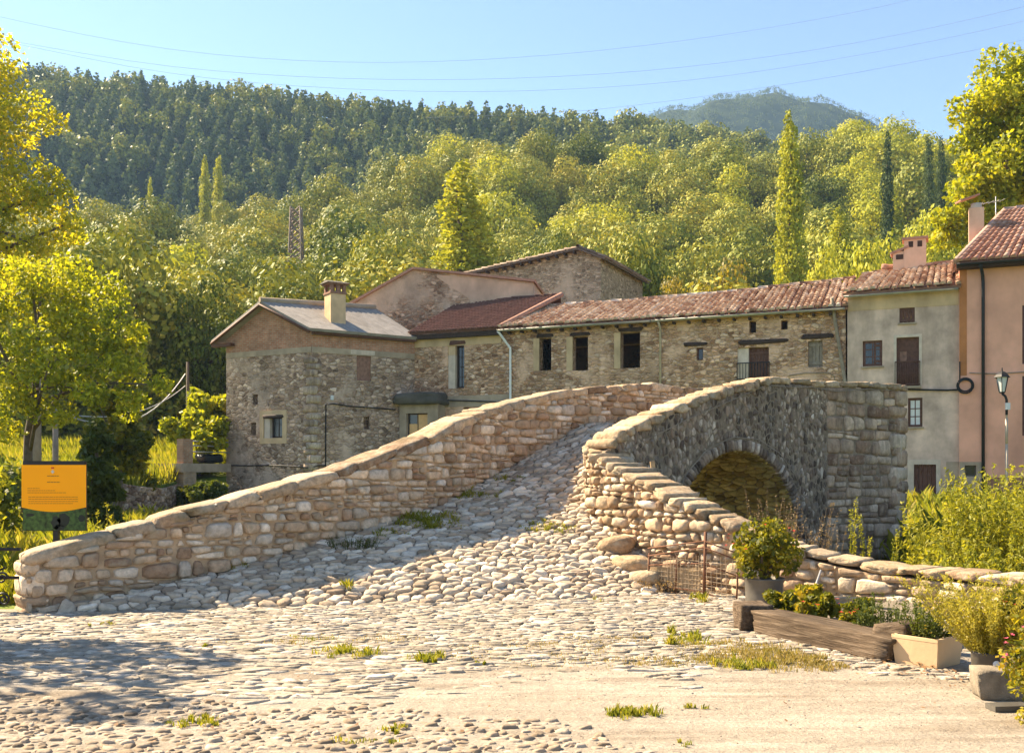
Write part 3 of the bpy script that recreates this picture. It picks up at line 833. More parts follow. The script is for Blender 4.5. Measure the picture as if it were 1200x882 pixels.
# right parapet over the river face
RT = .5
RST = [(-.05, 1.97), (.3, 2.2), (1.2, 2.52), (2.1, 2.82), (3.66, 3.18), (5, 3.21), (6.5, 3.25), (7.9, 3.28)]
RPth = Path([(*Rp(t, RT), interp([(0, 1.0), (1.2, 1.6), (2.1, 1.95), (3.66, 2.33), (4.6, 2.4)], t), z) for t, z in cat(RST, 4)])
ARC_T, ARC_Z, ARC_R = 2.97, .35, 1.58
T0 = -.05
def sdist(t): return t - T0
def build_spandrel():
    rng = random.Random(21)
    zlow = -1.75
    top = lambda t: RPth.get(sdist(t))[3]
    Wd = 3.05                     # full bridge width, outer face to outer face
    mb = MB()
    # core faces (river side and far side) with the arch hole
    for side, o in ((1, RT - .013), (-1, RT - Wd - .3)):
        ts = sorted(set([T0, 7.86] + [ARC_T + ARC_R * math.cos(math.pi * i / 28) for i in range(29)] + [T0 + .4 * i for i in range(4)] + [5 + .5 * i for i in range(6)]))
        for a, b in zip(ts, ts[1:]):
            def zb(t):
                d = ARC_R ** 2 - (t - ARC_T) ** 2
                return ARC_Z + math.sqrt(max(0, d)) if d > -1e-9 else zlow
            za, zb_ = (zb(a), zb(b)) if (a >= ARC_T - ARC_R - 1e-6 and b <= ARC_T + ARC_R + 1e-6) else (zlow, zlow)
            q = [(*Rp(a, o), za), (*Rp(b, o), zb_), (*Rp(b, o), top(b) - .12), (*Rp(a, o), top(a) - .12)]
            mb.poly(q if side > 0 else q[::-1])
    # deck-side face of the parapet, end face
    ts = [T0 + i * .45 for i in range(18) if T0 + i * .45 < 7.8] + [7.86]
    for a, b in zip(ts, ts[1:]):
        o = .04
        mb.poly([(*Rp(b, o), RPth.get(sdist(b))[2] - .12), (*Rp(a, o), RPth.get(sdist(a))[2] - .12), (*Rp(a, o), top(a) - .12), (*Rp(b, o), top(b) - .12)])
        mb.poly([(*Rp(a, o), top(a) - .12), (*Rp(a, RT - .02), top(a) - .12), (*Rp(b, RT - .02), top(b) - .12), (*Rp(b, o), top(b) - .12)])
    t = 7.86
    mb.poly([(*Rp(t, RT - .02), zlow), (*Rp(t, RT - Wd - .3), zlow), (*Rp(t, RT - Wd - .3), 2.3), (*Rp(t, .04), 2.3), (*Rp(t, .04), top(t) - .12), (*Rp(t, RT - .02), top(t) - .12)])
    mb.build('spandrel_core', M['mortar_dark'], bridge)
    # barrel vault (bare lining + stones)
    mb = MB(); n = 24
    prof = [(-1, zlow)] + [(-math.cos(math.pi * i / n), None) for i in range(n + 1)] + [(1, zlow)]
    R0 = ARC_R
    P = []
    for i in range(-4, n + 5):
        if i < 0: P.append((ARC_T - R0, lerp(zlow, ARC_Z, (i + 4) / 4)))
        elif i > n: P.append((ARC_T + R0, lerp(ARC_Z, zlow, (i - n) / 4)))
        else: P.append((ARC_T - R0 * math.cos(math.pi * i / n), ARC_Z + R0 * math.sin(math.pi * i / n)))
    for (a, b) in zip(P, P[1:]):
        mb.poly([(*Rp(a[0], RT - .02), a[1]), (*Rp(b[0], RT - .02), b[1]), (*Rp(b[0], RT - Wd - .3), b[1]), (*Rp(a[0], RT - Wd - .3), a[1])])
    mb.build('vault_core', M['mortar_dark'], bridge)
    mb = MB()
    side_h = ARC_Z - zlow
    tot = side_h * 2 + math.pi * R0
    def prof_pt(s, h):
        r = R0 - h
        if s < side_h: return (ARC_T - r, zlow + s)
        if s > tot - side_h: return (ARC_T + r, zlow + (tot - s))
        a = (s - side_h) / R0
        return (ARC_T - r * math.cos(a), ARC_Z + r * math.sin(a))
    pts = seeds(0, Wd + .2, 0, tot, .1, rng, asp=2.6, drop=.1, extra=.1)
    for cell in voronoi([(x / 2.6, y) for x, y in pts], .2):
        if len(cell) < 3: continue
        poly = [(x * 2.6, y) for x, y in cell]
        A, (cx, cy) = area_c(poly)
        if not (0 < cy < tot): continue
        poly = clip(clip(poly, -1, 0, 0), 1, 0, Wd + .25)
        if len(poly) < 3: continue
        def fn(o, s, h):
            t, z = prof_pt(s, h - .01)
            return (*Rp(t, RT - .03 - o), z)
        stone(mb, poly[::-1], fn, .05, rng, gap=.006, flatness=.75, dip=.2)
    mb.build('barrel_vault', M['vault'], bridge)
    # voussoir ring
    mb = MB()
    a = -.05
    while a < math.pi + .05:
        w = rng.uniform(.035, .06)
        am = a + w / 2
        ln = rng.uniform(.15, .2)
        er = Vector((-DX * math.cos(am), -DY * math.cos(am), math.sin(am)))
        et = Vector((DX * math.sin(am), DY * math.sin(am), math.cos(am)))
        ny = Vector((DY, -DX, 0))
        rc = ARC_R + ln / 2 - .015
        c = Vector((*Rp(ARC_T - rc * math.cos(am), RT - .12), ARC_Z + rc * math.sin(am)))
        mb.boulder(c, (w * rc / 2 - .004, .15, ln / 2), (et, ny, er), rng, pw=8, n=3, amp=.04)
        a += w
    mb.build('arch_ring', M['spandrel'], bridge)
    # stones of the two wings of the face
    def cut(poly, cs, cz):
        t = cs + T0
        dx, dz = t - ARC_T, cz - ARC_Z
        if cz > ARC_Z:
            r = math.hypot(dx, dz)
            if r < ARC_R + .16: 
                if r < ARC_R + .08: return None
            nx, nz = dx / r, dz / r
            c = nx * (ARC_T - T0) + nz * ARC_Z + ARC_R + .19
            return clip(poly, -nx, -nz, -c)
        if abs(dx) < ARC_R + .02: return None
        sg = 1 if dx > 0 else -1
        return clip(poly, -sg, 0, -(sg * (ARC_T - T0) + ARC_R + .02))
    FP = Path([(p[0], p[1], zlow + .2, p[3]) for p in RPth.P])
    mb = MB()
    wall_face(mb, FP, RT, .11, .14, rng, asp=.6, depth=.026, cut=cut, gap=.006, rnd=.14, s0=0, s1=sdist(5.35))
    mb.build('spandrel_wall', M['spandrel'], bridge)
    mb = MB()
    def push(poly, cs, cz): return poly
    wall_face(mb, FP, RT, .11, .2, rng, depth=.030, gap=.010, rnd=.12, course=(.12, .3, .2, .58, .05, .5), s0=sdist(5.35), s1=sdist(7.9))
    # quoins at the far corner
    z = zlow
    k = 0
    while z < 3.15:
        h = min(rng.uniform(.2, .36), 3.2 - z)
        l = .62 if k % 2 else .36
        c = Vector((*Rp(7.92 - l / 2, RT - .13), z + h / 2))
        mb.boulder(c, (l / 2, .17, h / 2 - .006), ((DX, DY, 0), (DY, -DX, 0), (0, 0, 1)), rng, pw=9, n=4, amp=.03)
        z += h; k += 1
    mb.build('abutment', M['abutment'], bridge)
    # deck side of the parapet
    mb = MB()
    IP = Path([(p[0], p[1], p[2], p[3]) for p in RPth.P])
    wall_face(mb, IP, RT, .11, .17, rng, side='L', asp=1.4, depth=.05, low=.1)
    # far face of the bridge body (under the left parapet)
    mb.build('parapet', M['parapet'], bridge)
    mb = MB()
    BP = Path([(*Rp(t, RT - Wd - .3), zlow, 2.5) for t in (7.9, 6, 4, 2, 0)])
    def cutb(poly, cs, cz):
        t = 7.9 - cs
        return None if math.hypot(t - ARC_T, max(0, cz - ARC_Z)) < ARC_R + .05 else poly
    wall_face(mb, BP, RT, .05, .24, rng, asp=1.3, depth=.06, cut=cutb)
    mb.build('back_wall', M['spandrel'], bridge)
    mb = MB()
    coping(mb, RPth, RT, .15, rng, .16, .3, s0=0.02, s1=sdist(3.7), amp=.085, tilt=.16, stepped=.5, pw=8)
    coping(mb, RPth, RT, .12, rng, .28, .6, s0=sdist(3.7), s1=sdist(7.95), amp=.06, tilt=.05)
    mb.build('coping', M['coping'], bridge)
build_spandrel()

# wing wall running down from the foot of the right parapet
WST = [(1.14, 15.42, 1.1, 1.98), (1.20, 15.05, 1.0, 1.9), (1.34, 14.7, .82, 1.78), (1.6, 14.25, .5, 1.6), (1.9, 13.75, .25, 1.42), (2.2, 13.3, .08, 1.22), (2.72, 12.75, 0, .96), (3.19, 12.4, 0, .76), (3.7, 12.05, 0, .6), (4.1, 11.7, 0, .52), (4.47, 11.3, 0, .49), (4.9, 10.8, 0, .48), (5.4, 10.2, 0, .48), (6.3, 9.2, 0, .48), (7.6, 7.8, 0, .48), (8.6, 6.6, 0, .46)]
WP = Path(cat(WST, 4))
WT = .52
def build_wing():
    rng = random.Random(33)
    w = bridge
    wall_core(WP, WT, .12, 'wing_core', w, M['mortar'], low=.5)
    mb = MB()
    sl = 4.6
    wall_face(mb, WP, WT, .12, .155, rng, depth=.058, low=.25, s0=0, s1=sl, gap=.011, rnd=.2, course=(.08, .19, .1, .3, .06, .55))
    wall_face(mb, WP, WT, .12, .15, rng, asp=1.45, depth=.05, low=.12, s0=sl, gap=.010, rnd=.15, course=(.09, .2, .14, .4, .055, .5))
    wall_face(mb, WP, WT, .12, .22, rng, side='L', asp=1.4, depth=.05, low=1.3)
    end_stones(mb, WP, .0, -1, WT, .12, rng)
    tag(mb.build('wing_wall', M['parapet'], w), 'sunlit wing wall of rounded stones curving down to the right')
    mb = MB()
    coping(mb, WP, WT, .13, rng, .16, .34, s0=-.05, s1=sl - .4, amp=.09, tilt=.2, stepped=.45, pw=7)
    coping(mb, WP, WT, .09, rng, .2, .5, s0=sl - .4, amp=.08, tilt=.07, over=.03)
    mb.build('coping', M['coping'], w)
build_wing()

# boulders lying at the foot of the wing wall
rng = random.Random(3)
for i, (u, v, Y, h, lab) in enumerate(((722, 632, 13.95, (.26, .2, .13), 'flat rounded boulder uppermost at the foot of the bent wing wall'),
                               (742, 652, 13.45, (.3, .19, .11), 'brown boulder in the middle of three below the wing wall'),
                               (757, 668, 13.1, (.22, .17, .1), 'lowest of the boulders beside the dry weeds at the ramp edge'))):
    x, y, z = at(u, v, Y)
    d = deck_z(x, y)
    zz = d[0] if d else z
    mb = MB()
    mb.boulder((x, y, zz + .06), h, ((.9, -.4, .05), (.4, .9, .1), (0, -.1, 1)), rng, pw=2.8, n=6, amp=.1, tint=(.3 + .2 * i, .5, .5, 1))
    tag(mb.build('boulder', M['coping']), lab, 'boulder', 'boulders at the foot of the wing wall')
# thin cables fixed along the bridge face
mb = MB()
pts = [(*Rp(t, RT + .05), RPth.get(sdist(t))[3] - dz) for t, dz in ((.25, .3), (.9, .3), (1.6, .28), (2.4, .25), (3.0, .2), (3.6, .13), (4.2, .17), (4.8, .14), (5.6, .2), (6.6, .13), (7.2, .14), (7.6, .1), (7.9, .06))]
mb.tube(pts, .007, 5)
tag(mb.build('wall_cable', M['wood_grey']), 'thin pale cable clipped just below the coping of the bridge face', 'cable')
mb = MB()
pts = []
for i in range(22):
    a = .25 + (2.55 - .25) * i / 21
    r = ARC_R + .21 + .015 * math.sin(i * 1.9)
    pts.append((*Rp(ARC_T - r * math.cos(a), RT + .06), ARC_Z + r * math.sin(a)))
mb.tube(pts, .008, 5)
tag(mb.build('wall_cable', M['wood_grey']), 'thin pale cable following the curve of the bridge arch', 'cable')
# stake behind the wing wall
mb = MB()
x, y, z = at(771, 560, 14.6)
mb.box((x, y, z - .45), (.032, .03, .7), (Vector((1, 0, .12)).normalized(), (0, 1, 0), Vector((-.12, 0, 1)).normalized()))
tag(mb.build('wooden_stake', M['wood_pale']), 'pale wooden stake leaning behind the wing wall coping', 'stake')

# ------------------------------------------------------------------ plaza
mb = MB()
plaza_poly = [(-11, 11.4), (-5.5, 11.4), (-2.6, 12.0), (2.2, 13.4), (3.2, 12.2), (4.2, 11.4), (5.0, 10.4), (8.6, 6.4), (12, 2), (14, -12), (-16, -12), (-14, 6)]
mb.poly([(x, y, .004) for x, y in plaza_poly])
tag(mb.build('plaza', M['dirt']), kind='structure')
def paving():
    rng = random.Random(17)
    mb = MB()
    wl = [(p[0], p[1]) for p in WST[4:]]
    def right_ok(x, y):
        for (a, b) in zip(wl, wl[1:]):
            if a[1] >= y >= b[1]:
                t = (a[1] - y) / (a[1] - b[1])
                return x < lerp(a[0], b[0], t) - .05
        return y < 13.3 and x < 2.2
    def front_y(x):          # foot of the ramp
        return interp([(-9, 11.0), (-5.3, 11.12), (-4.2, 11.28), (-2.6, 11.58), (-.9, 11.93), (.7, 12.28), (2.0, 12.83), (2.3, 13.3), (4, 12)], x)
    # dressed flat cobbles between ramp and dirt track
    pts = seeds(-9, 5.5, 6.7, 13.3, .074, rng, asp=2.5, jit=.4, drop=.14, extra=.16)
    for cell in voronoi([(x / 2.5, y) for x, y in pts], .2):
        if len(cell) < 3: continue
        poly = [(x * 2.5, y) for x, y in cell]
        A, (cx, cy) = area_c(poly)
        if A > .12 or cy > front_y(cx) or not right_ok(cx, cy): continue
        lim = interp([(-6, 6.9), (-2, 6.95), (0, 7.15), (2, 7.4), (4, 7.35)], cx) + .25 * math.sin(cx * 1.3) + .15 * math.sin(cx * 3.1) + (.5 if cx > 1.5 else 0)
        wear = math.sin(cx * .9 + cy * 1.1) + math.sin(cx * 2.3 - cy * 1.7 + 1) * .6
        if cy < lim + rng.uniform(-.2, .25): continue
        if cy < lim + (.9 if cx < 1 else 1.3) and wear > (.55 if cx < 1 else .1) and rng.random() < .75: continue
        if rng.random() < .03: continue
        sink = .009 + .012 * max(0, 1 - (cy - lim) / 1.8) * rng.random() + .004 * max(0, wear)
        def fn(x, y, h): return (x, y, .006 + h - sink)
        stone(mb, poly, fn, .02, rng, gap=.003, flatness=.9, dip=.8, rnd=.14, rough=.22)
    tag(mb.build('cobblestones', M['paving']), kind='structure')
    # round pebbles set in the dirt, nearest the camera
    mb = MB()
    pts = seeds(-5.5, 3.2, 4.2, 7.5, .062, rng, asp=1.3, jit=.45, drop=.24, extra=.2)
    for cell in voronoi([(x / 1.3, y) for x, y in pts], .052):
        if len(cell) < 3: continue
        poly = [(x * 1.3, y) for x, y in cell]
        A, (cx, cy) = area_c(poly)
        lim = interp([(-6, 7.1), (-3, 6.95), (-1.6, 6.75), (-.4, 6.6), (.3, 6.2), (.9, 5.7), (1.6, 5.3), (3, 4.9)], cx) + .12 * math.sin(cx * 5)
        if cy > lim or A > .05 or rng.random() < .16: continue
        if cx > .4 and rng.random() < .3: continue
        sink = rng.uniform(.010, .023)
        def fn(x, y, h): return (x, y, .004 + h - sink)
        stone(mb, poly, fn, .031, rng, gap=.008, flatness=.5, dip=.9)
    tag(mb.build('pebble_paving', M['pebble']), kind='structure')
paving()

def gravel():
    """loose grit lying on the dirt: far too many pieces to count"""
    r = np.random.default_rng(31); n = 5200
    x = r.uniform(-5.5, 4.2, n); y = r.uniform(5.0, 9.2, n)
    dens = .5 + .5 * np.sin(x * 2.1 + y * 1.3) * np.sin(y * 3.3 - x * .7)
    k = r.random(n) < .25 + .75 * dens; x, y = x[k], y[k]; n = len(x)
    s = .003 + .009 * r.random(n) ** 3
    V = []; T = []
    a = r.random(n) * 6.28
    c, d = np.cos(a) * s, np.sin(a) * s
    h = s * .4
    p = [np.stack([x + c, y + d, np.full(n, .002)], -1), np.stack([x - d, y + c, np.full(n, .002)], -1), np.stack([x - c, y - d, np.full(n, .002)], -1), np.stack([x + d, y - c, np.full(n, .002)], -1)]
    q = [np.stack([x + (u_[:, 0] - x) * .5, y + (u_[:, 1] - y) * .5, .004 + h], -1) for u_ in p]
    t = np.stack([r.random(n), r.random(n), r.random(n), np.ones(n)], -1)
    for f in ((q[0], q[1], q[2], q[3]), (p[0], p[1], q[1], q[0]), (p[1], p[2], q[2], q[1]), (p[2], p[3], q[3], q[2]), (p[3], p[0], q[0], q[3])):
        V.append(np.stack(f, 1)); T.append(t)
    tag(link('gravel', quads_mesh('gravel', np.concatenate(V), np.concatenate(T)), M['pebble']), 'loose grit and gravel scattered over the dirt track', 'gravel', kind='stuff')
gravel()
# ------------------------------------------------------------------ buildings
class Fr:
    """vertical plane: origin, direction along it (left to right as seen), outward normal"""
    def __init__(s, a, b):
        s.O = a
        l = math.hypot(b[0] - a[0], b[1] - a[1]); s.len = l
        s.D = ((b[0] - a[0]) / l, (b[1] - a[1]) / l)
        s.N = (s.D[1], -s.D[0])
        s.ax = (Vector((*s.D, 0)), Vector((*s.N, 0)), Vector((0, 0, 1)))
    def P(s, a, z, o=0.0):
        return (s.O[0] + s.D[0] * a + s.N[0] * o, s.O[1] + s.D[1] * a + s.N[1] * o, z)
    def s_of(s, u):
        k = (u - 600) / F
        return (k * s.O[1] - s.O[0]) / (s.D[0] - k * s.D[1])
    def pix(s, u, v):
        a = s.s_of(u)
        return a, zat(v, s.O[1] + s.D[1] * a)
    def rect(s, u0, v0, u1, v1):
        um, vm = (u0 + u1) / 2, (v0 + v1) / 2
        a0, a1 = s.s_of(u0), s.s_of(u1)
        Y = s.O[1] + s.D[1] * (a0 + a1) / 2
        return (a0, zat(v1, Y), a1, zat(v0, Y))
    def box(s, mb, a0, a1, z0, z1, o0, o1):
        mb.box(s.P((a0 + a1) / 2, (z0 + z1) / 2, (o0 + o1) / 2), ((a1 - a0) / 2, abs(o1 - o0) / 2, (z1 - z0) / 2), s.ax)
def holed(mb, fr, a0, a1, z0, z1, holes, depth=.4, back=False):
    """front sheet with rectangular openings and their reveals"""
    xs = sorted({a0, a1, *[h[0] for h in holes], *[h[2] for h in holes]})
    zs = sorted({z0, z1, *[h[1] for h in holes], *[h[3] for h in holes]})
    for x, X in zip(xs, xs[1:]):
        for z, Z in zip(zs, zs[1:]):
            cx, cz = (x + X) / 2, (z + Z) / 2
            if any(h[0] < cx < h[2] and h[1] < cz < h[3] for h in holes): continue
            mb.poly([fr.P(x, z), fr.P(X, z), fr.P(X, Z), fr.P(x, Z)])
            if back: mb.poly([fr.P(x, z, -depth), fr.P(x, Z, -depth), fr.P(X, Z, -depth), fr.P(X, z, -depth)])
    for h in holes:
        q = [(h[0], h[1]), (h[2], h[1]), (h[2], h[3]), (h[0], h[3])]
        for (p, r) in zip(q, q[1:] + q[:1]):
            mb.poly([fr.P(*p), fr.P(*p, -depth), fr.P(*r, -depth), fr.P(*r)])
def shell(mb, pts, z0, z1, skip=()):
    """plain outer walls over a counter-clockwise footprint, edges in skip left out"""
    n = len(pts)
    for i in range(n):
        if i in skip: continue
        a, b = pts[i], pts[(i + 1) % n]
        mb.poly([(*a, z0), (*b, z0), (*b, z1), (*a, z1)])
def tiles(mb, el, er, rl, rr, pitch, row, rad, rng, lift=.05, jit=.02, seg=5, ridge=True, tilt=.03):
    """rows of half-round clay tiles on the slope eave-left, eave-right, ridge-left, ridge-right"""
    el, er, rl, rr = (Vector(p) for p in (el, er, rl, rr))
    W = (er - el).length
    nc = max(2, int(W / pitch))
    nrm = (er - el).cross(rl - el).normalized()
    if nrm.z < 0: nrm = -nrm
    # deck slab below the tiles
    t = .1
    mb.tint = (.1, .3, .5, 1)
    mb.box8([el - nrm * t, er - nrm * t, rr - nrm * t, rl - nrm * t, el, er, rr, rl])
    for i in range(nc):
        f = (i + .5) / nc
        a = el.lerp(er, f); b = rl.lerp(rr, f)
        d = (b - a); L = d.length; d.normalize()
        ac = (er - el).normalized()
        nr = max(1, round(L / row))
        wob = rng.uniform(-jit, jit)
        cshade = rng.random()
        for j in range(nr):
            s0 = L * j / nr - (.07 if j == 0 else .03); s1 = L * (j + 1) / nr + .04
            off = ac * (wob + rng.uniform(-jit, jit) * .7)
            mb.tint = (min(1, max(0, .55 * rng.random() + .3 * cshade + .1 * rng.random())), rng.random(), rng.random(), 1)
            lf0 = lift + .03 + rng.uniform(0, tilt); lf1 = lift + rng.uniform(-.005, .01)
            r0 = rad * rng.uniform(.95, 1.1); r1 = rad * .85
            ring = []
            for (s, r, lf) in ((s0, r0, lf0), (s1, r1, lf1)):
                c = a + d * s + off + nrm * (lf - r * .25)
                ring.append([mb.vert(c + ac * (math.cos(math.pi * k / seg) * r) + nrm * (math.sin(math.pi * k / seg) * r)) for k in range(seg + 1)])
            for k in range(seg):
                mb.face((ring[0][k], ring[0][k + 1], ring[1][k + 1], ring[1][k])[::-1], True)
            mb.face(ring[0])
    if ridge:
        n = max(2, int((rr - rl).length / .42)); ac = (rr - rl).normalized(); cr = Vector((-ac.y, ac.x, 0)).normalized(); up = ac.cross(-cr)
        if up.z < 0: up = -up
        for j in range(n):
            p0 = rl.lerp(rr, j / n) - ac * .03; p1 = rl.lerp(rr, (j + 1) / n) + ac * .05
            mb.tint = (rng.random(), rng.random(), rng.random(), 1)
            rings = []
            h = rng.uniform(-.02, .03)
            for (p, r) in ((p0, rad * 1.35), (p1, rad * 1.15)):
                rings.append([mb.vert(p + up * (.05 + h + math.sin(math.pi * k / seg) * r) + cr * math.cos(math.pi * k / seg) * r) for k in range(seg + 1)])
            for k in range(seg):
                mb.face((rings[0][k], rings[0][k + 1], rings[1][k + 1], rings[1][k]), True)
            mb.face(rings[0])
def frame_rect(mb, fr, h, w, o0, o1, bars_v=(), bars_h=(), bw=.035):
    a0, z0, a1, z1 = h
    fr.box(mb, a0, a0 + w, z0, z1, o0, o1); fr.box(mb, a1 - w, a1, z0, z1, o0, o1)
    fr.box(mb, a0 + w, a1 - w, z1 - w, z1, o0, o1 + .002); fr.box(mb, a0 + w, a1 - w, z0, z0 + w, o0, o1 + .002)
    for f in bars_v:
        a = lerp(a0 + w, a1 - w, f); fr.box(mb, a - bw / 2, a + bw / 2, z0 + w, z1 - w, o0 + .004, o1 - .004)
    for f in bars_h:
        z = lerp(z0 + w, z1 - w, f); fr.box(mb, a0 + w, a1 - w, z - bw / 2, z + bw / 2, o0 + .007, o1 - .007)
def window(fr, h, parent, frame_mat, pane_mat, w=.07, o=-.22, bv=(.5,), bh=(.5,), name='window'):
    mb = MB(); frame_rect(mb, fr, h, w, o - .05, o, bv, bh)
    f = mb.build(name, frame_mat, parent)
    mb = MB(); fr.box(mb, h[0] + w * .6, h[2] - w * .6, h[1] + w * .6, h[3] - w * .6, o - .035, o - .02)
    mb.build('pane', pane_mat, f)
    return f
def planked(fr, h, parent, mat, name, o=-.15, n=6, rng=random.Random(4)):
    mb = MB()
    a0, z0, a1, z1 = h
    for i in range(n):
        x0 = lerp(a0, a1, i / n) + .006; x1 = lerp(a0, a1, (i + 1) / n) - .006
        fr.box(mb, x0, x1, z0, z1, o - .04, o + rng.uniform(-.008, .008))
    for f in (.15, .85):
        z = lerp(z0, z1, f); fr.box(mb, a0 + .02, a1 - .02, z - .05, z + .05, o, o + .035)
    return mb.build(name, mat, parent)
def railing(fr, a0, a1, z0, z1, o, parent, mat, n=9):
    mb = MB()
    for z in (z0 + .05, z1): mb.tube([fr.P(a0, z, o), fr.P(a1, z, o)], .022, 5)
    for i in range(n + 1):
        a = lerp(a0, a1, i / n); mb.tube([fr.P(a, z0, o), fr.P(a, z1, o)], .014, 5)
    for a in (a0, a1):
        for z in (z0 + .05, z1): mb.tube([fr.P(a, z, o), fr.P(a, z, -.1)], .018, 5)
    return mb.build('railing', mat, parent)
def gutter(fr, a0, a1, z0, z1, o, parent, mat, r=.07):
    mb = MB()
    n = 6
    for (p, q) in ((fr.P(a0, z0, o), fr.P(a1, z1, o)),):
        p, q = Vector(p), Vector(q); nv = fr.ax[1]
        ra = [mb.vert(p + nv * math.cos(math.pi * k / n) * r - Vector((0, 0, 1)) * math.sin(math.pi * k / n) * r) for k in range(n + 1)]
        rb = [mb.vert(q + nv * math.cos(math.pi * k / n) * r - Vector((0, 0, 1)) * math.sin(math.pi * k / n) * r) for k in range(n + 1)]
        for k in range(n): mb.face((ra[k], ra[k + 1], rb[k + 1], rb[k]), True)
        mb.face(ra); mb.face(rb[::-1])
        mb.tube([p + nv * r, q + nv * r], .012, 5)
    return mb.build('gutter', mat, parent)
def pipe(fr, pts, r, parent, mat, name='downpipe'):
    mb = MB(); mb.tube([fr.P(*p) for p in pts], r, 8)
    for p in pts[1:-1]:
        pass
    return mb.build(name, mat, parent)
def beam(fr, r, parent, mat=None, o=.03, name='lintel', rng=random.Random(8)):
    mb = MB()
    a0, z0, a1, z1 = r
    mb.boulder(fr.P((a0 + a1) / 2, (z0 + z1) / 2, o - .12), ((a1 - a0) / 2, .15, (z1 - z0) / 2), fr.ax, rng, pw=9, n=4, amp=.05)
    return mb.build(name, mat or M['wood_dark'], parent)
def pad(r, l=0, b=0, rr=0, t=0): return (r[0] - l, r[1] - b, r[2] + rr, r[3] + t)

FL = Fr((15.0 - .921 * 19.48, 38.0 + .39 * 19.48), (15.0, 38.0))   # the street facade seen across the river
def fs(u): return FL.s_of(u)
bk = (-FL.N[0], -FL.N[1])

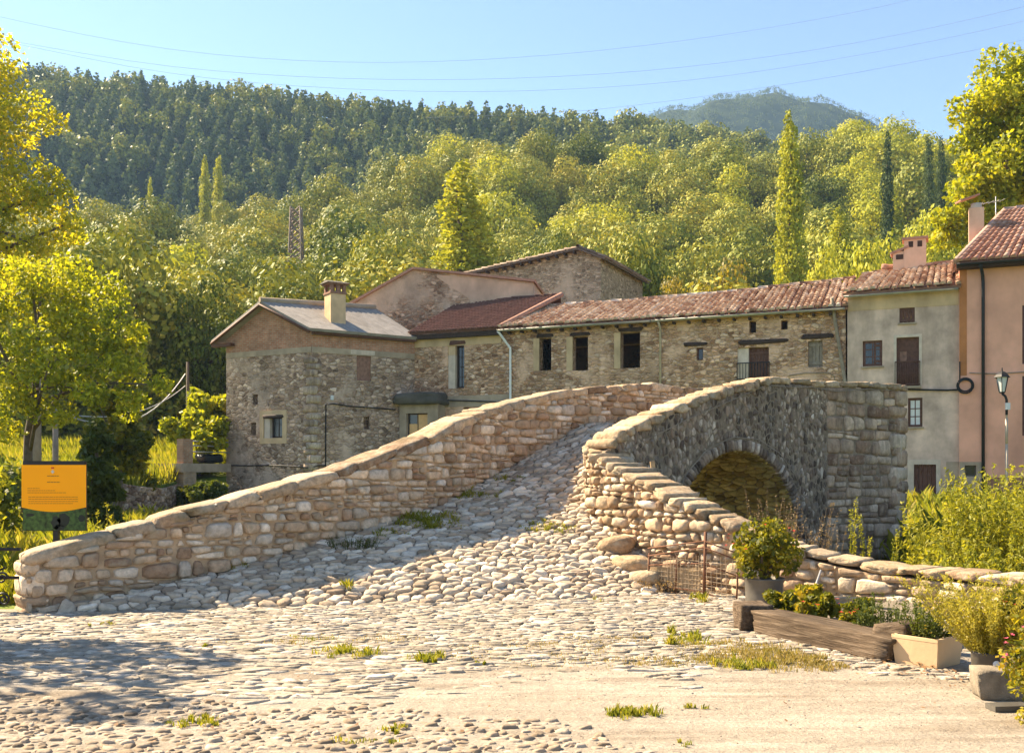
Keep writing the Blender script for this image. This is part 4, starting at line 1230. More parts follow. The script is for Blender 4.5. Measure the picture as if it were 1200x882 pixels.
# ---- long stone row with the tiled roof
def long_house():
    rng = random.Random(51)
    s0, s1 = fs(590), fs(991)
    b = thing('row_house', 'long rubble stone row with wavy clay tile roof and black glassless openings', 'house', FL.P((s0 + s1) / 2, .3))
    O = [FL.rect(*q) for q in ((632, 396, 646, 434), (671, 394, 689, 434), (727, 389, 750, 431), (816, 407, 824, 422), (878, 376, 886, 390), (915, 375, 923, 386), (864, 407, 901, 447), (947, 399, 964, 430))]
    mb = MB()
    zt = 7.83
    holed(mb, FL, s0, s1, -.3, zt, O, .45)
    dpt = 7.4
    p = [FL.P(s1, 0)[:2], FL.P(s1, 0, -dpt)[:2], FL.P(s0, 0, -dpt)[:2], FL.P(s0, 0)[:2]]
    shell(mb, p, -.3, zt, skip=(3,))
    zr = 9.42
    for s in (s0, s1): mb.poly([FL.P(s, zt), FL.P(s, zt, -dpt), FL.P(s, zr - .05, -3.7)])
    mb.build('wall', M['wall_long'], b)
    # roof
    mb = MB()
    ov = .35
    ze = 7.87
    # gently sagging roof in three bays
    ss = [s0 - .12, lerp(s0, s1, .36), lerp(s0, s1, .7), s1 + .1]
    zs = [9.35, 9.32, 9.42, 9.6]
    for i in range(3):
        tiles(mb, FL.P(ss[i], ze, ov), FL.P(ss[i + 1], ze, ov), FL.P(ss[i], zs[i], -3.7), FL.P(ss[i + 1], zs[i + 1], -3.7), .235, .36, .105, rng, jit=.03, tilt=.05)
        t = .1
        mb.tint = (.2, .3, .5, 1)
        a, c = FL.P(ss[i], zs[i], -3.7), FL.P(ss[i + 1], zs[i + 1], -3.7)
        d, e = FL.P(ss[i + 1], ze, -dpt - .3), FL.P(ss[i], ze, -dpt - .3)
        mb.poly([a, c, d, e]); mb.poly([(q[0], q[1], q[2] - .1) for q in (e, d, c, a)])
    mb.build('roof', M['tile'], b)
    gutter(FL, s0 - .1, fs(766), 7.78, 7.8, .42, b, M['zinc'], .075); gutter(FL, fs(767), s1, 7.8, 7.84, .42, b, M['zinc'], .075)
    # rafter tails
    s = s0 + .3
    while s < s1:
        mb = MB(); FL.box(mb, s, s + .09, 7.62, 7.72, 0, .33); s += .62; mb.build('rafter_tail', M['wood_dark'], b)
    # window furniture
    for q in ((801, 401, 829, 405.5), (864, 397.5, 925, 403), (939, 391, 977, 397), (629, 391, 649, 395.5), (668, 389.5, 692, 393.5), (724, 384, 753, 388.5)):
        beam(FL, FL.rect(*q), b, rng=rng)
    h = O[3]; window(FL, h, b, M['wood_brown'], M['glass'], .06, -.2, (), ())
    h = FL.rect(877, 407, 901, 447)
    planked(FL, h, b, M['wood_brown'], 'door', -.2, 7, rng)
    j = MB(); r = FL.rect(864, 407, 877, 447); FL.box(j, r[0] + .0, r[2], r[1], r[3], -.4, -.06); j.build('jamb', M['plaster_jamb'], b)
    r = FL.rect(864, 425, 902, 445); railing(FL, r[0], r[2], r[1], r[3], .06, b, M['black'], 11)
    planked(FL, O[7], b, M['wood_grey'], 'shutter', -.16, 4, rng)
    for k in (4, 5):
        j = MB(); hh = O[k]; FL.box(j, hh[0], hh[2], hh[1], hh[3], -.46, -.42); j.build('hatch', M['wood_dark'], b)
    # pale render round the three openings
    for k in (0, 1, 2):
        h = O[k]; mb = MB()
        FL.box(mb, h[0] - .28, h[0] - .0, h[1], h[3], -.1, .012)
        mb.build('window_dressing', M['plaster_tan'], b)
    # pipes
    w = FL.pix
    a0 = w(590, 391)
    pipe(FL, [(a0[0] - .1, 7.74, .42), (a0[0] - .02, 7.6, .3), (w(599, 406)[0], w(599, 408)[1], .1), (w(599, 406)[0], w(599, 411)[1], .09), (w(599, 470)[0], w(599, 470)[1], .09), (w(599, 560)[0], 1.2, .09)], .055, b, M['white_pipe'])
    a0 = w(774.5, 385)
    pipe(FL, [(a0[0], 7.72, .42), (a0[0], 7.5, .1), (a0[0], .5, .09)], .05, b, M['beige_pipe'])
    a0 = w(976, 349); a1 = w(991, 450)
    pipe(FL, [(a0[0], a0[1] - .05, .42), (a0[0] + .03, a0[1] - .5, .12), (a1[0], a1[1], .1), (a1[0] + .05, .6, .1)], .07, b, M['wood_grey'])
    mb = MB()
    q = [w(925, 440), w(945, 437), w(972, 437), w(978, 441), w(978, 452)]
    mb.tube([FL.P(a, z, .03) for a, z in q], .018, 5); mb.build('wall_conduit', M['wood_grey'], b)
long_house()

# ---- section under the brown flat tiles (joins the long row on the left)
def brown_house():
    rng = random.Random(52)
    s0, s1 = fs(484), fs(590)
    b = thing('tiled_house', 'narrow stone house under smooth dark brown tiles, tall slit window and white jamb', 'house', FL.P((s0 + s1) / 2, .3))
    W1 = FL.rect(525, 401, 544, 455); W2 = FL.rect(543, 477, 562, 500)
    mb = MB()
    holed(mb, FL, s0, s1 - .003, -.3, 7.83, [W1, W2], .4)
    p = [FL.P(s1, 0)[:2], FL.P(s1, 0, -6.5)[:2], FL.P(s0, 0, -6.5)[:2], FL.P(s0, 0)[:2]]
    shell(mb, p, -.3, 7.83, skip=(3,))
    mb.poly([FL.P(s1 - .003, 7.83), FL.P(s1 - .003, 7.83, -6.5), FL.P(s1 - .003, 9.85, -4.4)])
    mb.build('wall', M['wall_long'], b)
    mb = MB()
    tiles(mb, FL.P(s0 - .05, 7.9, .38), FL.P(s1 - .02, 7.9, .38), FL.P(fs(489), 9.97, -4.3), FL.P(s1 + 1.15, 9.97, -4.3), .15, .3, .06, rng, lift=.02, jit=.004, tilt=.012, seg=4)
    mb.poly([FL.P(fs(489), 9.92, -4.3), FL.P(s1 + 1.15, 9.92, -4.3), FL.P(s1 + .4, 7.9, -6.8), FL.P(s0, 7.9, -6.8)])
    mb.tint = (1, 1, .5, 1)
    mb.build('roof', M['tile_brown'], b)
    mb = MB()   # lit verge on the right end
    a = Vector(FL.P(s1 + .02, 7.93, .4)); c = Vector(FL.P(s1 + 1.2, 10.03, -4.3))
    mb.tube([a, a.lerp(c, .5), c], .12, 7); mb.build('verge', M['tile_red'], b)
    mb = MB(); FL.box(mb, s0, s1 - .05, 7.6, 7.8, .02, .3); mb.build('eave_board', M['wood_dark'], b)
    mb = MB(); FL.box(mb, s0 + .1, s1 - .1, 7.25, 7.6, -.05, .02); mb.build('render_band', M['plaster_tan'], b)
    r = FL.rect(525, 416, 533, 455); mb = MB(); FL.box(mb, r[0], r[2], r[1], r[3], -.3, -.03); mb.build('jamb', M['plaster_jamb'], b)
    r = FL.rect(525, 401, 533, 416); mb = MB(); FL.box(mb, r[0], r[2], r[1], r[3], -.3, -.04); mb.build('stone_jamb', M['plaster_tan'], b)
    window(FL, FL.rect(533, 405, 544, 454), b, M['wood_dark'], M['glass'], .06, -.25, (.5,), (.25, .5, .75))
    beam(FL, FL.rect(527, 399, 546, 404), b, M['wood_brown'])
    planked(FL, W2, b, M['wood_brown'], 'shutter', -.2, 4, rng)
    mb = MB(); r = FL.rect(510, 463, 600, 476); FL.box(mb, r[0], r[2] - .1, r[1], r[3], -.05, .015); mb.build('render_patch', M['concrete'], b)
    # the small porch frame in the corner
    r = FL.rect(468, 466, 513, 560)
    mb = MB(); w = FL.rect(477, 484, 501, 511)
    P = .75
    f2 = Fr(FL.P(0, 0, P)[:2], FL.P(FL.len, 0, P)[:2])
    r = f2.rect(468, 473, 513, 575); w = f2.rect(476, 484, 501, 511)
    holed(mb, f2, r[0], r[2], r[1], r[3], [w], .3)
    mb.poly([f2.P(r[2], r[1]), f2.P(r[2], r[1], -P), f2.P(r[2], r[3], -P), f2.P(r[2], r[3])])
    mb.poly([f2.P(r[0], r[1]), f2.P(r[0], r[3]), f2.P(r[0], r[3], -P), f2.P(r[0], r[1], -P)])
    mb.build('porch_wall', M['concrete'], b)
    c = f2.rect(465, 460, 517, 474)
    mb = MB(); mb.boulder(f2.P((c[0] + c[2]) / 2, (c[1] + c[3]) / 2, -.2), ((c[2] - c[0]) / 2, .62, (c[3] - c[1]) / 2), f2.ax, rng, pw=8, n=6, amp=.06)
    mb.build('porch_canopy', M['concrete_dark'], b)
    fw = window(f2, w, b, M['wood_dark'], M['blind'], .05, -.2, (.45,), ())
    mb = MB(); f2.box(mb, w[0] + .06, lerp(w[0], w[2], .42), lerp(w[1], w[3], .55), w[3] - .06, -.219, -.205); mb.build('dark_pane', M['glass'], fw)
brown_house()

# ---- mill-like house on the left with the brick gable
def mill():
    rng = random.Random(53)
    c0 = (-8.76, 43.5); c1 = FL.P(fs(486), 0, .02)[:2]; cl = (-13.2, 46.0)
    fr = Fr(c0, c1); fg = Fr(cl, c0)
    b = thing('mill_house', 'tall rubble corner house with red brick gable, grey sheet roof and chimney', 'house', (c0[0] - 1, c0[1] + 2, .1))
    H = [fr.rect(418, 416, 435, 446)]
    zt = 7.25
    mb = MB(); zb = 6.72
    holed(mb, fr, 0, fr.len, -.6, zb, [fr.rect(418, 416, 435, 446), fr.rect(426, 488, 433, 503)], .3)
    G = [fg.rect(309, 488, 331, 513), fg.rect(296, 462, 302, 474), fg.rect(294, 495, 300, 510)]
    holed(mb, fg, 0, fg.len, -.6, zb, G, .35)
    bl = (cl[0] + fr.D[0] * 4.5, cl[1] + fr.D[1] * 4.5)
    p = [c0, c1, (c1[0] - 1.5, c1[1] + 3.2), bl, cl]
    shell(mb, p, -.6, zb, skip=(0, 4))
    # blank back of the small holes
    for h in G[1:]: fg.box(mb, h[0] - .02, h[2] + .02, h[1] - .02, h[3] + .02, -.37, -.34)
    h = fr.rect(426, 488, 433, 503); fr.box(mb, h[0] - .02, h[2] + .02, h[1] - .02, h[3] + .02, -.32, -.29)
    mb.build('wall', M['wall_mill'], b)
    # concrete ring beam and brick band
    mb = MB()
    z1 = 6.98
    for f in (fr, fg):
        mb.poly([f.P(0, zb, .02), f.P(f.len, zb, .02), f.P(f.len, z1, .02), f.P(0, z1, .02)])
        mb.poly([f.P(0, zb, .02), f.P(0, zb, -.1), f.P(f.len, zb, -.1), f.P(f.len, zb, .02)])
    mb.build('ring_beam', M['concrete'], b)
    br = mat_brick('red_brick_side', *fr.D, (.44, .18, .095), (.52, .25, .15), (.42, .33, .24)); bg = mat_brick('red_brick_gable', *fg.D, (.44, .175, .095), (.52, .25, .15), (.42, .33, .24))
    ap = fg.len * .47; za = 9.12; ze = 7.62
    mb = MB(); mb.poly([fr.P(0, z1), fr.P(fr.len, z1), fr.P(fr.len, ze), fr.P(0, ze)]); mb.build('brick_band', br, b)
    mb = MB(); mb.poly([fg.P(0, z1), fg.P(fg.len, z1), fg.P(fg.len, ze), fg.P(ap, za - .12), fg.P(0, ze)]); mb.build('brick_gable', bg, b)
    mb = MB(); shell(mb, p, zb, ze, skip=(0, 4)); mb.build('back_wall', M['wall_mill'], b)
    # roof: two slopes, ridge running back from the gable
    A = Vector(fg.P(ap, za, .35)); rb = Vector((-6.55, 47.7, 9.3))
    er0 = Vector(fr.P(-.05, ze + .05, .42)) + Vector((fg.N[0] * .3, fg.N[1] * .3, 0)); er1 = Vector(fr.P(fr.len + .1, ze + .05, .38))
    el0 = Vector(fg.P(-.55, ze - .1, .4)); el1 = el0 + (rb - A) * .95; el1.z = el0.z
    mb = MB()
    for (e0, e1, r0, r1) in ((er0, er1, A, rb), (el1, el0, rb, A)):
        n = (e1 - e0).cross(r0 - e0).normalized()
        if n.z < 0: n = -n
        # shallow corrugations along the slope
        N = 46
        prev = None
        for i in range(N + 1):
            f = i / N; k = .012 if i % 2 else -.012
            a = e0.lerp(e1, f) + n * (.02 + k); c = r0.lerp(r1, f) + n * (.02 + k)
            cur = (mb.vert(a), mb.vert(c))
            if prev: mb.face((prev[0], cur[0], cur[1], prev[1]))
            prev = cur
        mb.poly([e0 - n * .1, r0 - n * .1, r1 - n * .1, e1 - n * .1]); mb.poly([e0 - n * .1, e1 - n * .1, e1 + n * .03, e0 + n * .03]); mb.poly([e0 - n * .1, e0 + n * .03, r0 + n * .03, r0 - n * .1]); mb.poly([e1 + n * .03, e1 - n * .1, r1 - n * .1, r1 + n * .03])
    mb.build('roof', M['slab_roof'], b)
    mb = MB(); mb.tube([A + Vector((0, 0, .06)), rb + Vector((0, 0, .06))], .14, 7); mb.build('ridge_cap', M['concrete'], b)
    mb = MB()      # boards under the eaves
    fr.box(mb, 0, fr.len - .05, ze - .12, ze - .02, .0, .34)
    mb.tube([el0 - Vector((0, 0, .14)), A - Vector((0, 0, .16)), er0 - Vector((0, 0, .14))], .07, 5)
    q = Vector(el0); mb.box(q + Vector((.55, -.05, -.2)), (.6, .14, .07), fg.ax)
    mb.build('eave_board', M['wood_brown'], b)
    # chimney
    rp = lambda f, g: (er0.lerp(er1, f)).lerp(A.lerp(rb, f), g)
    cp = rp(.4, .42)
    mb = MB(); mb.box(cp + Vector((0, 0, .3)), (.36, .36, .85), fr.ax)
    ch = mb.build('chimney', M['plaster_tan'], b)
    mb = MB(); z = cp.z + 1.15
    mb.box((cp.x, cp.y, z + .035), (.4, .4, .04), fr.ax)
    mb.box((cp.x, cp.y, z + .44), (.46, .46, .035), fr.ax)
    for i, j in ((-1, -1), (-1, 1), (1, -1), (1, 1), (0, -1), (0, 1)):
        q = Vector((cp.x, cp.y, z + .24)) + fr.ax[0] * .3 * i + fr.ax[1] * .3 * j; mb.box(q, (.07, .07, .18), fr.ax)
    mb.build('chimney_hood', M['brick_old'], ch)
    mb = MB(); t = Vector((cp.x, cp.y, z + .47))
    a, bb = fr.ax[0] * .55, fr.ax[1] * .52; up = Vector((0, 0, .14))
    mb.box8([t - a - bb, t + a - bb, t + a + bb, t - a + bb, t - a * .85 + up - bb * .1, t + a * .85 + up - bb * .1, t + a * .85 + up + bb * .1, t - a * .85 + up + bb * .1])
    mb.build('chimney_cap', M['concrete_dark'], ch)
    # openings
    h = H[0]; mb = MB(); fr.box(mb, h[0], h[2], h[1], h[3], -.2, -.08); mb.build('bricked_window', M['brick_old'], b)
    r = fr.rect(411, 410.5, 439, 415.5); mb = MB(); fr.box(mb, *[r[0], r[2], r[1], r[3]], -.1, .03); mb.build('lintel', M['plaster_jamb'], b)
    h = G[0]; w = window(fg, (lerp(h[0], h[2], .3), h[1], h[2], h[3]), b, M['wood_dark'], M['glass'], .08, -.2, (.5,), ())
    mb = MB(); fg.box(mb, h[0], lerp(h[0], h[2], .3), h[1], h[3], -.33, -.04); mb.build('jamb', M['plaster_jamb'], b)
    mb = MB(); q = pad(h, .22, .25, .25, .28)
    for r in ((q[0], q[1], h[0], q[3]), (h[2], q[1], q[2], q[3]), (h[0], h[3], h[2], q[3]), (h[0], q[1], h[2], h[1])): fg.box(mb, r[0], r[2], r[1], r[3], -.03, .018)
    mb.build('window_surround', M['plaster_tan'], b)
    beam(fg, (h[0] - .05, h[3] - .07, h[2] + .1, h[3] + .08), b, M['wood_dark'])
    # quoins up the corner
    mb = MB(); z = -.4; k = 0
    while z < zb - .3:
        hh = rng.uniform(.22, .42); l = .28 if k % 2 else .17
        q = Vector(fr.P(l * .7, z + hh / 2, -.06)); mb.boulder(q, (l, .1, hh / 2 - .012), fr.ax, rng, pw=7, n=3, amp=.04, tint=(rng.uniform(.5, 1), rng.random(), .5, 1))
        q = Vector(fg.P(fg.len - (.45 - l) * .7, z + hh / 2, -.06)); mb.boulder(q, ((.45 - l), .1, hh / 2 - .012), fg.ax, rng, pw=7, n=3, amp=.04, tint=(rng.uniform(.4, 1), rng.random(), .5, 1))
        z += hh; k += 1
    mb.build('quoins', M['abutment'], b)
    # insulator box
    mb = MB(); a, z = fr.pix(388.5, 466); fr.box(mb, a - .06, a + .06, z - .1, z + .1, .0, .1); mb.build('meter_box', M['white_plastic'], b)
    # cables on the walls
    mb = MB()
    P = lambda u, v, o=.04: fr.P(*fr.pix(u, v), o)
    mb.tube([P(381, 556), P(381.5, 474), P(390, 473), P(410, 476), P(440, 478), P(463, 480)], .028, 5)
    tag(mb.build('wall_cable', M['cable']), 'black cable rising and bending along the rubble corner house', 'cable')
    mb = MB()
    G_ = lambda u, v, o=.04: fg.P(*fg.pix(u, v), o)
    mb.tube([G_(267, 545), G_(290, 545.5), G_(320, 545), G_(345, 546), G_(362, 548)], .028, 5); mb.tube([P(366, 547), P(372, 545.5), P(381, 545)], .025, 5)
    tag(mb.build('wall_cable', M['cable']), 'black cable running level low across the gable wall of the corner house', 'cable')
    f2 = FL
    mb = MB(); mb.tube([FL.P(*FL.pix(u, v), o) for u, v, o in ((512, 471, .8), (517, 468, .5), (524, 469, .1), (560, 470, .06), (598, 471.5, .16), (640, 471, .06), (690, 470, .06))], .028, 5)
    tag(mb.build('wall_cable', M['cable']), 'black cable from the porch canopy past the white downpipe', 'cable')
    return fr, fg
MILL = mill()

# ---- tall plastered gable behind the brown roof
def gable_house():
    rng = random.Random(54)
    a = at(404, 0, 50.5); c = at(625, 0, 49.0)
    f = Fr(a[:2], c[:2])
    b = thing('gabled_house', 'high blank gable of patchy pinkish render behind the brown roof', 'house', f.P(4, 1))
    pts = [(405, 361), (485, 316), (625, 331)]
    q = [f.pix(*p) for p in pts]
    mb = MB()
    poly = [(q[0][0], .5), (q[2][0], .5), (q[2][0], q[2][1]), (q[1][0], q[1][1]), (q[0][0], q[0][1])]
    mb.poly([f.P(*p) for p in poly]); mb.poly([f.P(*p, -6) for p in reversed(poly)])
    for (u, w) in ((1, 2), (4, 0)):
        mb.poly([f.P(*poly[u]), f.P(*poly[u], -6), f.P(*poly[w], -6), f.P(*poly[w])])
    mb.build('wall', M['wall_gable'], b)
    mb = MB()   # smoother render over the right half
    xs = [fs for fs in (f.s_of(512), f.s_of(532), f.s_of(556), f.s_of(590), q[2][0] - .02)]
    top = lambda s: lerp(q[1][1], q[2][1], (s - q[1][0]) / (q[2][0] - q[1][0])) - .12
    lo = [11.2, 10.6, 9.9, 9.4, 9.2]
    for i in range(4):
        mb.poly([f.P(xs[i], lo[i], .012), f.P(xs[i + 1], lo[i + 1], .012), f.P(xs[i + 1], top(xs[i + 1]), .012), f.P(xs[i], top(xs[i]), .012)])
    mb.build('render_coat', M['plaster_pinkish'], b)
    mb = MB()
    for (p, r) in ((q[0], q[1]), (q[1], q[2])):
        P0 = Vector(f.P(p[0], p[1], .18)); P1 = Vector(f.P(r[0] + (.1 if r is q[2] else 0), r[1], .18)); bkv = -f.ax[1] * 6.3
        n = (P1 - P0).cross(bkv).normalized()
        if n.z < 0: n = -n
        mb.box8([P0, P1, P1 + bkv, P0 + bkv, P0 + n * .12, P1 + n * .12, P1 + bkv + n * .12, P0 + bkv + n * .12])
    mb.tint = (.5, .5, .5, 1)
    mb.build('roof', M['tile_red'], b)
gable_house()

# ---- stone barn behind
def barn():
    rng = random.Random(55)
    a = at(560, 0, 62); c = at(706, 0, 58.5)
    f = Fr(a[:2], c[:2])
    b = thing('stone_barn', 'grey stone barn with low worn tile roof among the trees behind', 'barn', f.P(4, 2))
    q = [f.pix(548, 322), f.pix(680, 293), f.pix(704, 302)]
    poly = [(q[0][0], 1), (q[2][0], 1), (q[2][0], q[2][1]), (q[1][0], q[1][1]), (q[0][0], q[0][1])]
    mb = MB(); dp = 8
    mb.poly([f.P(*p) for p in poly]); mb.poly([f.P(*p, -dp) for p in reversed(poly)])
    for (u, w) in ((1, 2), (4, 0)):
        mb.poly([f.P(*poly[u]), f.P(*poly[u], -dp), f.P(*poly[w], -dp), f.P(*poly[w])])
    mb.build('wall', M['wall_barn'], b)
    mb = MB()
    l0 = Vector(f.P(q[0][0] - .5, q[0][1] - .05, .4)); l1 = Vector(f.P(q[0][0] - .5, q[0][1] - .05, -dp - .3))
    r0 = Vector(f.P(q[1][0], q[1][1] + .06, .4)); r1 = Vector(f.P(q[1][0], q[1][1] + .06, -dp - .3))
    e0 = Vector(f.P(q[2][0] + .4, q[2][1] - .1, .4)); e1 = Vector(f.P(q[2][0] + .4, q[2][1] - .1, -dp - .3))
    tiles(mb, l1, l0, r1, r0, .26, .42, .11, rng, jit=.03, tilt=.05)
    tiles(mb, e0, e1, r0, r1, .26, .42, .11, rng, jit=.03, ridge=False)
    mb.build('roof', M['tile_old'], b)
    n = 14
    for i in range(n):
        mb = MB(); t = (i + .5) / n; p = l0.lerp(r0, t); mb.box(p - Vector((0, 0, .2)) - f.ax[1] * .2, (.06, .2, .06), f.ax); mb.build('rafter_tail', M['wood_dark'], b)
barn()

# ---- narrow grey rendered house
def grey_house():
    rng = random.Random(56)
    s0, s1 = fs(993), fs(1124.5)
    o = .1
    f = Fr(FL.P(0, 0, o)[:2], FL.P(FL.len, 0, o)[:2])
    s0, s1 = f.s_of(993), f.s_of(1124.5)
    b = thing('narrow_house', 'narrow grey rendered house with brown shutters and a dark balcony door', 'house', f.P((s0 + s1) / 2, .4))
    T = f.rect(1054, 357, 1072, 378); Lw = f.rect(1011, 399, 1034, 429); D = f.rect(1050.5, 395, 1077, 452); Wn = f.rect(1064, 466, 1081, 500); Dr = f.rect(1071, 544, 1097, 590)
    mb = MB(); zt = 8.32
    holed(mb, f, s0, s1, -.3, zt, [T, Lw, D, Wn, Dr], .35)
    p = [f.P(s1, 0)[:2], f.P(s1, 0, -7)[:2], f.P(s0, 0, -7)[:2], f.P(s0, 0)[:2]]
    shell(mb, p, -.3, zt, skip=(3,))
    for s in (s0, s1): mb.poly([f.P(s, zt), f.P(s, zt, -7), f.P(s, 9.85, -3.5)])
    mb.build('wall', M['plaster_grey'], b)
    mb = MB(); f.box(mb, s0 + .02, s1 - .02, 7.75, zt, -.05, .022); mb.build('top_band', M['plaster_tan'], b)
    mb = MB(); r = f.rect(993, 541, 1124, 600); 
    for (x, X) in ((s0, Dr[0] - .4), (Dr[2] + .35, s1)): mb = MB(); f.box(mb, x, X, r[1], r[3], -.05, .016); mb.build('base_render', M['concrete'], b)
    mb = MB()
    tiles(mb, f.P(s0 - .15, 8.4, .38), f.P(s1 + .05, 8.42, .38), f.P(s0 + .35, 9.7, -3.5), f.P(s1 + .05, 9.95, -3.5), .235, .36, .105, rng, jit=.03, tilt=.05)
    mb.poly([f.P(s0 + .35, 9.65, -3.5), f.P(s1 + .05, 9.9, -3.5), f.P(s1 + .05, 8.4, -7.2), f.P(s0, 8.4, -7.2)])
    mb.build('roof', M['tile'], b)
    gutter(f, s0 - .1, s1 - .05, 8.27, 8.3, .42, b, M['zinc'], .06)
    planked(f, T, b, M['wood_brown'], 'shutter', -.06, 4, rng)
    w = window(f, Lw, b, M['wood_brown'], M['glass'], .1, -.08, (.5,), (.35, .7))
    planked(f, (lerp(Lw[0], Lw[2], .55), Lw[1] + .06, Lw[2] - .05, Lw[3] - .06), b, M['wood_brown'], 'shutter', -.1, 3, rng)
    w = window(f, D, b, M['wood_brown'], M['wood_brown'], .09, -.12, (.5,), (.25, .5, .75))
    mb = MB(); f.box(mb, D[0] + .12, lerp(D[0], D[2], .45), lerp(D[1], D[3], .52), lerp(D[1], D[3], .72), -.138, -.128); mb.build('pane', M['brick_old'], w)
    mb = MB(); q = pad(D, .1, 0, .1, .1)
    for r in ((q[0], q[1], D[0], q[3]), (D[2], q[1], q[2], q[3]), (D[0], D[3], D[2], q[3])): f.box(mb, r[0], r[2], r[1], r[3], -.03, .02)
    mb.build('door_surround', M['plaster_jamb'], b)
    r = f.rect(1049, 424, 1078, 452); railing(f, r[0], r[2], r[1], r[3], .09, b, M['wood_brown'], 14)
    mb = MB(); f.box(mb, r[0] - .05, r[2] + .05, r[1] - .1, r[1] - .02, 0, .2); mb.build('balcony_slab', M['concrete'], b)
    window(f, Wn, b, M['wood_brown'], M['curtain'], .09, -.1, (.5,), (.33, .66))
    planked(f, (Dr[0], Dr[1], Dr[2], Dr[3]), b, M['wood_brown'], 'door', -.15, 5, rng)
    mb = MB()
    for r in ((Dr[0] - .22, Dr[1], Dr[0], Dr[3] + .18), (Dr[2], Dr[1], Dr[2] + .16, Dr[3] + .18), (Dr[0], Dr[3], Dr[2], Dr[3] + .18)): f.box(mb, r[0], r[2], r[1], r[3], -.05, .03)
    mb.build('door_surround', M['plaster_jamb'], b)
    # sills
    for h in (T, Lw, Wn): mb = MB(); f.box(mb, h[0] - .06, h[2] + .06, h[1] - .07, h[1], -.05, .07); mb.build('sill', M['concrete'], b)
    # twin chimney on the roof ridge
    mb = MB(); c = Vector(at(1072.5, 300, 41.0)); mb.box(c + Vector((0, 0, -.1)), (.42, .36, .75), f.ax)
    ch = mb.build('chimney', M['plaster_pinkish'], b)
    mb = MB(); t = c + Vector((0, 0, .66)); mb.box(t, (.5, .44, .05), f.ax); mb.build('chimney_cap', M['tile_red'], ch)
    for dx in (-.16, .18): mb = MB(); mb.box(c + f.ax[0] * dx + f.ax[1] * .365 + Vector((0, 0, .42)), (.09, .006, .12), f.ax); mb.build('chimney_vent', M['wood_dark'], ch)
    mb = MB(); c2 = Vector(at(1054.5, 309, 41.2)); mb.box(c2, (.26, .3, .45), f.ax); c3 = mb.build('chimney', M['plaster_pinkish'], b)
    mb = MB(); t = c2 + Vector((0, 0, .5)); ax = (Vector((f.D[0], f.D[1], .35)).normalized(), f.ax[1], Vector((-f.D[0] * .35, -f.D[1] * .35, 1)).normalized()); mb.box(t, (.38, .38, .05), ax); mb.build('chimney_cap', M['tile_red'], c3)
    mb = MB(); mb.box(c2 + f.ax[1] * .305 + Vector((0, 0, .22)), (.14, .006, .1), f.ax); mb.build('chimney_vent', M['wood_dark'], c3)
    mb = MB(); c2 = Vector(at(1043, 313.5, 41.6)); mb.boulder(c2, (.35, .3, .12), f.ax, rng, pw=4, n=4, amp=.1); mb.build('ridge_stone', M['tile_red'], b)
grey_house()

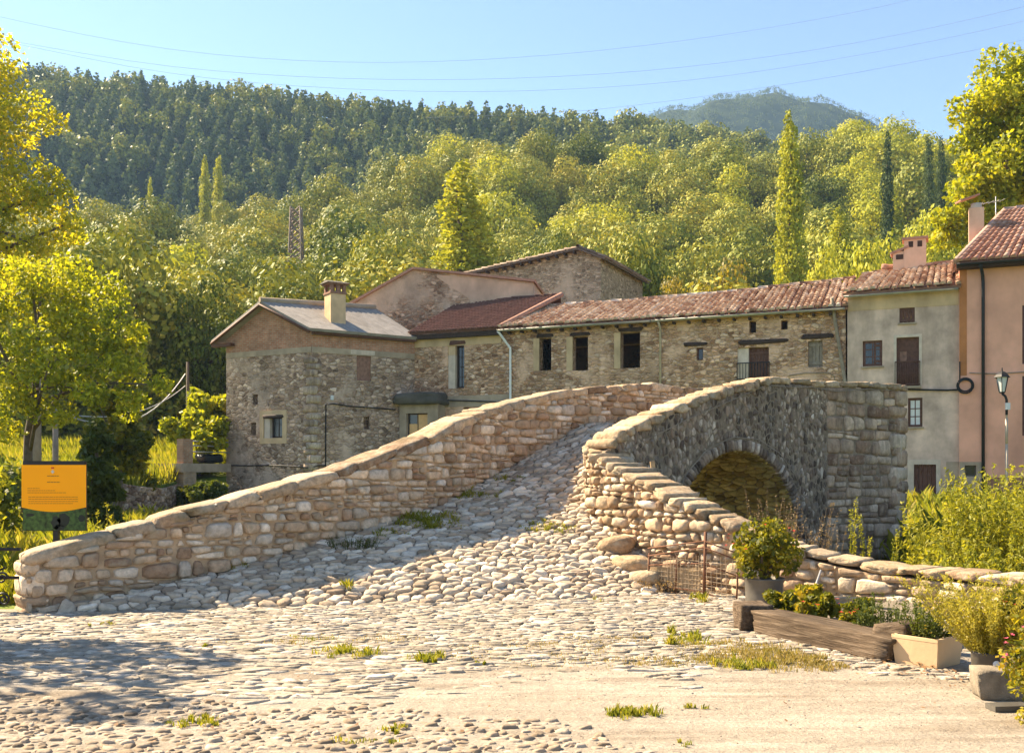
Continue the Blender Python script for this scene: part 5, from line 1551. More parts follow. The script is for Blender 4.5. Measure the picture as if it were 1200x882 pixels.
# ---- salmon house on the right
def pink_house():
    rng = random.Random(57)
    o = .25
    f = Fr(FL.P(0, 0, o)[:2], FL.P(FL.len, 0, o)[:2])
    s0 = f.s_of(1124); s1 = s0 + 9.5
    b = thing('salmon_house', 'salmon rendered house with hipped red tile roof and dark downpipe', 'house', f.P(s0 + 4, .4))
    W1 = f.rect(1198, 357, 1222, 426); W2 = f.rect(1198, 440, 1222, 510)
    W1 = (W1[0], W1[1], W1[0] + .95, W1[3]); W2 = (W2[0], W2[1], W2[0] + .95, W2[3])
    zt = 9.12
    V = f.rect(1130.5, 545, 1144, 558)
    mb = MB(); holed(mb, f, s0, s1, -.3, zt, [W1, W2, V], .3)
    p = [f.P(s1, 0)[:2], f.P(s1, 0, -8)[:2], f.P(s0, 0, -8)[:2], f.P(s0, 0)[:2]]
    shell(mb, p, -.3, zt, skip=(3,)); mb.build('wall', M['pink'], b)
    mb = MB(); zp = f.pix(1175, 559)[1]; f.box(mb, f.s_of(1152.5), s1 - .01, -.3, zp, -.05, .02); mb.build('plinth', M['pink_dark'], b)
    mb = MB(); r = f.rect(1126, 541, 1151, 600)
    for q in ((s0 + .01, -.3, V[0], r[3]), (V[2], -.3, f.s_of(1151), r[3]), (V[0], V[3], V[2], r[3]), (V[0], -.3, V[2], V[1])): f.box(mb, q[0], q[2], q[1], q[3], -.04, .018)
    mb.build('base_render', M['concrete'], b)
    mb = MB(); zc = f.pix(1130, 440)[1]; f.box(mb, s0 + .01, s0 + .26, zc, zt - .05, -.04, .012); mb.build('shade_strip', M['shaded_edge'], b)  # side shadow at the wall edge, painted as a deeper orange strip
    window(f, V, b, M['concrete_dark'], M['glass'], .05, -.1, (), ())
    for W in (W1, W2): planked(f, W, b, M['wood_brown'], 'shutter', -.05, 5, rng)
    # hipped roof
    mb = MB()
    el = f.P(s0 - .12, 9.2, .55); er = f.P(s1 + .5, 9.2, .55); bl = f.P(s0 - .12, 9.2, -8.4); brr = f.P(s1 + .5, 9.2, -8.4)
    rl = f.P(s0 + 1.75, 11.95, -4.0); rr = f.P(s1 - 1.5, 11.95, -4.0)
    tiles(mb, el, er, rl, rr, .25, .38, .11, rng, jit=.01, tilt=.015)
    tiles(mb, bl, el, rl, rl, .25, .38, .11, rng, jit=.01, ridge=False)
    mb.poly([rl, rr, brr, bl]); mb.poly([rr, er, brr])
    hip0, hip1 = Vector(el), Vector(rl); mb.tint = (.8, .6, .5, 1); mb.tube([hip0 + Vector((0, 0, .05)), hip1 + Vector((0, 0, .05))], .12, 7)
    mb.build('roof', M['tile_red'], b)
    mb = MB(); f.box(mb, s0 - .1, s1, 9.0, 9.12, .0, .5); mb.build('eave_board', M['wood_dark'], b)
    gutter(f, s0 - .1, s1, 9.13, 9.13, .6, b, M['black'], .065)
    a = f.s_of(1152)
    pipe(f, [(a - .12, 9.08, .58), (a - .08, 8.95, .45), (a - .02, 8.75, .12), (a, 8.5, .08), (a, .2, .08)], .06, b, M['black'])
    # chimney
    cp = Vector(at(1144, 300, 39.2)); mb = MB(); mb.box((cp.x, cp.y, 10.55), (.27, .25, 1.3), f.ax); ch = mb.build('chimney', M['plaster_pinkish'], b)
    mb = MB(); mb.lathe((cp.x, cp.y, 11.85), [(.0, .2), (.2, .2), (.2, 0)], 12); mb.build('chimney_pot', M['plaster_jamb'], ch)
    mb = MB(); mb.box((cp.x - .35, cp.y, 12.25), (.4, .25, .03), (Vector((.9, 0, .3)).normalized(), (0, 1, 0), Vector((-.3, 0, .9)).normalized())); mb.build('chimney_cap', M['tile_red'], ch)
    # aerial
    t = thing('television_aerial', 'thin roof aerial behind the salmon chimney', 'aerial', at(1167, 262, 40.5))
    q = Vector(at(1167, 262, 40.5)); mb = MB(); mb.tube([q - Vector((0, 0, .6)), q + Vector((0, 0, 1.1))], .02, 5); mb.build('mast', M['zinc'], t)
    mb = MB(); mb.tube([q + Vector((-.9, 0, .75)), q + Vector((.3, 0, .95))], .012, 5)
    for i in range(6):
        c = q + Vector((-.85 + .22 * i, 0, .76 + .037 * i)); mb.tube([c - Vector((0, .25, 0)), c + Vector((0, .25, 0))], .008, 4)
    mb.build('antenna_array', M['zinc'], t)
    # cable with coil
    mb = MB()
    z1 = FL.pix(1062, 457)
    mb.tube([FL.P(*FL.pix(u, v), .2 if u < 1124 else .36) for u, v in ((1058, 456.5), (1080, 457), (1110, 457.5), (1123, 457))], .035, 5)
    cx = f.pix(1131, 452)
    for r, dz in ((.28, 0), (.23, .02), (.25, -.03)):
        mb.tube([f.P(cx[0] + r * math.cos(a), cx[1] + dz + r * math.sin(a), .1 + .02 * r) for a in [2 * math.pi * i / 18 for i in range(19)]], .03, 5)
    mb.tube([f.P(cx[0] - .18, cx[1] + z, .1) for z in (.2, .6, .9)], .025, 5)
    tag(mb.build('wall_cable', M['cable']), 'thick black cable with a hanging coil between the grey and salmon houses', 'cable')
    mb = MB(); mb.tube([f.P(*f.pix(u, v), .05) for u, v in ((1136, 437), (1165, 438), (1200, 436), (1230, 435))], .02, 5)
    tag(mb.build('wall_cable', M['wood_grey']), 'thin brown cable across the salmon wall beside the lamp', 'cable')
    # lamp post
    bp = f.P(f.s_of(1178), .4, .75)
    t = thing('street_lamp', 'black lantern street lamp before the salmon wall', 'street lamp', bp)
    Yl = bp[1]; zl = zat(462, Yl); zh = zat(437, Yl); zg = .35
    x = bp[0]
    mb = MB(); mb.tube([(x, Yl, zg), (x, Yl, zat(520, Yl))], .05, 8); mb.tube([(x, Yl, zat(500, Yl)), (x, Yl, zat(466, Yl))], .035, 8); mb.tube([(x, Yl, zat(520, Yl)), (x, Yl, zat(490, Yl))], .05, 8); mb.build('post', M['beige_pipe'], t)
    mb = MB(); xl = x - .16
    mb.tube([(x, Yl, zat(486, Yl)), (x, Yl, zat(468, Yl)), (x - .05, Yl, zat(464, Yl)), (xl, Yl, zat(461, Yl))], .045, 7); mb.build('bracket', M['black'], t)
    mb = MB(); mb.lathe((xl, Yl, zat(461, Yl)), [(.02, 0), (.1, .02), (.11, .06)], 6, False); mb.lathe((xl, Yl, zat(461, Yl)), [(.3, .58), (.22, .68), (.1, .78), (.03, .8), (.02, .92), (0, .93)], 6, False)
    for i in range(6):
        a = math.pi / 3 * i; mb.tube([(xl + .11 * math.cos(a), Yl + .11 * math.sin(a), zat(461, Yl) + .06), (xl + .22 * math.cos(a), Yl + .22 * math.sin(a), zat(461, Yl) + .6)], .014, 4)
    mb.build('lantern_cage', M['black'], t)
    mb = MB(); mb.lathe((xl, Yl, zat(461, Yl)), [(.1, .06), (.2, .58)], 6, False); mb.build('lantern_glass', M['lamp_glass'], t)
    mb = MB(); mb.box((x, Yl - .08, zat(476, Yl)), (.07, .05, .12)); mb.build('junction_box', M['white_plastic'], t)
pink_house()

def in_poly(x, y, P):
    c = False; n = len(P)
    for i in range(n):
        (x0, y0), (x1, y1) = P[i], P[(i + 1) % n]
        if (y0 > y) != (y1 > y) and x < (x1 - x0) * (y - y0) / (y1 - y0) + x0: c = not c
    return c
# ---- terrace beside the corner house
def terrace():
    rng = random.Random(58)
    fr, fg = MILL
    b = thing('raised_terrace', 'raised concrete terrace with brick pillar and rail beside the corner house', 'terrace', at(235, 590, 43))
    Y = 43.0
    f = Fr((at(214, 0, Y)[0], Y), (at(268, 0, Y + 2.4)[0], Y + 2.4))
    r = f.rect(213, 543, 267, 553)
    mb = MB(); f.box(mb, r[0], r[2] + .2, r[1], r[3], -2.5, 0); mb.build('slab', M['concrete'], b)
    mb = MB(); q = f.rect(215, 514, 226, 543); f.box(mb, q[0], q[2], q[1], q[3], -.4, 0); mb.build('brick_post', mat_brick('terrace_brick', *f.D, (.42, .2, .1), (.48, .26, .15), (.4, .33, .25)), b)
    mb = MB(); q = f.rect(216, 553, 231, 605); f.box(mb, q[0], q[2], q[1], q[3], -.5, -.05); mb.build('pillar', mat_brick('pillar_brick', *f.D, (.45, .29, .16), (.5, .34, .2), (.42, .34, .25)), b)
    mb = MB()
    for v in (516.5, 522, 529):
        z = zat(v, Y + .5); mb.tube([f.P(.5, z, -.1), f.P(f.len + .2, z, -.1)], .03, 5)
    mb.build('railing', M['zinc'], b)
    tar = MB(); c = f.pix(255, 537); tar.boulder(f.P(c[0], c[1], -.5), (.6, .4, .2), f.ax, rng, pw=3, n=5, amp=.15)
    tag(tar.build('tarpaulin', M['black']), 'black covered heap on the raised terrace under the rail', 'tarpaulin')
    # low dry wall below the meadow
    wb = thing('dry_stone_wall', 'low brown dry stone wall holding up the meadow left of the terrace pillar', 'wall', at(190, 600, 36))
    p = Path([(*at(u, v, Yw)[:2], zat(v, Yw), zat(vt, Yw)) for u, v, vt, Yw in ((140, 606, 566, 35), (165, 604, 570, 36.5), (190, 600, 572, 39.5), (214, 594, 566, 44.2))])
    wall_core(p, .5, .0, 'core', wb, M['mortar_dark'])
    mb = MB(); wall_face(mb, p, .5, 0, .22, rng, asp=1.5, depth=.08, low=.4); mb.build('stone_face', M['abutment'], wb)
    mb = MB()
    mb.poly([at(u, v, 35 if k else 27) for (u, v, k) in ((88, 640, 0), (150, 640, 0), (160, 600, 1), (118, 600, 1))])
    path = [(-10.8, 25.5), (-8.8, 25.5), (-11.2, 35), (-13.4, 42), (-15.4, 42), (-13.0, 35)]
    mb = MB(); mb.poly([(x, y, ground_h(x, y) + .03) for x, y in path]); tag(mb.build('path', M['dirt']), kind='structure')
    # raised meadow
    mb = MB()
    m = [(-30, 36), (-17, 36.5), at(140, 0, 35.3)[:2], at(166, 0, 36.9)[:2], at(191, 0, 39.9)[:2], at(213, 0, 44.6)[:2], (-12.5, 46.6), (-12, 58), (-34, 58)]
    zs = [1.0, 1.0, .98, 1.0, 1.0, 1.1, 1.4, 3.2, 3.2]
    global MEADOW; MEADOW = m
    mb.poly([(x, y, z) for (x, y), z in zip(m, zs)])
    for i in range(6):
        a, c = m[i], m[i + 1]; mb.poly([(*a, -.3), (*c, -.3), (*c, zs[i + 1]), (*a, zs[i])])
    tag(mb.build('meadow', M['ground']), kind='structure')
terrace()

# ------------------------------------------------------------------ information sign
def sign():
    Y = 12.0
    x0, _, z1 = at(26, 541, Y); x1, _, z0 = at(101, 622, Y)
    zy = zat(597, Y); w = x1 - x0; xm = (x0 + x1) / 2
    t = thing('information_sign', 'yellow and green information board with a coat of arms on one dark post', 'sign', (xm, Y, 0))
    mb = MB(); mb.box((xm, Y + .06, (z0 + .3) / 2 + .1), (.03, .03, (z0 + .3) / 2 + .15)); mb.build('post', M['black'], t)
    mb = MB(); mb.box((xm, Y + .02, (z0 + z1) / 2), (w / 2 - .006, .018, (z1 - z0) / 2 - .004)); mb.box((xm, Y + .005, z1 - .01), (w / 2 - .02, .03, .022)); mb.build('board', M['black'], t)
    # lower picture
    mb = MB(); mb.box((xm + .004, Y - .004, (z0 + zy) / 2 + .01), (w / 2 - .012, .006, (zy - z0) / 2 + .0)); pic = mb.build('photo_panel', M['green_sign'], t)
    mb = MB()
    for (u, v, r, k) in ((66, 612, .055, 1.5), (75, 609, .07, 1.2), (96, 607, .04, 1.1), (36, 603, .05, .4), (70, 618, .06, .6)):
        x, _, z = at(u, v, Y); n = 14
        mb = MB(); mb.poly([(x + r * (1 + .2 * math.sin(3 * i)) * math.cos(-2 * math.pi * i / n), Y - .0125, max(z0 + .012, z + r * k * math.sin(-2 * math.pi * i / n))) for i in range(n)][::-1])
        mb.build('printed_silhouette', M['dark_sign'], pic)
    # yellow field with curved lower edge
    mb = MB(); n = 16; fr_ = []; bk_ = []
    zt = z1 - .035
    for i in range(n + 1):
        a = i / n; x = lerp(x0, x1, a); z = zy + .03 - .055 * math.sin(math.pi * a)
        fr_.append((mb.vert((x, Y - .016, z)), mb.vert((x, Y - .016, zt)))); bk_.append((mb.vert((x, Y, z)), mb.vert((x, Y, zt))))
    for i in range(n):
        mb.face((fr_[i][0], fr_[i + 1][0], fr_[i + 1][1], fr_[i][1])); mb.face((fr_[i][0], bk_[i][0], bk_[i + 1][0], fr_[i + 1][0])); mb.face((fr_[i][1], fr_[i + 1][1], bk_[i + 1][1], bk_[i][1]))
    mb.face((fr_[0][0], fr_[0][1], bk_[0][1], bk_[0][0])); mb.face((fr_[n][1], fr_[n][0], bk_[n][0], bk_[n][1]))
    yl = mb.build('yellow_panel', M['yellow_sign'], t)
    rng = random.Random(2)
    mb = MB()
    def line(u0, u1, v, h=.0055):
        u = u0
        while u < u1:
            l = min(rng.uniform(1.6, 4.2), u1 - u); a = at(u, v, Y); b = at(u + l, v, Y)
            mb.box(((a[0] + b[0]) / 2, Y - .0175, a[2]), ((b[0] - a[0]) / 2, .0015, h * .6)); u += l + .55
    line(56, 70, 557.5, .009); line(56, 71, 564.7, .009)
    line(33, 47, 572); line(33, 66, 574.5); line(33, 78, 577)
    for v in (582, 584.5, 587.2, 589.6): line(34, 92 if v < 589 else 86, v)
    mb.build('printed_text', M['text_sign'], yl)
    mb = MB(); a = at(62.5, 548, Y); mb.box((a[0], Y - .0175, a[2]), (.018, .0015, .008)); mb.build('crest_crown', M['red_sign'], yl)
    mb = MB(); a = at(62.5, 552.4, Y); r = .024
    mb.poly([(a[0] + dx * r, Y - .018, a[2] + dz * r) for dx, dz in ((0, -1.1), (.45, -.5), (1, -.1), (.45, .4), (0, 1.1), (-.45, .4), (-1, -.1), (-.45, -.5))]); mb.build('crest_shield', M['silver_sign'], yl)
sign()

# ------------------------------------------------------------------ small things on the plaza
def plaza_things():
    rng = random.Random(71)
    # rusty fence panel by the ramp
    t = thing('rusty_fence', 'rusty bent wire fence leaning beside the potted shrub', 'fence', (2.1, 12.75, 0))
    a = Vector((1.78, 13.05, .05)); b = Vector((2.42, 12.55, 0)); c = Vector((2.75, 12.2, 0))
    for p, h, r, m in ((a, .46, .014, 'rust'), (b, .82, .022, 'rust'), (a.lerp(b, .5), .5, .01, 'rust'), (c, .5, .012, 'rust')):
        mb = MB(); mb.tube([p - Vector((0, 0, .05)), p + Vector((.02, 0, h))], r, 6); mb.build('post', M[m], t)
    mb = MB()
    for z0, z1 in ((.42, .62), (.3, .42), (.52, .7), (.05, .06)):
        mb.tube([a + Vector((0, 0, z0)), b + Vector((0, 0, z1)), c + Vector((0, 0, z1 - .12))], .009, 5)
    mb.build('rail', M['rust'], t)
    mb = MB()
    for i in range(24):
        f = i / 23; p = a.lerp(b, f * 1.4) if f * 1.4 <= 1 else b.lerp(c, (f * 1.4 - 1) / .4)
        mb.tube([p + Vector((0, -.006, .04)), p + Vector((rng.uniform(-.02, .02), -.006, .4 + .12 * min(1, f * 1.4)))], .0026, 4, caps=False)
    for j in range(7):
        z = .06 + j * .06; mb.tube([a + Vector((0, -.006, z)), b + Vector((0, -.006, z + .02)), c + Vector((0, -.006, z))], .0026, 4, caps=False)
    mb.build('wire_mesh', M['wire'], t)
    mb = MB(); mb.box8([a + Vector((.04, .02, .06)), a.lerp(b, .95) + Vector((0, .02, .0)), a.lerp(b, .95) + Vector((0, .035, .0)), a + Vector((.04, .035, .06)), a + Vector((.04, .02, .27)), a.lerp(b, .95) + Vector((0, .03, .36)), a.lerp(b, .95) + Vector((0, .045, .36)), a + Vector((.04, .035, .27))])
    mb.build('sheet', M['wood_pale'], t)
    # big metal pot
    t = thing('metal_planter', 'round dented metal tub under the large yellow green shrub', 'planter', (2.81, 11.1, .004))
    mb = MB(); mb.lathe((2.81, 11.1, .004), [(0, 0), (.195, 0), (.2, .02), (.205, .2), (.212, .37), (.222, .38), (.222, .395), (.2, .395), (.195, .34), (0, .33)], 28); mb.build('tub', M['galv'], t)
    mb = MB(); mb.lathe((2.81, 11.1, .35), [(.19, 0), (.1, .02), (0, .025)], 16); mb.build('soil', M['soil'], t)
    # terracotta shard
    mb = MB(); mb.boulder((3.14, 11.0, .1), (.13, .1, .1), ((.8, .5, .2), (-.5, .8, 0), (-.2, 0, 1)), rng, pw=4, n=5, amp=.08); tag(mb.build('terracotta_pot', M['terracotta']), 'broken terracotta pot behind the metal tub', 'pot')
    # timber curbs
    t = at(0, 0, 1)
    p0 = Vector((2.42, 9.95, 0)); p1 = Vector((3.22, 8.35, 0)); d = (p1 - p0).normalized(); n = Vector((-d.y, d.x, 0))
    mb = MB(); q = p0 + d * 1.02; mb.boulder(q + Vector((0, 0, .11)), (.86, .17, .11), (d, n, (0, 0, 1)), rng, pw=40, n=10, amp=.03); tag(mb.build('timber_curb', M['timber']), 'long thick weathered timber edging the flower bed', 'beam', 'timbers edging the flower bed')
    q = p0 + d * .0 - n * .02; mb = MB(); mb.boulder(q + Vector((0, 0, .14)), (.14, .16, .13), ((Vector((d.x, d.y, 0)) * .9 - n * .35).normalized(), (n * .9 + d * .35).normalized(), (0, 0, 1)), rng, pw=24, n=8, amp=.04); tag(mb.build('timber_curb', M['timber']), 'short timber stub at the head of the long edging timber by the tub', 'beam', 'timbers edging the flower bed')
    q = p1 + d * .0 + n * .12; mb = MB(); mb.boulder(q + Vector((0, 0, .16)), (.15, .2, .155), (d, n, (0, 0, 1)), rng, pw=30, n=8, amp=.03); tag(mb.build('timber_curb', M['timber']), 'block of sawn timber ending the edging beside the square planter', 'beam', 'timbers edging the flower bed')
    # bed soil
    mb = MB(); e = [p0 + n * .1, p1 + n * .2, Vector((4.3, 9.3, 0)), Vector((4.35, 10.9, 0)), Vector((3.5, 11.6, 0))]; mb.poly([(v.x, v.y, .15) for v in e])
    for i in range(5): a_, b_ = e[i], e[(i + 1) % 5]; mb.poly([(a_.x, a_.y, 0), (b_.x, b_.y, 0), (b_.x, b_.y, .15), (a_.x, a_.y, .15)])
    tag(mb.build('flower_bed', M['soil']), 'raised bed of dark soil behind the edging timber', 'flower bed')
    # square planter
    c = Vector((3.42, 8.2, 0)); ang = math.radians(38); ax = (Vector((math.cos(ang), math.sin(ang), 0)), Vector((-math.sin(ang), math.cos(ang), 0)), Vector((0, 0, 1)))
    t = thing('square_planter', 'square cream concrete planter holding small grey green herbs', 'planter', (c.x, c.y, .004))
    mb = MB(); w, h = .2, .22
    lo = [c + ax[0] * i * w * .9 + ax[1] * j * w * .9 + Vector((0, 0, .008)) for i, j in ((-1, -1), (1, -1), (1, 1), (-1, 1))]; hi = [c + ax[0] * i * w + ax[1] * j * w + Vector((0, 0, h)) for i, j in ((-1, -1), (1, -1), (1, 1), (-1, 1))]
    mb.box8(lo + hi)
    for i in range(4):
        a_, b_ = hi[i], hi[(i + 1) % 4]; m_ = (a_ + b_) / 2; dd = (b_ - a_).normalized(); nn = Vector((dd.y, -dd.x, 0)); mb.box(m_ - nn * .012 + Vector((0, 0, .012)), ((b_ - a_).length / 2, .014, .013), (dd, nn, (0, 0, 1)))
    mb.build('box', M['plaster_tan'], t)
    # grey can
    c = (3.56, 7.42, .004); t = thing('metal_bucket', 'plain grey metal bucket with a white spot, behind the concrete block', 'bucket', c)
    mb = MB(); mb.lathe(c, [(0, 0), (.125, 0), (.13, .23), (.138, .24), (.13, .25), (.12, .22), (0, .215)], 24); mb.build('bucket_body', M['galv'], t)
    mb = MB(); mb.lathe((0, 0, 0), [(0, .004), (.026, .004), (.028, 0)], 14)
    rot = Matrix.Rotation(math.radians(90), 3, 'X'); dirv = Vector((-.1, -1, 0)).normalized()
    mb.v = [tuple(rot @ Vector(v) * 1 + Vector((c[0] - .012, c[1] - .129, c[2] + .17))) for v in mb.v]; mb.build('spot', M['white_pipe'], t)
    # concrete block and second pot
    mb = MB(); mb.boulder((3.42, 6.98, .105), (.17, .11, .105), ((.97, -.2, 0), (.2, .97, 0), (0, 0, 1)), rng, pw=24, n=8, amp=.025); tag(mb.build('concrete_block', M['block']), 'rough concrete block standing before the grey bucket', 'block')
    c = (3.72, 7.3, .05); t = thing('clay_planter', 'brown square pot squeezed between the grey bucket and the red flowers', 'pot', c)
    mb = MB(); mb.lathe(c, [(0, -.05), (.13, -.05), (.17, .3), (.175, .31), (.15, .31), (0, .28)], 4, False); mb.build('pot_body', M['plaster_tan'], t)
    mb = MB(); mb.box((3.3, 6.62, .025), (.13, .06, .018), ((.98, .1, 0), (-.1, .98, 0), (0, 0, 1))); tag(mb.build('metal_plate', M['galv']), 'small grey metal plate lying below the concrete block', 'plate')
    mb = MB(); mb.box((3.55, 8.75, .08), (.32, .1, .03), ((.9, -.4, 0), (.4, .9, 0), (0, 0, 1))); tag(mb.build('plank', M['wood_grey']), 'short grey plank behind the square planter', 'plank')
    mb = MB(); q = Vector(at(1000, 700, 10.6)); mb.box((q.x - .1, q.y, .22), (.42, .07, .02), (Vector((.85, -.5, .05)).normalized(), Vector((.5, .85, 0)).normalized(), (0, 0, 1))); tag(mb.build('plank', M['wood_pale']), 'pale plank lying in the flower bed below the low wall', 'plank')
    mb = MB(); mb.tube([at(951, 700, 11.5), at(962, 668, 11.85)], .014, 6); tag(mb.build('metal_rod', M['zinc']), 'thin grey rod leaning on the low wall by the flower bed', 'rod')
    # railing at the left edge
    t = thing('metal_railing', 'black iron handrail with scrollwork ending at the bridge wall', 'railing', (-6.2, 11.25, 0))
    for z, x0 in ((.7, -9.5), (.38, -9.5)):
        mb = MB(); mb.tube([(x0, 11.3, z), (-5.55, 11.25, z)], .02, 6); mb.build('rail', M['black'], t)
    for x in (-9.3, -7.6, -5.95): mb = MB(); mb.tube([(x, 11.28, 0), (x, 11.28, .72)], .022, 6); mb.build('post', M['black'], t)
    mb = MB()
    for cx, cz, r0, sg in ((-5.88, .26, .1, 1), (-5.72, .14, .08, -1), (-5.74, .38, .07, 1)):
        mb.tube([(cx + sg * r0 * (1 - i / 40) * math.cos(i * .33), 11.2, cz + r0 * (1 - i / 40) * math.sin(i * .33)) for i in range(34)], .012, 5)
    mb.tube([(-5.95, 11.2, .05), (-5.8, 11.2, .2), (-5.9, 11.2, .4), (-5.7, 11.2, .5)], .014, 5)
    mb.tube([(-5.8, 11.2, 0), (-5.8, 11.2, .1)], .016, 5)
    mb.build('scrollwork', M['black'], t)
plaza_things()

# ------------------------------------------------------------------ poles and wires
def poles():
    def pole(u, vt, Y, r, label, arm=False, mat='pole'):
        x, y, zt = at(u, vt, Y); zb = ground_h(x, y) - .2
        if Y > 36 and Y < 58 and x < -13: zb = max(zb, .6)
        t = thing('utility_pole', label, 'pole', (x, y, zb))
        mb = MB(); mb.tube([(x, y, zb), (x, y, zt)], [r, r * .75], 8); mb.build('shaft', M[mat], t)
        if arm:
            mb = MB(); mb.box((x, y - .1, zt - .4), (.6, .04, .05)); mb.build('crossarm', M[mat], t)
    pole(43, 428, 30, .16, 'pale thick utility pole below the yellow tree')
    pole(220, 424, 52, .1, 'thin dark pole holding the sagging cable beside the round green tree', mat='bark')
    pole(65, 488, 33, .12, 'short wooden post between the sign and the shrubs')
    mb = MB(); a = Vector(at(44, 468, 30)); b = Vector(at(217, 438, 52))
    mb.tube([a.lerp(b, i / 16) - Vector((0, 0, 6.2 * (i / 16) * (1 - i / 16))) for i in range(17)], .03, 5)
    tag(mb.build('overhead_cable', M['grey_cable']), 'pale cable sagging between the two poles left of the corner house', 'cable')
    mb = MB(); a = Vector(at(44, 478, 30)); b = Vector(at(217, 452, 52))
    mb.tube([a.lerp(b, i / 16) - Vector((0, 0, 3.2 * (i / 16) * (1 - i / 16))) for i in range(17)], .02, 5)
    tag(mb.build('overhead_cable', M['grey_cable']), 'thinner lower cable sagging under the pale one at left', 'cable')
    # lattice mast
    x, y, zt = at(347, 243, 118); zb = ground_h(x, y) - .5; w = 1.1
    t = thing('lattice_mast', 'rusty lattice mast rising from the wooded slope behind the corner house', 'mast', (x, y, zb))
    for i, j in ((-1, -1), (1, -1), (1, 1), (-1, 1)):
        mb = MB(); mb.tube([(x + i * w, y + j * w, zb), (x + i * .55, y + j * .55, zt)], .09, 5); mb.build('leg', M['pylon'], t)
    mb = MB(); n = 16
    for k in range(n):
        z0, z1 = lerp(zb, zt, k / n), lerp(zb, zt, (k + 1) / n); w0, w1 = lerp(w, .55, k / n), lerp(w, .55, (k + 1) / n)
        for (a, b) in (((-1, -1), (1, -1)), ((1, -1), (1, 1)), ((1, 1), (-1, 1)), ((-1, 1), (-1, -1))):
            mb.tube([(x + a[0] * w0, y + a[1] * w0, z0), (x + b[0] * w1, y + b[1] * w1, z1)], .085, 4, caps=False); mb.tube([(x + b[0] * w0, y + b[1] * w0, z0), (x + a[0] * w1, y + a[1] * w1, z1)], .085, 4, caps=False)
    mb.build('bracing', M['pylon'], t)
    # power lines high over the valley
    W = [[(-150, 20), (0, 46), (200, 78), (400, 92), (600, 92), (800, 79), (1000, 51), (1200, 8), (1350, -35)],
         [(-150, 20), (0, 48), (200, 86), (400, 104), (600, 107), (800, 95), (1000, 66), (1200, 25), (1350, -18)],
         [(-150, -20), (0, 20), (200, 58), (400, 73), (600, 68), (800, 48), (1000, 15), (1150, -20), (1350, -60)],
         [(500, 138), (640, 133), (740, 124), (860, 108), (1000, 86), (1200, 47), (1350, 10)]]
    lab = ['second highest', 'third from the top', 'highest', 'lowest, rising from the wooded ridge']
    for k, (ln, lb) in enumerate(zip(W, lab)):
        mb = MB(); mb.tube([at(u, v, 170 + (u - 600) * .02) for u, v in cat([(float(a), float(b_)) for a, b_ in ln], 4)], .02, 4)
        tag(mb.build('power_line', M['powerline']), 'thin power line crossing the sky, ' + lb, 'power line', 'power lines across the sky')
poles()
# ------------------------------------------------------------------ vegetation
def rdir(r, n):
    v = r.normal(size=(n, 3)); return v / np.linalg.norm(v, axis=1, keepdims=True)
def leaves_at(r, P, size, tint_g, nbias=None, bias=.0, asp=.55, jit=.35):
    """diamond leaves at points P (n,3)"""
    n = len(P)
    a = rdir(r, n)
    if nbias is not None:
        nn = nbias * bias + rdir(r, n) * (1 - bias); nn /= np.linalg.norm(nn, axis=1, keepdims=True) + 1e-9
        a = np.cross(nn, a); a /= np.linalg.norm(a, axis=1, keepdims=True) + 1e-9
        b = np.cross(nn, a)
    else:
        b = np.cross(a, rdir(r, n)); b /= np.linalg.norm(b, axis=1, keepdims=True) + 1e-9
    s = (size * (1 + jit * (r.random(n) * 2 - 1)))[:, None]
    V = np.stack([P - a * s, P + b * s * asp, P + a * s, P - b * s * asp], axis=1)
    T = np.stack([r.random(n), tint_g if not np.isscalar(tint_g) else np.full(n, tint_g), r.random(n), np.ones(n)], axis=1)
    return V, T
def crown(seed, puffs, n, leaf, fill=.25, bias=.35, asp=.55, squash=.85, up=.25):
    """puffs: list (x,y,z,r) -> leaves on the shells of the puffs"""
    r = np.random.default_rng(seed)
    pf = np.array(puffs); w = pf[:, 3] ** 2; w = w / w.sum()
    k = r.choice(len(pf), n, p=w)
    d = rdir(r, n); d[:, 2] += up * r.random(n); d /= np.linalg.norm(d, axis=1, keepdims=True)
    lump = 1 + .16 * np.sin(d[:, 0] * 6 + k * 1.7) * np.sin(d[:, 1] * 6 + k) + .12 * np.sin(d[:, 2] * 8 + k * 2.3)
    rad = np.where(r.random(n) < fill, r.random(n) ** .5, .8 + .32 * r.random(n)) * pf[k, 3] * lump
    P = pf[k, :3] + d * rad[:, None] * np.array([1, 1, squash])
    pt = r.random(len(pf))
    return leaves_at(r, P, leaf, pt[k], d, bias, asp)
def ball_puffs(rng, c, R, n, pr, shell=.7, zs=1.0):
    out = [(c[0], c[1], c[2], min(R) * .6)]
    for i in range(n):
        z = 1 - 2 * (i + .5) / n; a = i * 2.39996 + rng.uniform(-.5, .5); q = math.sqrt(max(0, 1 - z * z))
        k = shell * rng.uniform(.75, 1.12)
        out.append((c[0] + R[0] * q * math.cos(a) * k, c[1] + R[1] * q * math.sin(a) * k, c[2] + R[2] * z * k, pr * rng.uniform(.7, 1.3)))
    return out
def trunk_mesh(mb, base, top, r, rng, limbs=(), n=7):
    b, t = Vector(base), Vector(top)
    pts = [b.lerp(t, i / 5) + Vector((rng.uniform(-1, 1), rng.uniform(-1, 1), 0)) * r * .5 * (i > 0) for i in range(6)]
    mb.tube(pts, [r * 1.25, r, r * .85, r * .7, r * .5, r * .25], n)
    for (f, e) in limbs:
        s = b.lerp(t, f); e = Vector(e); m = s.lerp(e, .5) + Vector((0, 0, .08 * (e - s).length))
        mb.tube([s, m, e], [r * .5 * (1.1 - f * .5), r * .3, r * .1], 5)
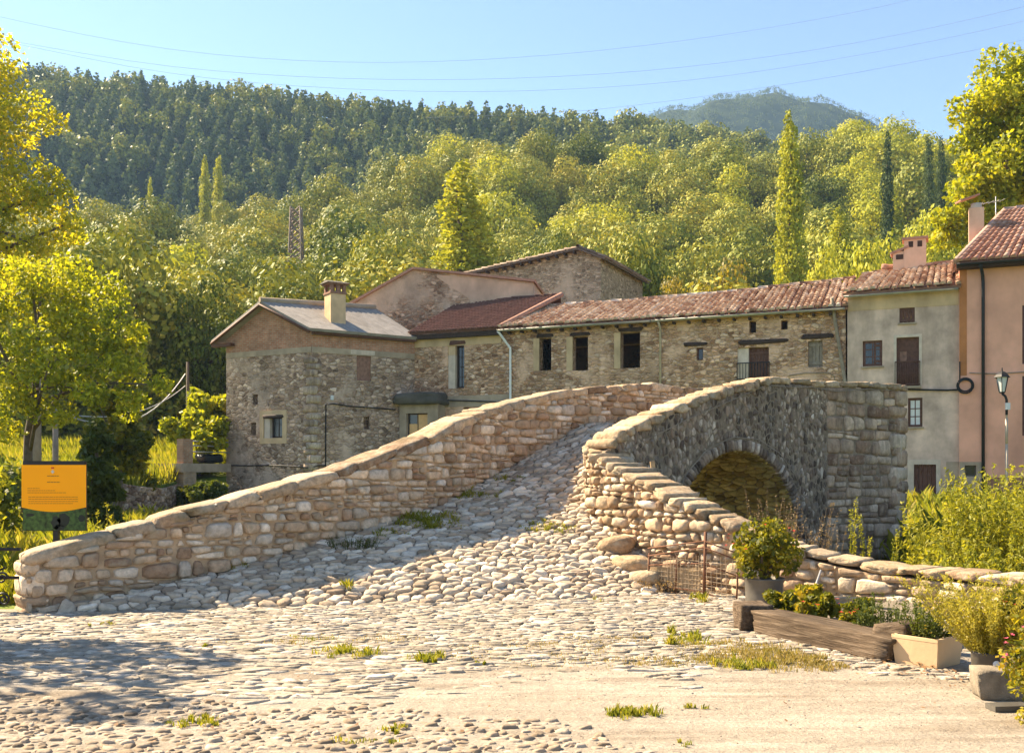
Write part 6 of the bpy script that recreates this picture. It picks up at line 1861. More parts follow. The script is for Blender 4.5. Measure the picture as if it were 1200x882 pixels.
# --- prototype trees for the hillside, each about 10 m tall
PROTO = {}
def proto(kind, seed):
    rng = random.Random(seed)
    if kind == 'round':
        H = 10; R = (3.6 + rng.uniform(-.4, .6), 3.6 + rng.uniform(-.4, .6), 3.7); c = (0, 0, 5.9)
        pf = ball_puffs(rng, c, R, 15, 1.75); n, leaf = 7500, .155; tr = (0, 0, 7)
    elif kind == 'wide':
        R = (4.6, 4.2, 3.0); c = (0, 0, 5.6); pf = ball_puffs(rng, c, R, 17, 1.75); n, leaf = 8000, .155; tr = (0, 0, 6.5)
    elif kind == 'tall':
        R = (2.6, 2.6, 4.6); c = (0, 0, 5.6); pf = ball_puffs(rng, c, R, 16, 1.4); n, leaf = 6800, .15; tr = (0, 0, 8)
    elif kind == 'poplar':
        pf = []
        for i in range(34):
            z = .8 + 9.0 * i / 33; w = .95 * min(1, (z - .2) / 1.8) * max(.02, 1 - (z - .8) / 9.3) ** .5 * rng.uniform(.75, 1.15) + .08; a = i * 2.4
            pf.append((w * .55 * math.cos(a), w * .55 * math.sin(a), z, max(.22, w * rng.uniform(.5, .8))))
        n, leaf = 12000, .075; tr = (0, 0, 9)
    elif kind == 'pine':
        pf = []
        for i in range(20):
            z = 3.0 + 7 * i / 19; w = 2.4 * (1 - (z - 3) / 7.6) ** .8; a = i * 2.4
            pf.append((w * .6 * math.cos(a), w * .6 * math.sin(a), z, max(.35, w * .5)))
        n, leaf = 1800, .27; tr = (0, 0, 9.5)
    V, T = crown(seed, pf, n, leaf, squash=1.5 if kind == 'poplar' else .85, bias=.3 if kind in ('poplar', 'pine') else .66, asp=.7, fill=.2)
    me = quads_mesh('crown', V, T)
    mb = MB(); trunk_mesh(mb, (0, 0, -1.2), tr, .22 if kind != 'poplar' else .16, rng, [(.5, (pf[3][0], pf[3][1], pf[3][2])), (.6, (pf[6][0], pf[6][1], pf[6][2])), (.7, pf[9][:3])])
    return me, mb, V, T
for kind, k in (('round', 4), ('wide', 3), ('tall', 3), ('poplar', 3), ('pine', 3)):
    PROTO[kind] = []
    for i in range(k):
        me, mb, V, T = proto(kind, 100 + i * 7 + len(kind))
        tm = None
        PROTO[kind].append([me, mb, None, V, T])
def place_tree(kind, i, x, y, z, s, rot, mat, name, label, group=None, sz=1.0):
    p = PROTO[kind][i % len(PROTO[kind])]
    t = thing(name, label, 'tree', (x, y, z), group)
    t.rotation_euler = (0, 0, rot); t.scale = (s, s, s * sz)
    if p[2] is None:
        o = p[1].build('trunk', M['bark']); p[2] = o.data; o.parent = t
    else:
        o = bpy.data.objects.new('trunk', p[2]); C.objects.link(o); o.parent = t
    key = mat.name
    if len(p[0].materials) == 0: p[0].materials.append(mat)
    o = bpy.data.objects.new('crown', p[0]); C.objects.link(o); o.parent = t
    if p[0].materials[0] != mat:
        o.material_slots[0].link = 'OBJECT'; o.material_slots[0].material = mat
    return t

SUNV = Vector((-.82, .57, 0)).normalized()
# buildings footprint to keep trees out of
def blocked(x, y):
    if y < 57 and -15 < x < 30 and y < 52 + (x > 17) * 3: return True
    if -4.5 < x < 8 and y < 71: return True
    return False
rng = random.Random(91)
# --- individually known trees: (kind, u, vtop, Y, height, material, name, label)
KNOWN = [
    ('poplar', 926, 126, 84, None, 'lf_poplar', 'poplar_tree', 'tallest pointed poplar standing right of centre behind the clay tile roof', .72),
    ('poplar', 539, 186, 78, None, 'lf_poplar', 'poplar_tree', 'broad yellow green poplar just left of the barn roof', 1.5),
    ('poplar', 561, 224, 80, None, 'lf_poplar', 'poplar_tree', 'shorter poplar touching the broad one beside the barn', 1.25),
    ('poplar', 1040, 150, 120, None, 'lf_pine', 'poplar_tree', 'dark slender poplar against the sky right of the far peak', .55),
    ('poplar', 1088, 156, 135, None, 'lf_pine', 'poplar_tree', 'thin poplar left of a twin beside the big right hand tree', .6),
    ('poplar', 1103, 156, 138, None, 'lf_pine', 'poplar_tree', 'thin poplar right of its twin beside the big right hand tree', .6),
    ('poplar', 240, 180, 185, None, 'lf_poplar', 'poplar_tree', 'pale poplar left of a close pair on the left hillside', .8),
    ('poplar', 256, 180, 187, None, 'lf_poplar', 'poplar_tree', 'pale poplar right of a close pair on the left hillside', .8),
    ('poplar', 176, 205, 170, None, 'lf_poplar', 'poplar_tree', 'lone thin poplar at the foot of the dark left wood', .6),
    ('poplar', 985, 240, 95, None, 'lf_poplar', 'poplar_tree', 'low bushy poplar between the tallest and the dark slender poplar', 1.2),
]
for i, (kind, u, vt, Y, H, mat, name, label, wd) in enumerate(KNOWN):
    x, y, zt = at(u, vt, Y); zg = ground_h(x, y) - .3
    s = (zt - zg) / 10.3
    t = place_tree(kind, i, x, y, zg, s, i * 1.3, M[mat], name, label)
    wdt = wd * (1.25 if Y < 100 else 1.0)
    t.scale = (s * wdt * .8, s * wdt * .8, s)
def special(kind, i, u, vt, Y, w, mat, name, label, zg=None):
    x, y, zt = at(u, vt, Y); zg = ground_h(x, y) - .3 if zg is None else zg
    s = (zt - zg) / (10.2 if kind != 'wide' else 9.2)
    t = place_tree(kind, i, x, y, zg, s, i * 1.7, M[mat], name, label)
    base = {'round': 4.9, 'wide': 5.6, 'tall': 3.5}[kind]
    sx = (w / 2 * Y / F) / base
    t.scale = (sx, sx, s)
SPECIAL = [
    ('round', 0, 232, 318, 64, 130, 'lf_mid', 'broadleaf_tree', 'large round green tree left of the corner house roof'),
    ('wide', 1, 748, 268, 72, 140, 'lf_mid', 'broadleaf_tree', 'large spreading tree right of the stone barn'),
    ('round', 1, 438, 268, 74, 120, 'lf_mid', 'broadleaf_tree', 'bright green tree behind the chimney of the corner house'),
    ('wide', 0, 850, 309, 66, 110, 'lf_gold', 'golden_tree', 'golden low tree above the middle of the clay tile roof'),
    ('round', 2, 795, 322, 64, 70, 'lf_gold', 'golden_tree', 'smaller golden tree left of the other one over the tile roof'),
    ('wide', 2, 1020, 262, 70, 130, 'lf_poplar', 'broadleaf_tree', 'light yellow green tree behind the twin chimney'),
    ('round', 3, 1085, 236, 74, 100, 'lf_poplar', 'broadleaf_tree', 'light green tree between twin chimney and salmon house'),
    ('round', 2, 380, 300, 86, 90, 'lf_mid', 'broadleaf_tree', 'dark green tree between the lattice mast and the chimney'),
    ('tall', 0, 965, 285, 66, 60, 'lf_poplar', 'broadleaf_tree', 'narrow light tree right beside the tallest poplar'),
    ('round', 0, 650, 262, 92, 80, 'lf_mid', 'broadleaf_tree', 'round tree straight above the barn ridge'),
    ('round', 1, 300, 296, 96, 80, 'lf_mid', 'broadleaf_tree', 'round tree left of the lattice mast'),
]
for q in SPECIAL: special(*q)
# --- the nearer hillside wood: every tree of its own
pts = []
known_xy = [at(q[1] if isinstance(q[1], (int, float)) and q[1] > 20 else q[2], 0, q[3] if q[1] > 20 else q[4])[:2] for q in KNOWN] + [at(q[2], 0, q[4])[:2] for q in SPECIAL]
def try_pts(y0, y1, dmin, kmin, kmax, want, tries=9000):
    out = []
    for _ in range(tries):
        y = math.sqrt(rng.uniform(y0 * y0, y1 * y1)); x = rng.uniform(kmin, kmax) * y
        d = dmin * rng.uniform(.8, 1.3)
        if blocked(x, y) or (y < 112 and abs(x / y - .279) < .04) or (y < 140 and abs(x / y - .377) < .02): continue
        if any((x - a) ** 2 + (y - b) ** 2 < d * d for a, b in pts[-700:]): continue
        if any((x - a) ** 2 + (y - b) ** 2 < 16 for a, b in known_xy): continue
        pts.append((x, y)); out.append((x, y))
        if len(out) >= want: break
    return out
NEARHILL = try_pts(60, 205, 8.3, -.62, .62, 275)
NEARHILL.sort(key=lambda p: p[1])
for i, (x, y) in enumerate(NEARHILL):
    k = rng.random(); kx = x / y
    band = 'lower' if y < 105 else ('middle' if y < 160 else 'upper')
    side = 'left' if kx < -.17 else ('right' if kx > .2 else 'centre')
    kind = 'round' if k < .5 else ('wide' if k < .75 else 'tall')
    mat = 'lf_hill' if rng.random() < .72 else ('lf_mid' if rng.random() < .6 else 'lf_poplar')
    if kx > .25 and rng.random() < .45: mat = 'lf_poplar'
    s = rng.uniform(.85, 1.35) * (1 + .15 * (y > 120))
    z = ground_h(x, y)
    # keep the wood below the skyline of the houses' sky gap
    place_tree(kind, rng.randrange(4), x, y, z - .2, s, rng.uniform(0, 6.28), M[mat], 'hillside_tree',
               '%s green tree in the wood on the %s slope at %s' % ({'round': 'rounded', 'wide': 'broad', 'tall': 'upright'}[kind], band, side),
               '%s trees on the %s slope at %s' % ({'round': 'rounded', 'wide': 'broad', 'tall': 'upright'}[kind], band, side), sz=rng.uniform(.85, 1.15))
# --- the far woods: more than anyone would count, one object each
def stuff_forest(name, label, spots, kinds, per, leafscale, mat, hmin, hmax, seed):
    r = np.random.default_rng(seed)
    VV, TT = [], []
    for (x, y) in spots:
        kd = kinds[r.integers(len(kinds))]; p = PROTO[kd][r.integers(len(PROTO[kd]))]
        V, T = p[3], p[4]
        idx = r.choice(len(V), per, replace=False)
        V = V[idx].copy(); T = T[idx].copy()
        cen = V.mean(axis=1, keepdims=True); V = cen + (V - cen) * leafscale
        s = r.uniform(hmin, hmax) / 10; a = r.uniform(0, 6.28); ca, sa = math.cos(a) * s, math.sin(a) * s
        X = V[..., 0] * ca - V[..., 1] * sa + x; Y = V[..., 0] * sa + V[..., 1] * ca + y; Z = V[..., 2] * s + ground_h(x, y) - .6
        T[:, 1] = np.clip(T[:, 1] * .5 + r.random() * .6, 0, 1)
        VV.append(np.stack([X, Y, Z], axis=-1)); TT.append(T)
    me = quads_mesh(name, np.concatenate(VV), np.concatenate(TT))
    tag(link(name, me, mat), label, 'forest', kind='stuff')
far_l = try_pts(203, 300, 6.4, -.6, .62, 900, 9000)
left_pine = [p for p in far_l if p[0] / p[1] < -.05 and p[1] > 225 + 30 * math.sin(p[0] * .05)]
broad = [p for p in far_l if p not in set(left_pine)]
ridge = try_pts(298, 400, 5.4, -.62, .62, 1900, 16000)
rp, rb = [], []
for p in ridge: (rp if (p[0] / p[1] < .1 and rng.random() < .88) or rng.random() < .4 else rb).append(p)
left_pine += try_pts(222, 302, 4.3, -.62, -.02, 520, 6000)
lp2 = [p for p in left_pine if rng.random() < .9]
broad += [p for p in left_pine if p not in set(lp2)]
stuff_forest('broadleaf_forest', 'pale green broadleaf wood covering the upper hillside', broad + rb, ['round', 'wide', 'tall'], 420, 3.0, M['lf_hill'], 9, 13, 5)
stuff_forest('pine_forest', 'dark green pine wood covering the ridge at upper left', lp2 + rp, ['pine', 'pine', 'pine'], 280, 2.1, M['lf_pine'], 6, 11, 6)
mt = []
for _ in range(6000):
    x = rng.uniform(60, 470); y = rng.uniform(700, 980); mt.append((x, y))
stuff_forest('mountain_forest', 'blue green forest covering the distant rounded peak', mt, ['round'], 22, 5.0, M['lf_pine'], 4, 7, 8)

# --- big nearby trees with their own crowns
def big_tree(name, label, base, top, tr, puffs, n, leaf, mat, seed, limbs=6, asp=.6, fill=.3, bias=.2):
    rng = random.Random(seed)
    t = thing(name, label, 'tree', base)
    mb = MB()
    lim = [(rng.uniform(.3, .9), puffs[int(k * len(puffs) / limbs)][:3]) for k in range(limbs)]
    trunk_mesh(mb, base, top, tr, rng, lim, 9); mb.build('trunk', M['bark'], t)
    V, T = crown(seed, puffs, n, leaf, fill=fill, bias=bias, asp=asp, up=.1)
    V = V - np.array(base)[None, None, :]
    link('crown', quads_mesh('crown', V, T), M[mat], t)
    return t
def at_puffs(L, jr, seed, sub=5, shrink=.5):
    """rough blobs given as (u,v,Y,radius m) broken into small clumps"""
    rng = random.Random(seed); out = []
    for (u, v, Y, r) in L:
        x, y, z = at(u, v, Y)
        for k in range(sub):
            a = rng.uniform(0, 6.28); e = rng.uniform(-1, 1); q = math.sqrt(1 - e * e); rr = r * rng.uniform(.35, .95)
            out.append((x + q * math.cos(a) * rr, y + q * math.sin(a) * rr, z + e * rr * .8, r * shrink * rng.uniform(.6, 1.15)))
    return out
L1 = [(-95, 60, 40, 3.12), (-60, 130, 40, 3.38), (-5, 115, 40, 2.08), (20, 155, 40, 1.56), (-20, 190, 40, 2.34), (35, 205, 40, 1.56), (58, 238, 40, 1.43), (20, 255, 40, 1.82), (70, 262, 40, 1.09), (-30, 270, 40, 2.60), (40, 300, 40, 1.30), (5, 315, 40, 1.56), (-60, 220, 40, 3.12), (-120, 160, 40, 3.38), (-160, 240, 40, 3.38), (-100, 310, 40, 2.86), (-40, 355, 40, 1.82), (-200, 130, 40, 3.12), (-250, 220, 40, 3.12), (-130, 30, 40, 2.60)]
big_tree('yellow_tree', 'tall yellow leaved tree cut by the left edge of the picture', (-25.5, 40.5, 0), (-24, 40, 17), .4, at_puffs(L1, 0, 1, 6, .42), 34000, .10, 'lf_yellow', 301, 10)
big_tree('shade_tree', 'leafy tree standing beyond the left edge, its shade falling across the left foreground', (-9.4, 10.6, 0), (-9.2, 10.6, 4.6), .14, [(-8.7 + 1.3 * math.cos(i * 2.4) * (.3 + .04 * i), 10.4 + 1.2 * math.sin(i * 2.4) * (.3 + .04 * i), 3.3 + .1 * i, .42) for i in range(20)], 2600, .09, 'lf_yellow', 307, 6)
L2 = [(25, 340, 27, 1.4), (70, 345, 26.5, 1.3), (110, 335, 27, 1.0), (60, 390, 26, 1.4), (110, 390, 26, 1.2), (10, 400, 26.5, 1.4), (150, 405, 26, .8), (135, 430, 26, .9), (90, 440, 25.5, 1.1), (40, 450, 26, 1.1), (170, 450, 26, .7), (120, 470, 25.5, .8), (5, 480, 25.5, 1.0), (65, 485, 26, .7), (-50, 420, 26, 1.6), (-40, 350, 26, 1.5), (155, 480, 26, .5)]
big_tree('yellow_tree', 'lower spreading yellow green tree behind the information sign', (-13.2, 27, 0), (-12.6, 26.5, 6.2), .13, at_puffs(L2, 0, 2, 7, .36), 17000, .066, 'lf_yellowgreen', 302, 10)
L3 = [(1180, 110, 47, 2.2), (1150, 135, 46, 1.4), (1195, 150, 46, 2.0), (1140, 175, 46, 1.4), (1180, 200, 45.5, 2.0), (1145, 225, 46, 1.6), (1120, 245, 46.5, 1.0), (1160, 245, 45.5, 1.5), (1230, 130, 47, 3.0), (1240, 200, 47, 3), (1210, 235, 46, 2), (1125, 275, 47, 1.2), (1180, 90, 47, 1.0), (1290, 160, 47, 3)]
big_tree('broadleaf_tree', 'big yellow green tree rising behind the salmon house', (25.5, 47.5, .4), (24.5, 47, 15), .4, at_puffs(L3, 0, 3, 6), 36000, .115, 'lf_yellowgreen', 303, 10)
L4 = [(238, 485, 47, 1.0), (215, 495, 46, .9), (255, 500, 46, .9), (200, 508, 46, .6), (240, 510, 45, .9), (225, 470, 47, .7), (262, 478, 47.5, .8)]
big_tree('small_tree', 'low golden green small tree behind the terrace rail', (-14.4, 46, 1.0), (-14.6, 46, 4.2), .12, at_puffs(L4, 0, 4, 6), 5200, .15, 'lf_yellowgreen', 304, 7)
L5 = [(128, 470, 31, .6), (140, 500, 31, .75), (155, 520, 31, .7), (130, 530, 31, .6), (148, 545, 31, .5), (118, 510, 30.5, .5)]
big_tree('small_tree', 'slender bright green sapling in the middle of the meadow edge', (-12.2, 31, 0), (-12.2, 31, 3.6), .07, at_puffs(L5, 0, 5, 5), 4200, .1, 'lf_pot', 305, 6)
L6 = [(112, 520, 23, .4), (108, 550, 23, .5), (118, 575, 23, .5), (105, 600, 22.5, .55), (125, 560, 23, .4), (112, 498, 23, .28)]
big_tree('leafy_shrub', 'upright leafy green shrub just right of the information sign', (-9.6, 23, 0), (-9.6, 23, 2.6), .05, at_puffs(L6, 0, 6, 5), 4200, .075, 'lf_shrub', 306, 6)
# dark and light shrubs filling the left behind the wall
def bush(name, label, c, R, n, leaf, mat, seed, group=None, pn=14, pr=.35, stems=4, cat_='shrub', asp=.55, bias=.25, fill=.3):
    rng = random.Random(seed)
    t = thing(name, label, cat_, (c[0], c[1], c[2]), group)
    pf = ball_puffs(rng, (c[0], c[1], c[2] + R[2]), R, pn, pr * min(R), shell=.72)
    mb = MB()
    for k in range(stems):
        e = pf[2 + k * 2][:3]; mb.tube([(c[0] + rng.uniform(-.1, .1) * R[0], c[1], c[2] - .05), e], [.02 + .012 * R[2], .006], 5)
    mb.build('stems', M['bark'], t)
    V, T = crown(seed, pf, n, leaf, fill=fill, bias=bias, asp=asp)
    link('foliage', quads_mesh('foliage', V - np.array(c)[None, None, :], T), M[mat], t)
    return t
SH = [(-14.6, 24.5, 0, (1.9, 1.5, 1.3), 'lf_shrub', 'dark bushy shrub under the lower yellow tree'), (-17.5, 29, 0, (2.2, 1.8, 1.6), 'lf_shrub', 'dark shrub beside the thick utility pole'),
      (-8.3, 14.5, -.1, (.95, .8, 1.1), 'lf_broom', 'pale feathery bush at the left edge behind the handrail'), (-9.6, 17.2, 0, (1.3, 1.0, 1.1), 'lf_shrub', 'green bush behind the left side of the sign'),
      (-11.2, 20.5, 0, (1.2, 1, .7), 'lf_broom', 'light grassy bush behind the sign'), (-14.6, 33.5, 0, (1.5, 1.2, .9), 'lf_shrub', 'round shrub left of the dry stone wall'),
      (-13.4, 42.2, .0, (1.3, .8, .5), 'lf_pot', 'low light green bush under the terrace'), (-12.2, 40.0, 0, (1.0, .8, .6), 'lf_shrub', 'dark low bush between the pillar and the corner house'),
      (-14.4, 37.6, .6, (1.1, .8, .5), 'lf_pot', 'trailing light green bush over the dry stone wall'), (-7.9, 13.3, -.1, (.5, .4, .42), 'lf_pot', 'small bright weed clump under the handrail')]
for i, (x, y, z, R, mat, lab) in enumerate(SH):
    bush('shrub', lab, (x, y, z), R, int(1500 + 900 * R[0]), .07 if y < 20 else .12, mat, 400 + i)
# dark woodland edge behind the meadow
for i, (u, v, Y, R, lab) in enumerate(((70, 475, 60, (4.5, 3, 3.2), 'big dark shrub behind the thick utility pole'), (135, 490, 62, (4.2, 3, 2.6), 'big dark shrub behind the slender sapling'), (190, 500, 63, (3.4, 3, 2.6), 'big dark shrub left of the round green tree'), (20, 470, 58, (4, 3, 3.4), 'big dark shrub at the left edge behind the yellow trees'))):
    x, y, z = at(u, v, Y); bush('shrub', lab, (x, y, ground_h(x, y) - .3), R, 3600, .22, 'lf_mid', 430 + i)
# --- potted and bedded plants
bush('potted_shrub', 'large bushy yellow green shrub growing in the round metal tub', (2.81, 11.1, .36), (.43, .40, .33), 2800, .033, 'lf_pot', 450, pn=24, pr=.36, fill=.3)
def stalks(name, label, c, n, h, spread, mat, seed, leaf, per, lean=.25, cat_='plant', group=None, thick=.006, taper=.35):
    """upright plant: many stems, each clothed in small leaves"""
    r = np.random.default_rng(seed); rng = random.Random(seed)
    t = thing(name, label, cat_, c, group)
    mb = MB(); P = []; G = []
    for k in range(n):
        a = rng.uniform(0, 6.28); q = math.sqrt(rng.random()) 
        b = Vector((c[0] + spread[0] * q * math.cos(a), c[1] + spread[1] * q * math.sin(a), c[2]))
        hh = h * rng.uniform(.55, 1.08); e = b + Vector((lean * hh * (q * math.cos(a) + rng.uniform(-.4, .4)), lean * hh * (q * math.sin(a) + rng.uniform(-.4, .4)), hh))
        m = b.lerp(e, .5) + Vector((rng.uniform(-.05, .05), rng.uniform(-.05, .05), 0)) * hh
        mb.tube([b, m, e], [thick, thick * .7, thick * .3], 4, caps=False)
        g = rng.random()
        for j in range(per):
            f = .12 + .88 * rng.random() ** .9
            p = (b * (1 - f) + m * f) * (1 - f) + (m * (1 - f) + e * f) * f
            w = leaf * (1.3 - taper * f) 
            P.append((p.x + rng.uniform(-w, w), p.y + rng.uniform(-w, w), p.z + rng.uniform(-w, w))); G.append(g)
    mb.build('stems', M['bark'] if mat == 'lf_dry' else M[mat], t)
    V, T = leaves_at(r, np.array(P), leaf, np.array(G), np.tile([[0, 0, 1.]], (len(P), 1)), .0, .3)
    link('leaves', quads_mesh('leaves', V - np.array(c)[None, None, :], T), M[mat], t)
    return t
def flowers(parent, n, c, R, mat, r, seed, name='blossoms', hemi=True):
    rng = random.Random(seed); mb = MB()
    for k in range(n):
        a = rng.uniform(0, 6.28); e = rng.uniform(-.1, 1); q = math.sqrt(max(0, 1 - e * e)); p = Vector((c[0] + R[0] * q * math.cos(a), c[1] + R[1] * q * math.sin(a), c[2] + R[2] * e))
        for j in range(5):
            b = 2 * math.pi * j / 5; d = Vector((math.cos(b), math.sin(b), rng.uniform(-.3, .5))); s = Vector((-math.sin(b), math.cos(b), 0))
            mb.quad(p, p + d * r * .6 + s * r * .45, p + d * r * 1.1, p + d * r * .6 - s * r * .45)
    mb.build(name, M[mat], parent)
PS = bpy.data.objects['potted_shrub']; flowers(PS, 16, (2.81, 11.1, .72), (.44, .44, .32), 'petal_red', .02, 3)
t = stalks('feathery_shrub', 'large feathery yellow shrub growing from the grey bucket', (3.58, 7.42, .2), 270, .58, (.11, .11), 'lf_feather', 460, .014, 64, lean=.8, cat_='shrub', thick=.003)
flowers(t, 26, (3.58, 7.42, .42), (.34, .3, .3), 'petal_white', .009, 4)
t = stalks('herb_clump', 'grey green herb with small yellow flowers in the square planter', (3.42, 8.2, .2), 70, .3, (.16, .16), 'lf_shrub', 461, .017, 34, lean=.45, thick=.003)
flowers(t, 16, (3.42, 8.2, .3), (.22, .22, .18), 'petal_yellow', .011, 5)
t = stalks('herb_clump', 'grey green wispy herb in the bed left of the square planter', (3.3, 8.9, .12), 60, .34, (.2, .16), 'lf_shrub', 462, .017, 34, lean=.4, thick=.003)
for i, (x, y, R, lab, fl) in enumerate(((2.75, 10.1, (.2, .2, .12), 'low leafy plant with orange flowers by the head of the timber', 'petal_yellow'), (2.98, 9.6, (.22, .2, .13), 'low bright leafy plant with red flowers halfway along the timber', 'petal_red'), (3.2, 9.2, (.17, .16, .12), 'low leafy plant between the red flowers and the wispy herb', 'petal_red'), (3.05, 10.2, (.2, .17, .15), 'leafy plant with yellow flowers against the low wall', 'petal_yellow'))):
    b = bush('bedding_plant', lab, (x, y, .14), R, 700, .034, 'lf_pot', 470 + i, pn=8, pr=.5, stems=2, cat_='flower', asp=.75)
    flowers(b, 7, (x, y, .14 + R[2]), (R[0], R[1], R[2]), fl, .022, 480 + i)
b = bush('flowering_shrub', 'leafy shrub with red flowers cut by the right edge', (3.42, 6.35, .0), (.24, .3, .36), 2600, .022, 'lf_pot', 490, pn=18, pr=.4)
flowers(b, 34, (3.42, 6.35, .4), (.25, .3, .32), 'petal_pink', .016, 6)
b = bush('flowering_shrub', 'red flowered spray above the clay pot at the right edge', (3.78, 7.2, .28), (.22, .22, .26), 1300, .024, 'lf_pot', 491, pn=14, pr=.4)
flowers(b, 22, (3.75, 7.2, .52), (.24, .24, .22), 'petal_red', .017, 7)
b = bush('low_plant', 'small pale ground plant below the grey metal plate', (3.32, 6.2, 0), (.17, .14, .08), 500, .016, 'lf_feather', 492, pn=8, pr=.5, stems=2, cat_='plant')
# tall broom behind the low wall on the river bank
r2 = random.Random(77)
k = 0
for (x, y, z, n, h, s) in ((7.0, 14.2, -.5, 90, 2.0, .55), (7.9, 14.8, -.4, 90, 2.0, .6), (8.8, 15.0, -.2, 90, 1.9, .6), (8.2, 13.2, -.3, 80, 1.55, .5), (7.4, 13.2, -.5, 70, 1.6, .5), (9.6, 15.4, -.1, 90, 2.0, .6), (10.2, 14.0, 0, 80, 1.6, .6), (9.2, 13.4, -.1, 70, 1.4, .5), (6.3, 14.2, -.7, 80, 1.7, .5), (6.1, 13.2, -.7, 70, 1.35, .45), (5.6, 12.4, -.7, 50, 1.2, .35)):
    lab = ['tall feathery broom nearest the end of the bridge wall', 'tall broom second from the bridge end', 'tall broom before the grey house door', 'shorter broom just over the low wall top', 'short broom leaning on the low wall by the bridge end', 'tall broom before the salmon plinth', 'broom at the far right over the low wall', 'short broom between the tall ones and the wall', 'broom right against the corner of the bridge abutment', 'low broom before the bridge abutment corner', 'lowest broom just behind the low wall coping'][k]
    stalks('broom_bush', lab, (x, y, z), n, h, (s, s), 'lf_broom', 500 + k, .042, 80, lean=.16, cat_='shrub', thick=.007); k += 1
for i, (u, vb, Y, h, lab) in enumerate(((1000, 650, 13.2, .75, 'taller single mullein spike behind the low wall'), (1014, 652, 13.1, .5, 'shorter single mullein spike behind the low wall'), (1045, 660, 13.0, .45, 'young leafy stalk over the low wall near the broom'))):
    x, y, z = at(u, vb, Y); stalks('tall_weed', lab, (x, y, z - .35), 2, h + .35, (.03, .03), 'lf_broom', 520 + i, .024, 150, lean=.12, thick=.008, taper=.2)
for i, (u, vb, Y, h, n, lab) in enumerate(((900, 640, 13.2, .75, 16, 'dry tall weed standing before the dark arch'), (945, 640, 13.4, .55, 22, 'reddish dry weeds beside the arch foot'), (968, 648, 13.2, .45, 18, 'pale dry weeds right of the arch behind the low wall'), (915, 625, 13.6, .5, 14, 'brown dry stems in the middle of the arch foot'))):
    x, y, z = at(u, vb, Y); stalks('dry_weed', lab, (x, y, z - .3), n, h + .3, (.2, .12), 'lf_dry', 530 + i, .016, 26, lean=.3, thick=.004)
stalks('dry_weed', 'dry brown weeds under the boulders at the ramp edge', (*at(775, 690, 12.9)[:2], .0), 40, .2, (.22, .14), 'lf_dry', 540, .018, 16, lean=.6, thick=.004)
stalks('tall_weed', 'green weed with slim spikes rising over the parapet near the terrace pillar', (*at(250, 600, 13.6)[:2], .2), 5, .75, (.2, .1), 'lf_broom', 541, .02, 60, lean=.15)
stalks('tall_weed', 'green spiky weeds rising over the parapet beside the path', (*at(165, 620, 13.2)[:2], .0), 6, .8, (.35, .1), 'lf_broom', 542, .02, 60, lean=.15)
stalks('tall_weed', 'pale tall grass behind the coping just right of the sign', (*at(112, 620, 12.6)[:2], .0), 22, 1.15, (.35, .15), 'lf_broom', 543, .022, 50, lean=.15)
for i, (u, v, Y, lab) in enumerate(((414, 636, 13.3, 'dark green tuft growing at the foot of the left parapet'),)):
    x, y, z = at(u, v, Y); d = deck_z(x, y)
    stalks('weed_tuft', lab, (x, y, d[0] if d else z), 80, .17, (.3, .12), 'lf_shrub', 550, .012, 14, lean=.5, thick=.003)

# --- grass and weeds between the stones (nobody could count the blades)
def grass(name, label, patches, mat, seed, blade, up=True):
    """patches: (x,y,rx,ry,count,height)"""
    r = np.random.default_rng(seed); VV, TT = [], []
    if name != 'meadow_grass':
        pp = []
        for (x, y, rx, ry, n, h) in patches:
            m = max(3, int(n / 45))
            for k in range(m):
                a = r.random() * 6.283; q = r.random() ** .8 * 1.15
                f = r.uniform(.12, .4)
                pp.append((x + rx * q * math.cos(a), y + ry * q * math.sin(a), rx * f, min(rx, ry * 1.5) * f, max(6, int(n / m * r.uniform(.4, 1.5))), h * r.uniform(.6, 1.15)))
        patches = pp
    for (x, y, rx, ry, n, h) in patches:
        a = r.random(n) * 6.283; q = r.random(n) ** .6
        px = x + rx * q * np.cos(a); py = y + ry * q * np.sin(a)
        lump = .5 + .5 * np.sin(px * 17 + y) * np.sin(py * 23 + x)
        keep = r.random(n) < (.35 + .65 * lump); px, py = px[keep], py[keep]; m = len(px)
        zz = np.array([(lambda d: d[0] if d else ground_h(a_, b_) + .01)(deck_z(a_, b_)) if -6 < a_ < 9 and 10.5 < b_ < 24 else ground_h(a_, b_) + .01 for a_, b_ in zip(px, py)])
        if name == 'meadow_grass': zz = zz + 0
        hh = h * (.5 + r.random(m)) * (1.15 - q[keep] * .6)
        th = r.random(m) * 6.283; ln = .5 * hh
        tx = px + ln * np.cos(th); ty = py + ln * np.sin(th); w = blade * (.6 + .8 * r.random(m))
        ox, oy = -np.sin(th) * w, np.cos(th) * w
        b0 = np.stack([px - ox, py - oy, zz - .005], -1); b1 = np.stack([px + ox, py + oy, zz - .005], -1)
        mid = np.stack([px + .35 * ln * np.cos(th) + ox * .8, py + .35 * ln * np.sin(th) + oy * .8, zz + hh * .65], -1); tp = np.stack([tx, ty, zz + hh], -1)
        VV.append(np.stack([b0, b1, mid, tp], axis=1)); TT.append(np.stack([r.random(m), np.full(m, r.random()), r.random(m), np.ones(m)], -1))
    me = quads_mesh(name, np.concatenate(VV), np.concatenate(TT))
    tag(link(name, me, M[mat]), label, 'grass', kind='stuff')
def gp(u, v, ru, rv, n, h, Y=None):
    """patch on flat ground seen at u,v"""
    y = 1.6 * F / (v - HOR); x = (u - 600) * y / F
    return (x, y, ru * y / F, rv * y * y / (1.6 * F), n, h)
def dp(u, v, rx, ry, n, h, Y):
    x, y, z = at(u, v, Y); return (x, y, rx, ry, n, h)
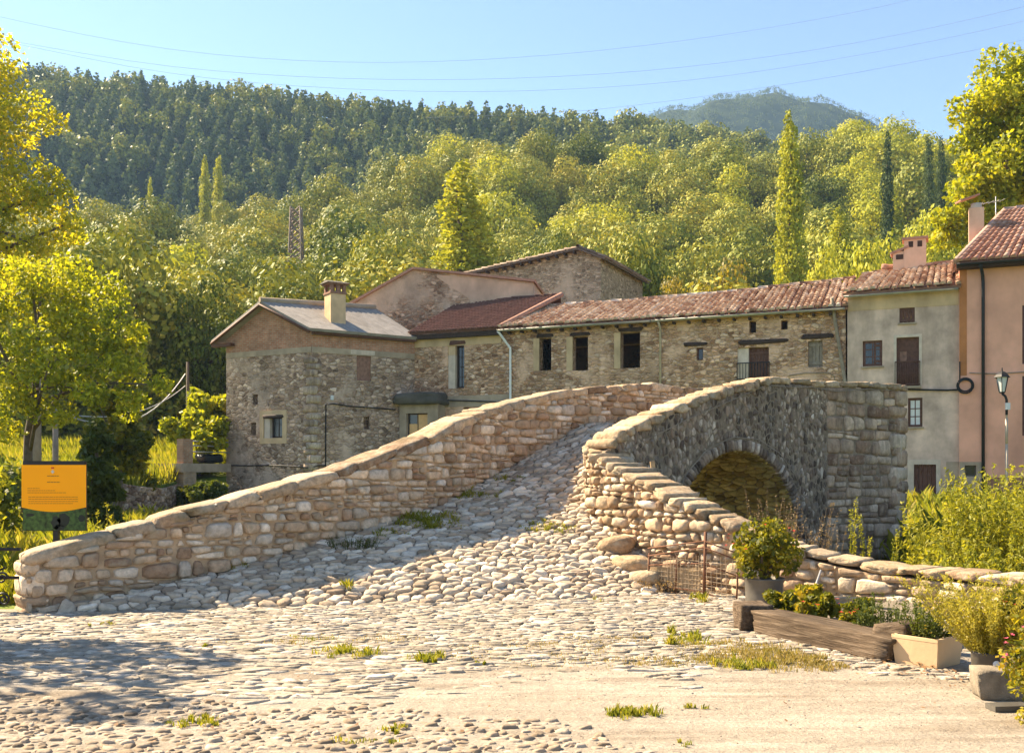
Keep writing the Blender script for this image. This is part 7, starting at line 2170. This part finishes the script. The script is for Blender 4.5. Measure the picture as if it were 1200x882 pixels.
green = [gp(405, 766, 32, 5, 900, .05), gp(500, 774, 24, 4, 700, .05), gp(560, 779, 10, 3, 120, .03), gp(737, 837, 32, 5, 900, .045), gp(232, 847, 30, 5, 600, .035), gp(460, 858, 22, 5, 300, .03), gp(800, 750, 24, 8, 800, .07), gp(880, 780, 40, 5, 900, .055), gp(240, 759, 9, 2, 120, .03), gp(125, 732, 22, 3, 250, .035), gp(812, 830, 22, 2, 140, .025), gp(700, 705, 10, 3, 60, .05), gp(800, 872, 12, 3, 90, .025), gp(360, 748, 30, 3, 300, .035), gp(420, 872, 40, 5, 260, .025), gp(815, 703, 16, 5, 420, .07),
         dp(505, 592, .5, .28, 3000, .09, 14.5), dp(560, 570, .34, .24, 1200, .07, 15.7), dp(590, 553, .3, .22, 800, .07, 16.4), dp(645, 600, .34, .16, 1400, .07, 14.5), dp(450, 618, .3, .12, 500, .07, 13.9), dp(405, 705, .12, .06, 260, .1, 12.1), dp(535, 672, .06, .04, 120, .06, 13), dp(640, 575, .2, .1, 160, .04, 15.2), dp(300, 668, .3, .12, 240, .05, 12.6)]
dry = [gp(720, 748, 60, 7, 600, .03), gp(650, 770, 110, 12, 700, .025), gp(870, 768, 70, 16, 5200, .035), gp(930, 775, 46, 11, 3200, .04), gp(640, 755, 90, 9, 1600, .02), gp(480, 752, 140, 8, 800, .022), gp(780, 775, 60, 6, 900, .03), gp(960, 778, 30, 6, 600, .04), gp(330, 752, 60, 8, 400, .022), dp(650, 598, .5, .2, 500, .04, 14.6), dp(600, 640, 1.6, .8, 260, .03, 13.6)]
grass('weeds', 'fresh green grass tufts growing between the paving stones', green, 'lf_grass', 61, .0035)
grass('dry_grass', 'straw coloured moss and grass in the paving joints', dry, 'lf_moss', 62, .003)
# meadow behind the left wall
r3 = np.random.default_rng(9)
mea = []
for _ in range(150):
    y = r3.uniform(12.2, 34); x = r3.uniform(-.62, -.2) * y
    if y < 13.5 + (x + 6) * .35: continue
    mea.append((x, y, .8, .6, 150, .3 + .1 * r3.random()))
for _ in range(150):
    y = r3.uniform(13.5, 36); x = r3.uniform(.36, .75) * y
    if (x - 5.4) < -(y - 10.2): continue
    mea.append((x, y, .9, .7, 170, .45 + .35 * r3.random()))
for _ in range(60): mea.append((r3.uniform(-10.5, -5.9), r3.uniform(11.7, 13.4), .5, .4, 160, .22 + .15 * r3.random()))
grass('meadow_grass', 'tall bright grass on the banks on both sides of the bridge', mea, 'lf_grass', 63, .012)
mz = []
r = np.random.default_rng(12); n = 26000
px = r.uniform(-28, -12.5, n); py = r.uniform(36.5, 56, n)
kp = np.array([in_poly(a, b, MEADOW) for a, b in zip(px, py)]); px, py = px[kp], py[kp]; n = len(px)
mz = np.interp(py, [36, 41, 47, 58], [1.0, 1.0, 1.6, 3.2]); hh = .35 + .5 * r.random(n)
th = r.random(n) * 6.28; w = .035
b0 = np.stack([px - w, py, mz - .05], -1); b1 = np.stack([px + w, py, mz - .05], -1); md = np.stack([px + .1 * np.cos(th) + w, py + .1 * np.sin(th), mz + hh * .6], -1); tp = np.stack([px + .25 * np.cos(th), py + .25 * np.sin(th), mz + hh], -1)
me = quads_mesh('terrace_grass', np.stack([b0, b1, md, tp], 1), np.stack([r.random(n), .5 + .5 * np.sin(px) * np.sin(py * .7), r.random(n), np.ones(n)], -1))
tag(link('terrace_grass', me, M['lf_grass']), 'sunlit tall grass on the raised meadow behind the dry stone wall', 'grass', kind='stuff')
# fallen leaves by the planters
r = np.random.default_rng(4)
P = np.concatenate([np.stack([r.normal(3.3, .35, 240), r.normal(8.0, .35, 240), np.full(240, .02) + r.random(240) * .03], -1), np.stack([r.normal(2.2, .35, 160), r.normal(12.3, .25, 160), np.full(160, .03)], -1), np.stack([r.uniform(-4, 4, 130), r.uniform(5.6, 11, 130), np.full(130, .03)], -1)])
V, T = leaves_at(r, P, .018, .5, np.tile([[0, 0, 1.]], (len(P), 1)), .75, .6)
tag(link('leaf_litter', quads_mesh('leaf_litter', V, T), M['lf_litter']), 'dry brown leaves scattered round the planters and fence', 'leaves', kind='stuff')
# ------------------------------------------------------------------ light, sky, camera
SUN_EL = 41.0
SUN_AZ = math.radians(-61)          # measured from +Y towards +X
sc = bpy.context.scene
w = bpy.data.worlds.new('World'); sc.world = w; w.use_nodes = True
nt = w.node_tree
bg = nt.nodes['Background']
sky = nt.nodes.new('ShaderNodeTexSky'); sky.sky_type = 'NISHITA'; sky.sun_disc = False
sky.sun_elevation = math.radians(SUN_EL); sky.sun_rotation = SUN_AZ
sky.altitude = 2000; sky.air_density = 1.0; sky.dust_density = .4; sky.ozone_density = .6
nt.links.new(sky.outputs[0], bg.inputs[0]); bg.inputs[1].default_value = .068
L = bpy.data.lights.new('Sun', 'SUN'); L.energy = 5.0; L.angle = math.radians(.53); L.color = (1, .83, .58)
so = bpy.data.objects.new('Sun', L); C.objects.link(so)
d = Vector((math.sin(SUN_AZ) * math.cos(math.radians(SUN_EL)), math.cos(SUN_AZ) * math.cos(math.radians(SUN_EL)), math.sin(math.radians(SUN_EL))))
so.rotation_euler = d.to_track_quat('Z', 'Y').to_euler(); so.location = d * 60
cam = bpy.data.cameras.new('Camera'); co = bpy.data.objects.new('Camera', cam); C.objects.link(co)
co.location = (0, 0, CAMZ); co.rotation_euler = (math.radians(90), 0, 0)
cam.sensor_width = 36; cam.lens = F / 1200 * 36; cam.shift_y = (HOR - 441) / 1200; cam.clip_end = 6000; cam.clip_start = .05
sc.camera = co
sc.view_settings.view_transform = 'Standard'; sc.view_settings.look = 'None'; sc.view_settings.exposure = 2.03; sc.view_settings.gamma = 1
sc.view_settings.use_curve_mapping = False
sc.cycles.use_denoising = True
sc.cycles.max_bounces = 6; sc.cycles.diffuse_bounces = 4; sc.cycles.transparent_max_bounces = 4

# the hazy air of the valley
mb = MB(); mb.box((0, 1180, 207), (2900, 1900, 213))
hm = bpy.data.materials.new('haze_air'); hm.use_nodes = True
hn = hm.node_tree; hn.nodes.remove(hn.nodes['Principled BSDF'])
pv = hn.nodes.new('ShaderNodeVolumePrincipled'); pv.inputs['Color'].default_value = (.42, .66, 1, 1); pv.inputs['Density'].default_value = .0002; pv.inputs['Anisotropy'].default_value = .2
hn.links.new(pv.outputs[0], hn.nodes['Material Output'].inputs['Volume'])
tag(mb.build('haze', hm), 'thin bluish haze in the valley air', 'haze', kind='stuff')
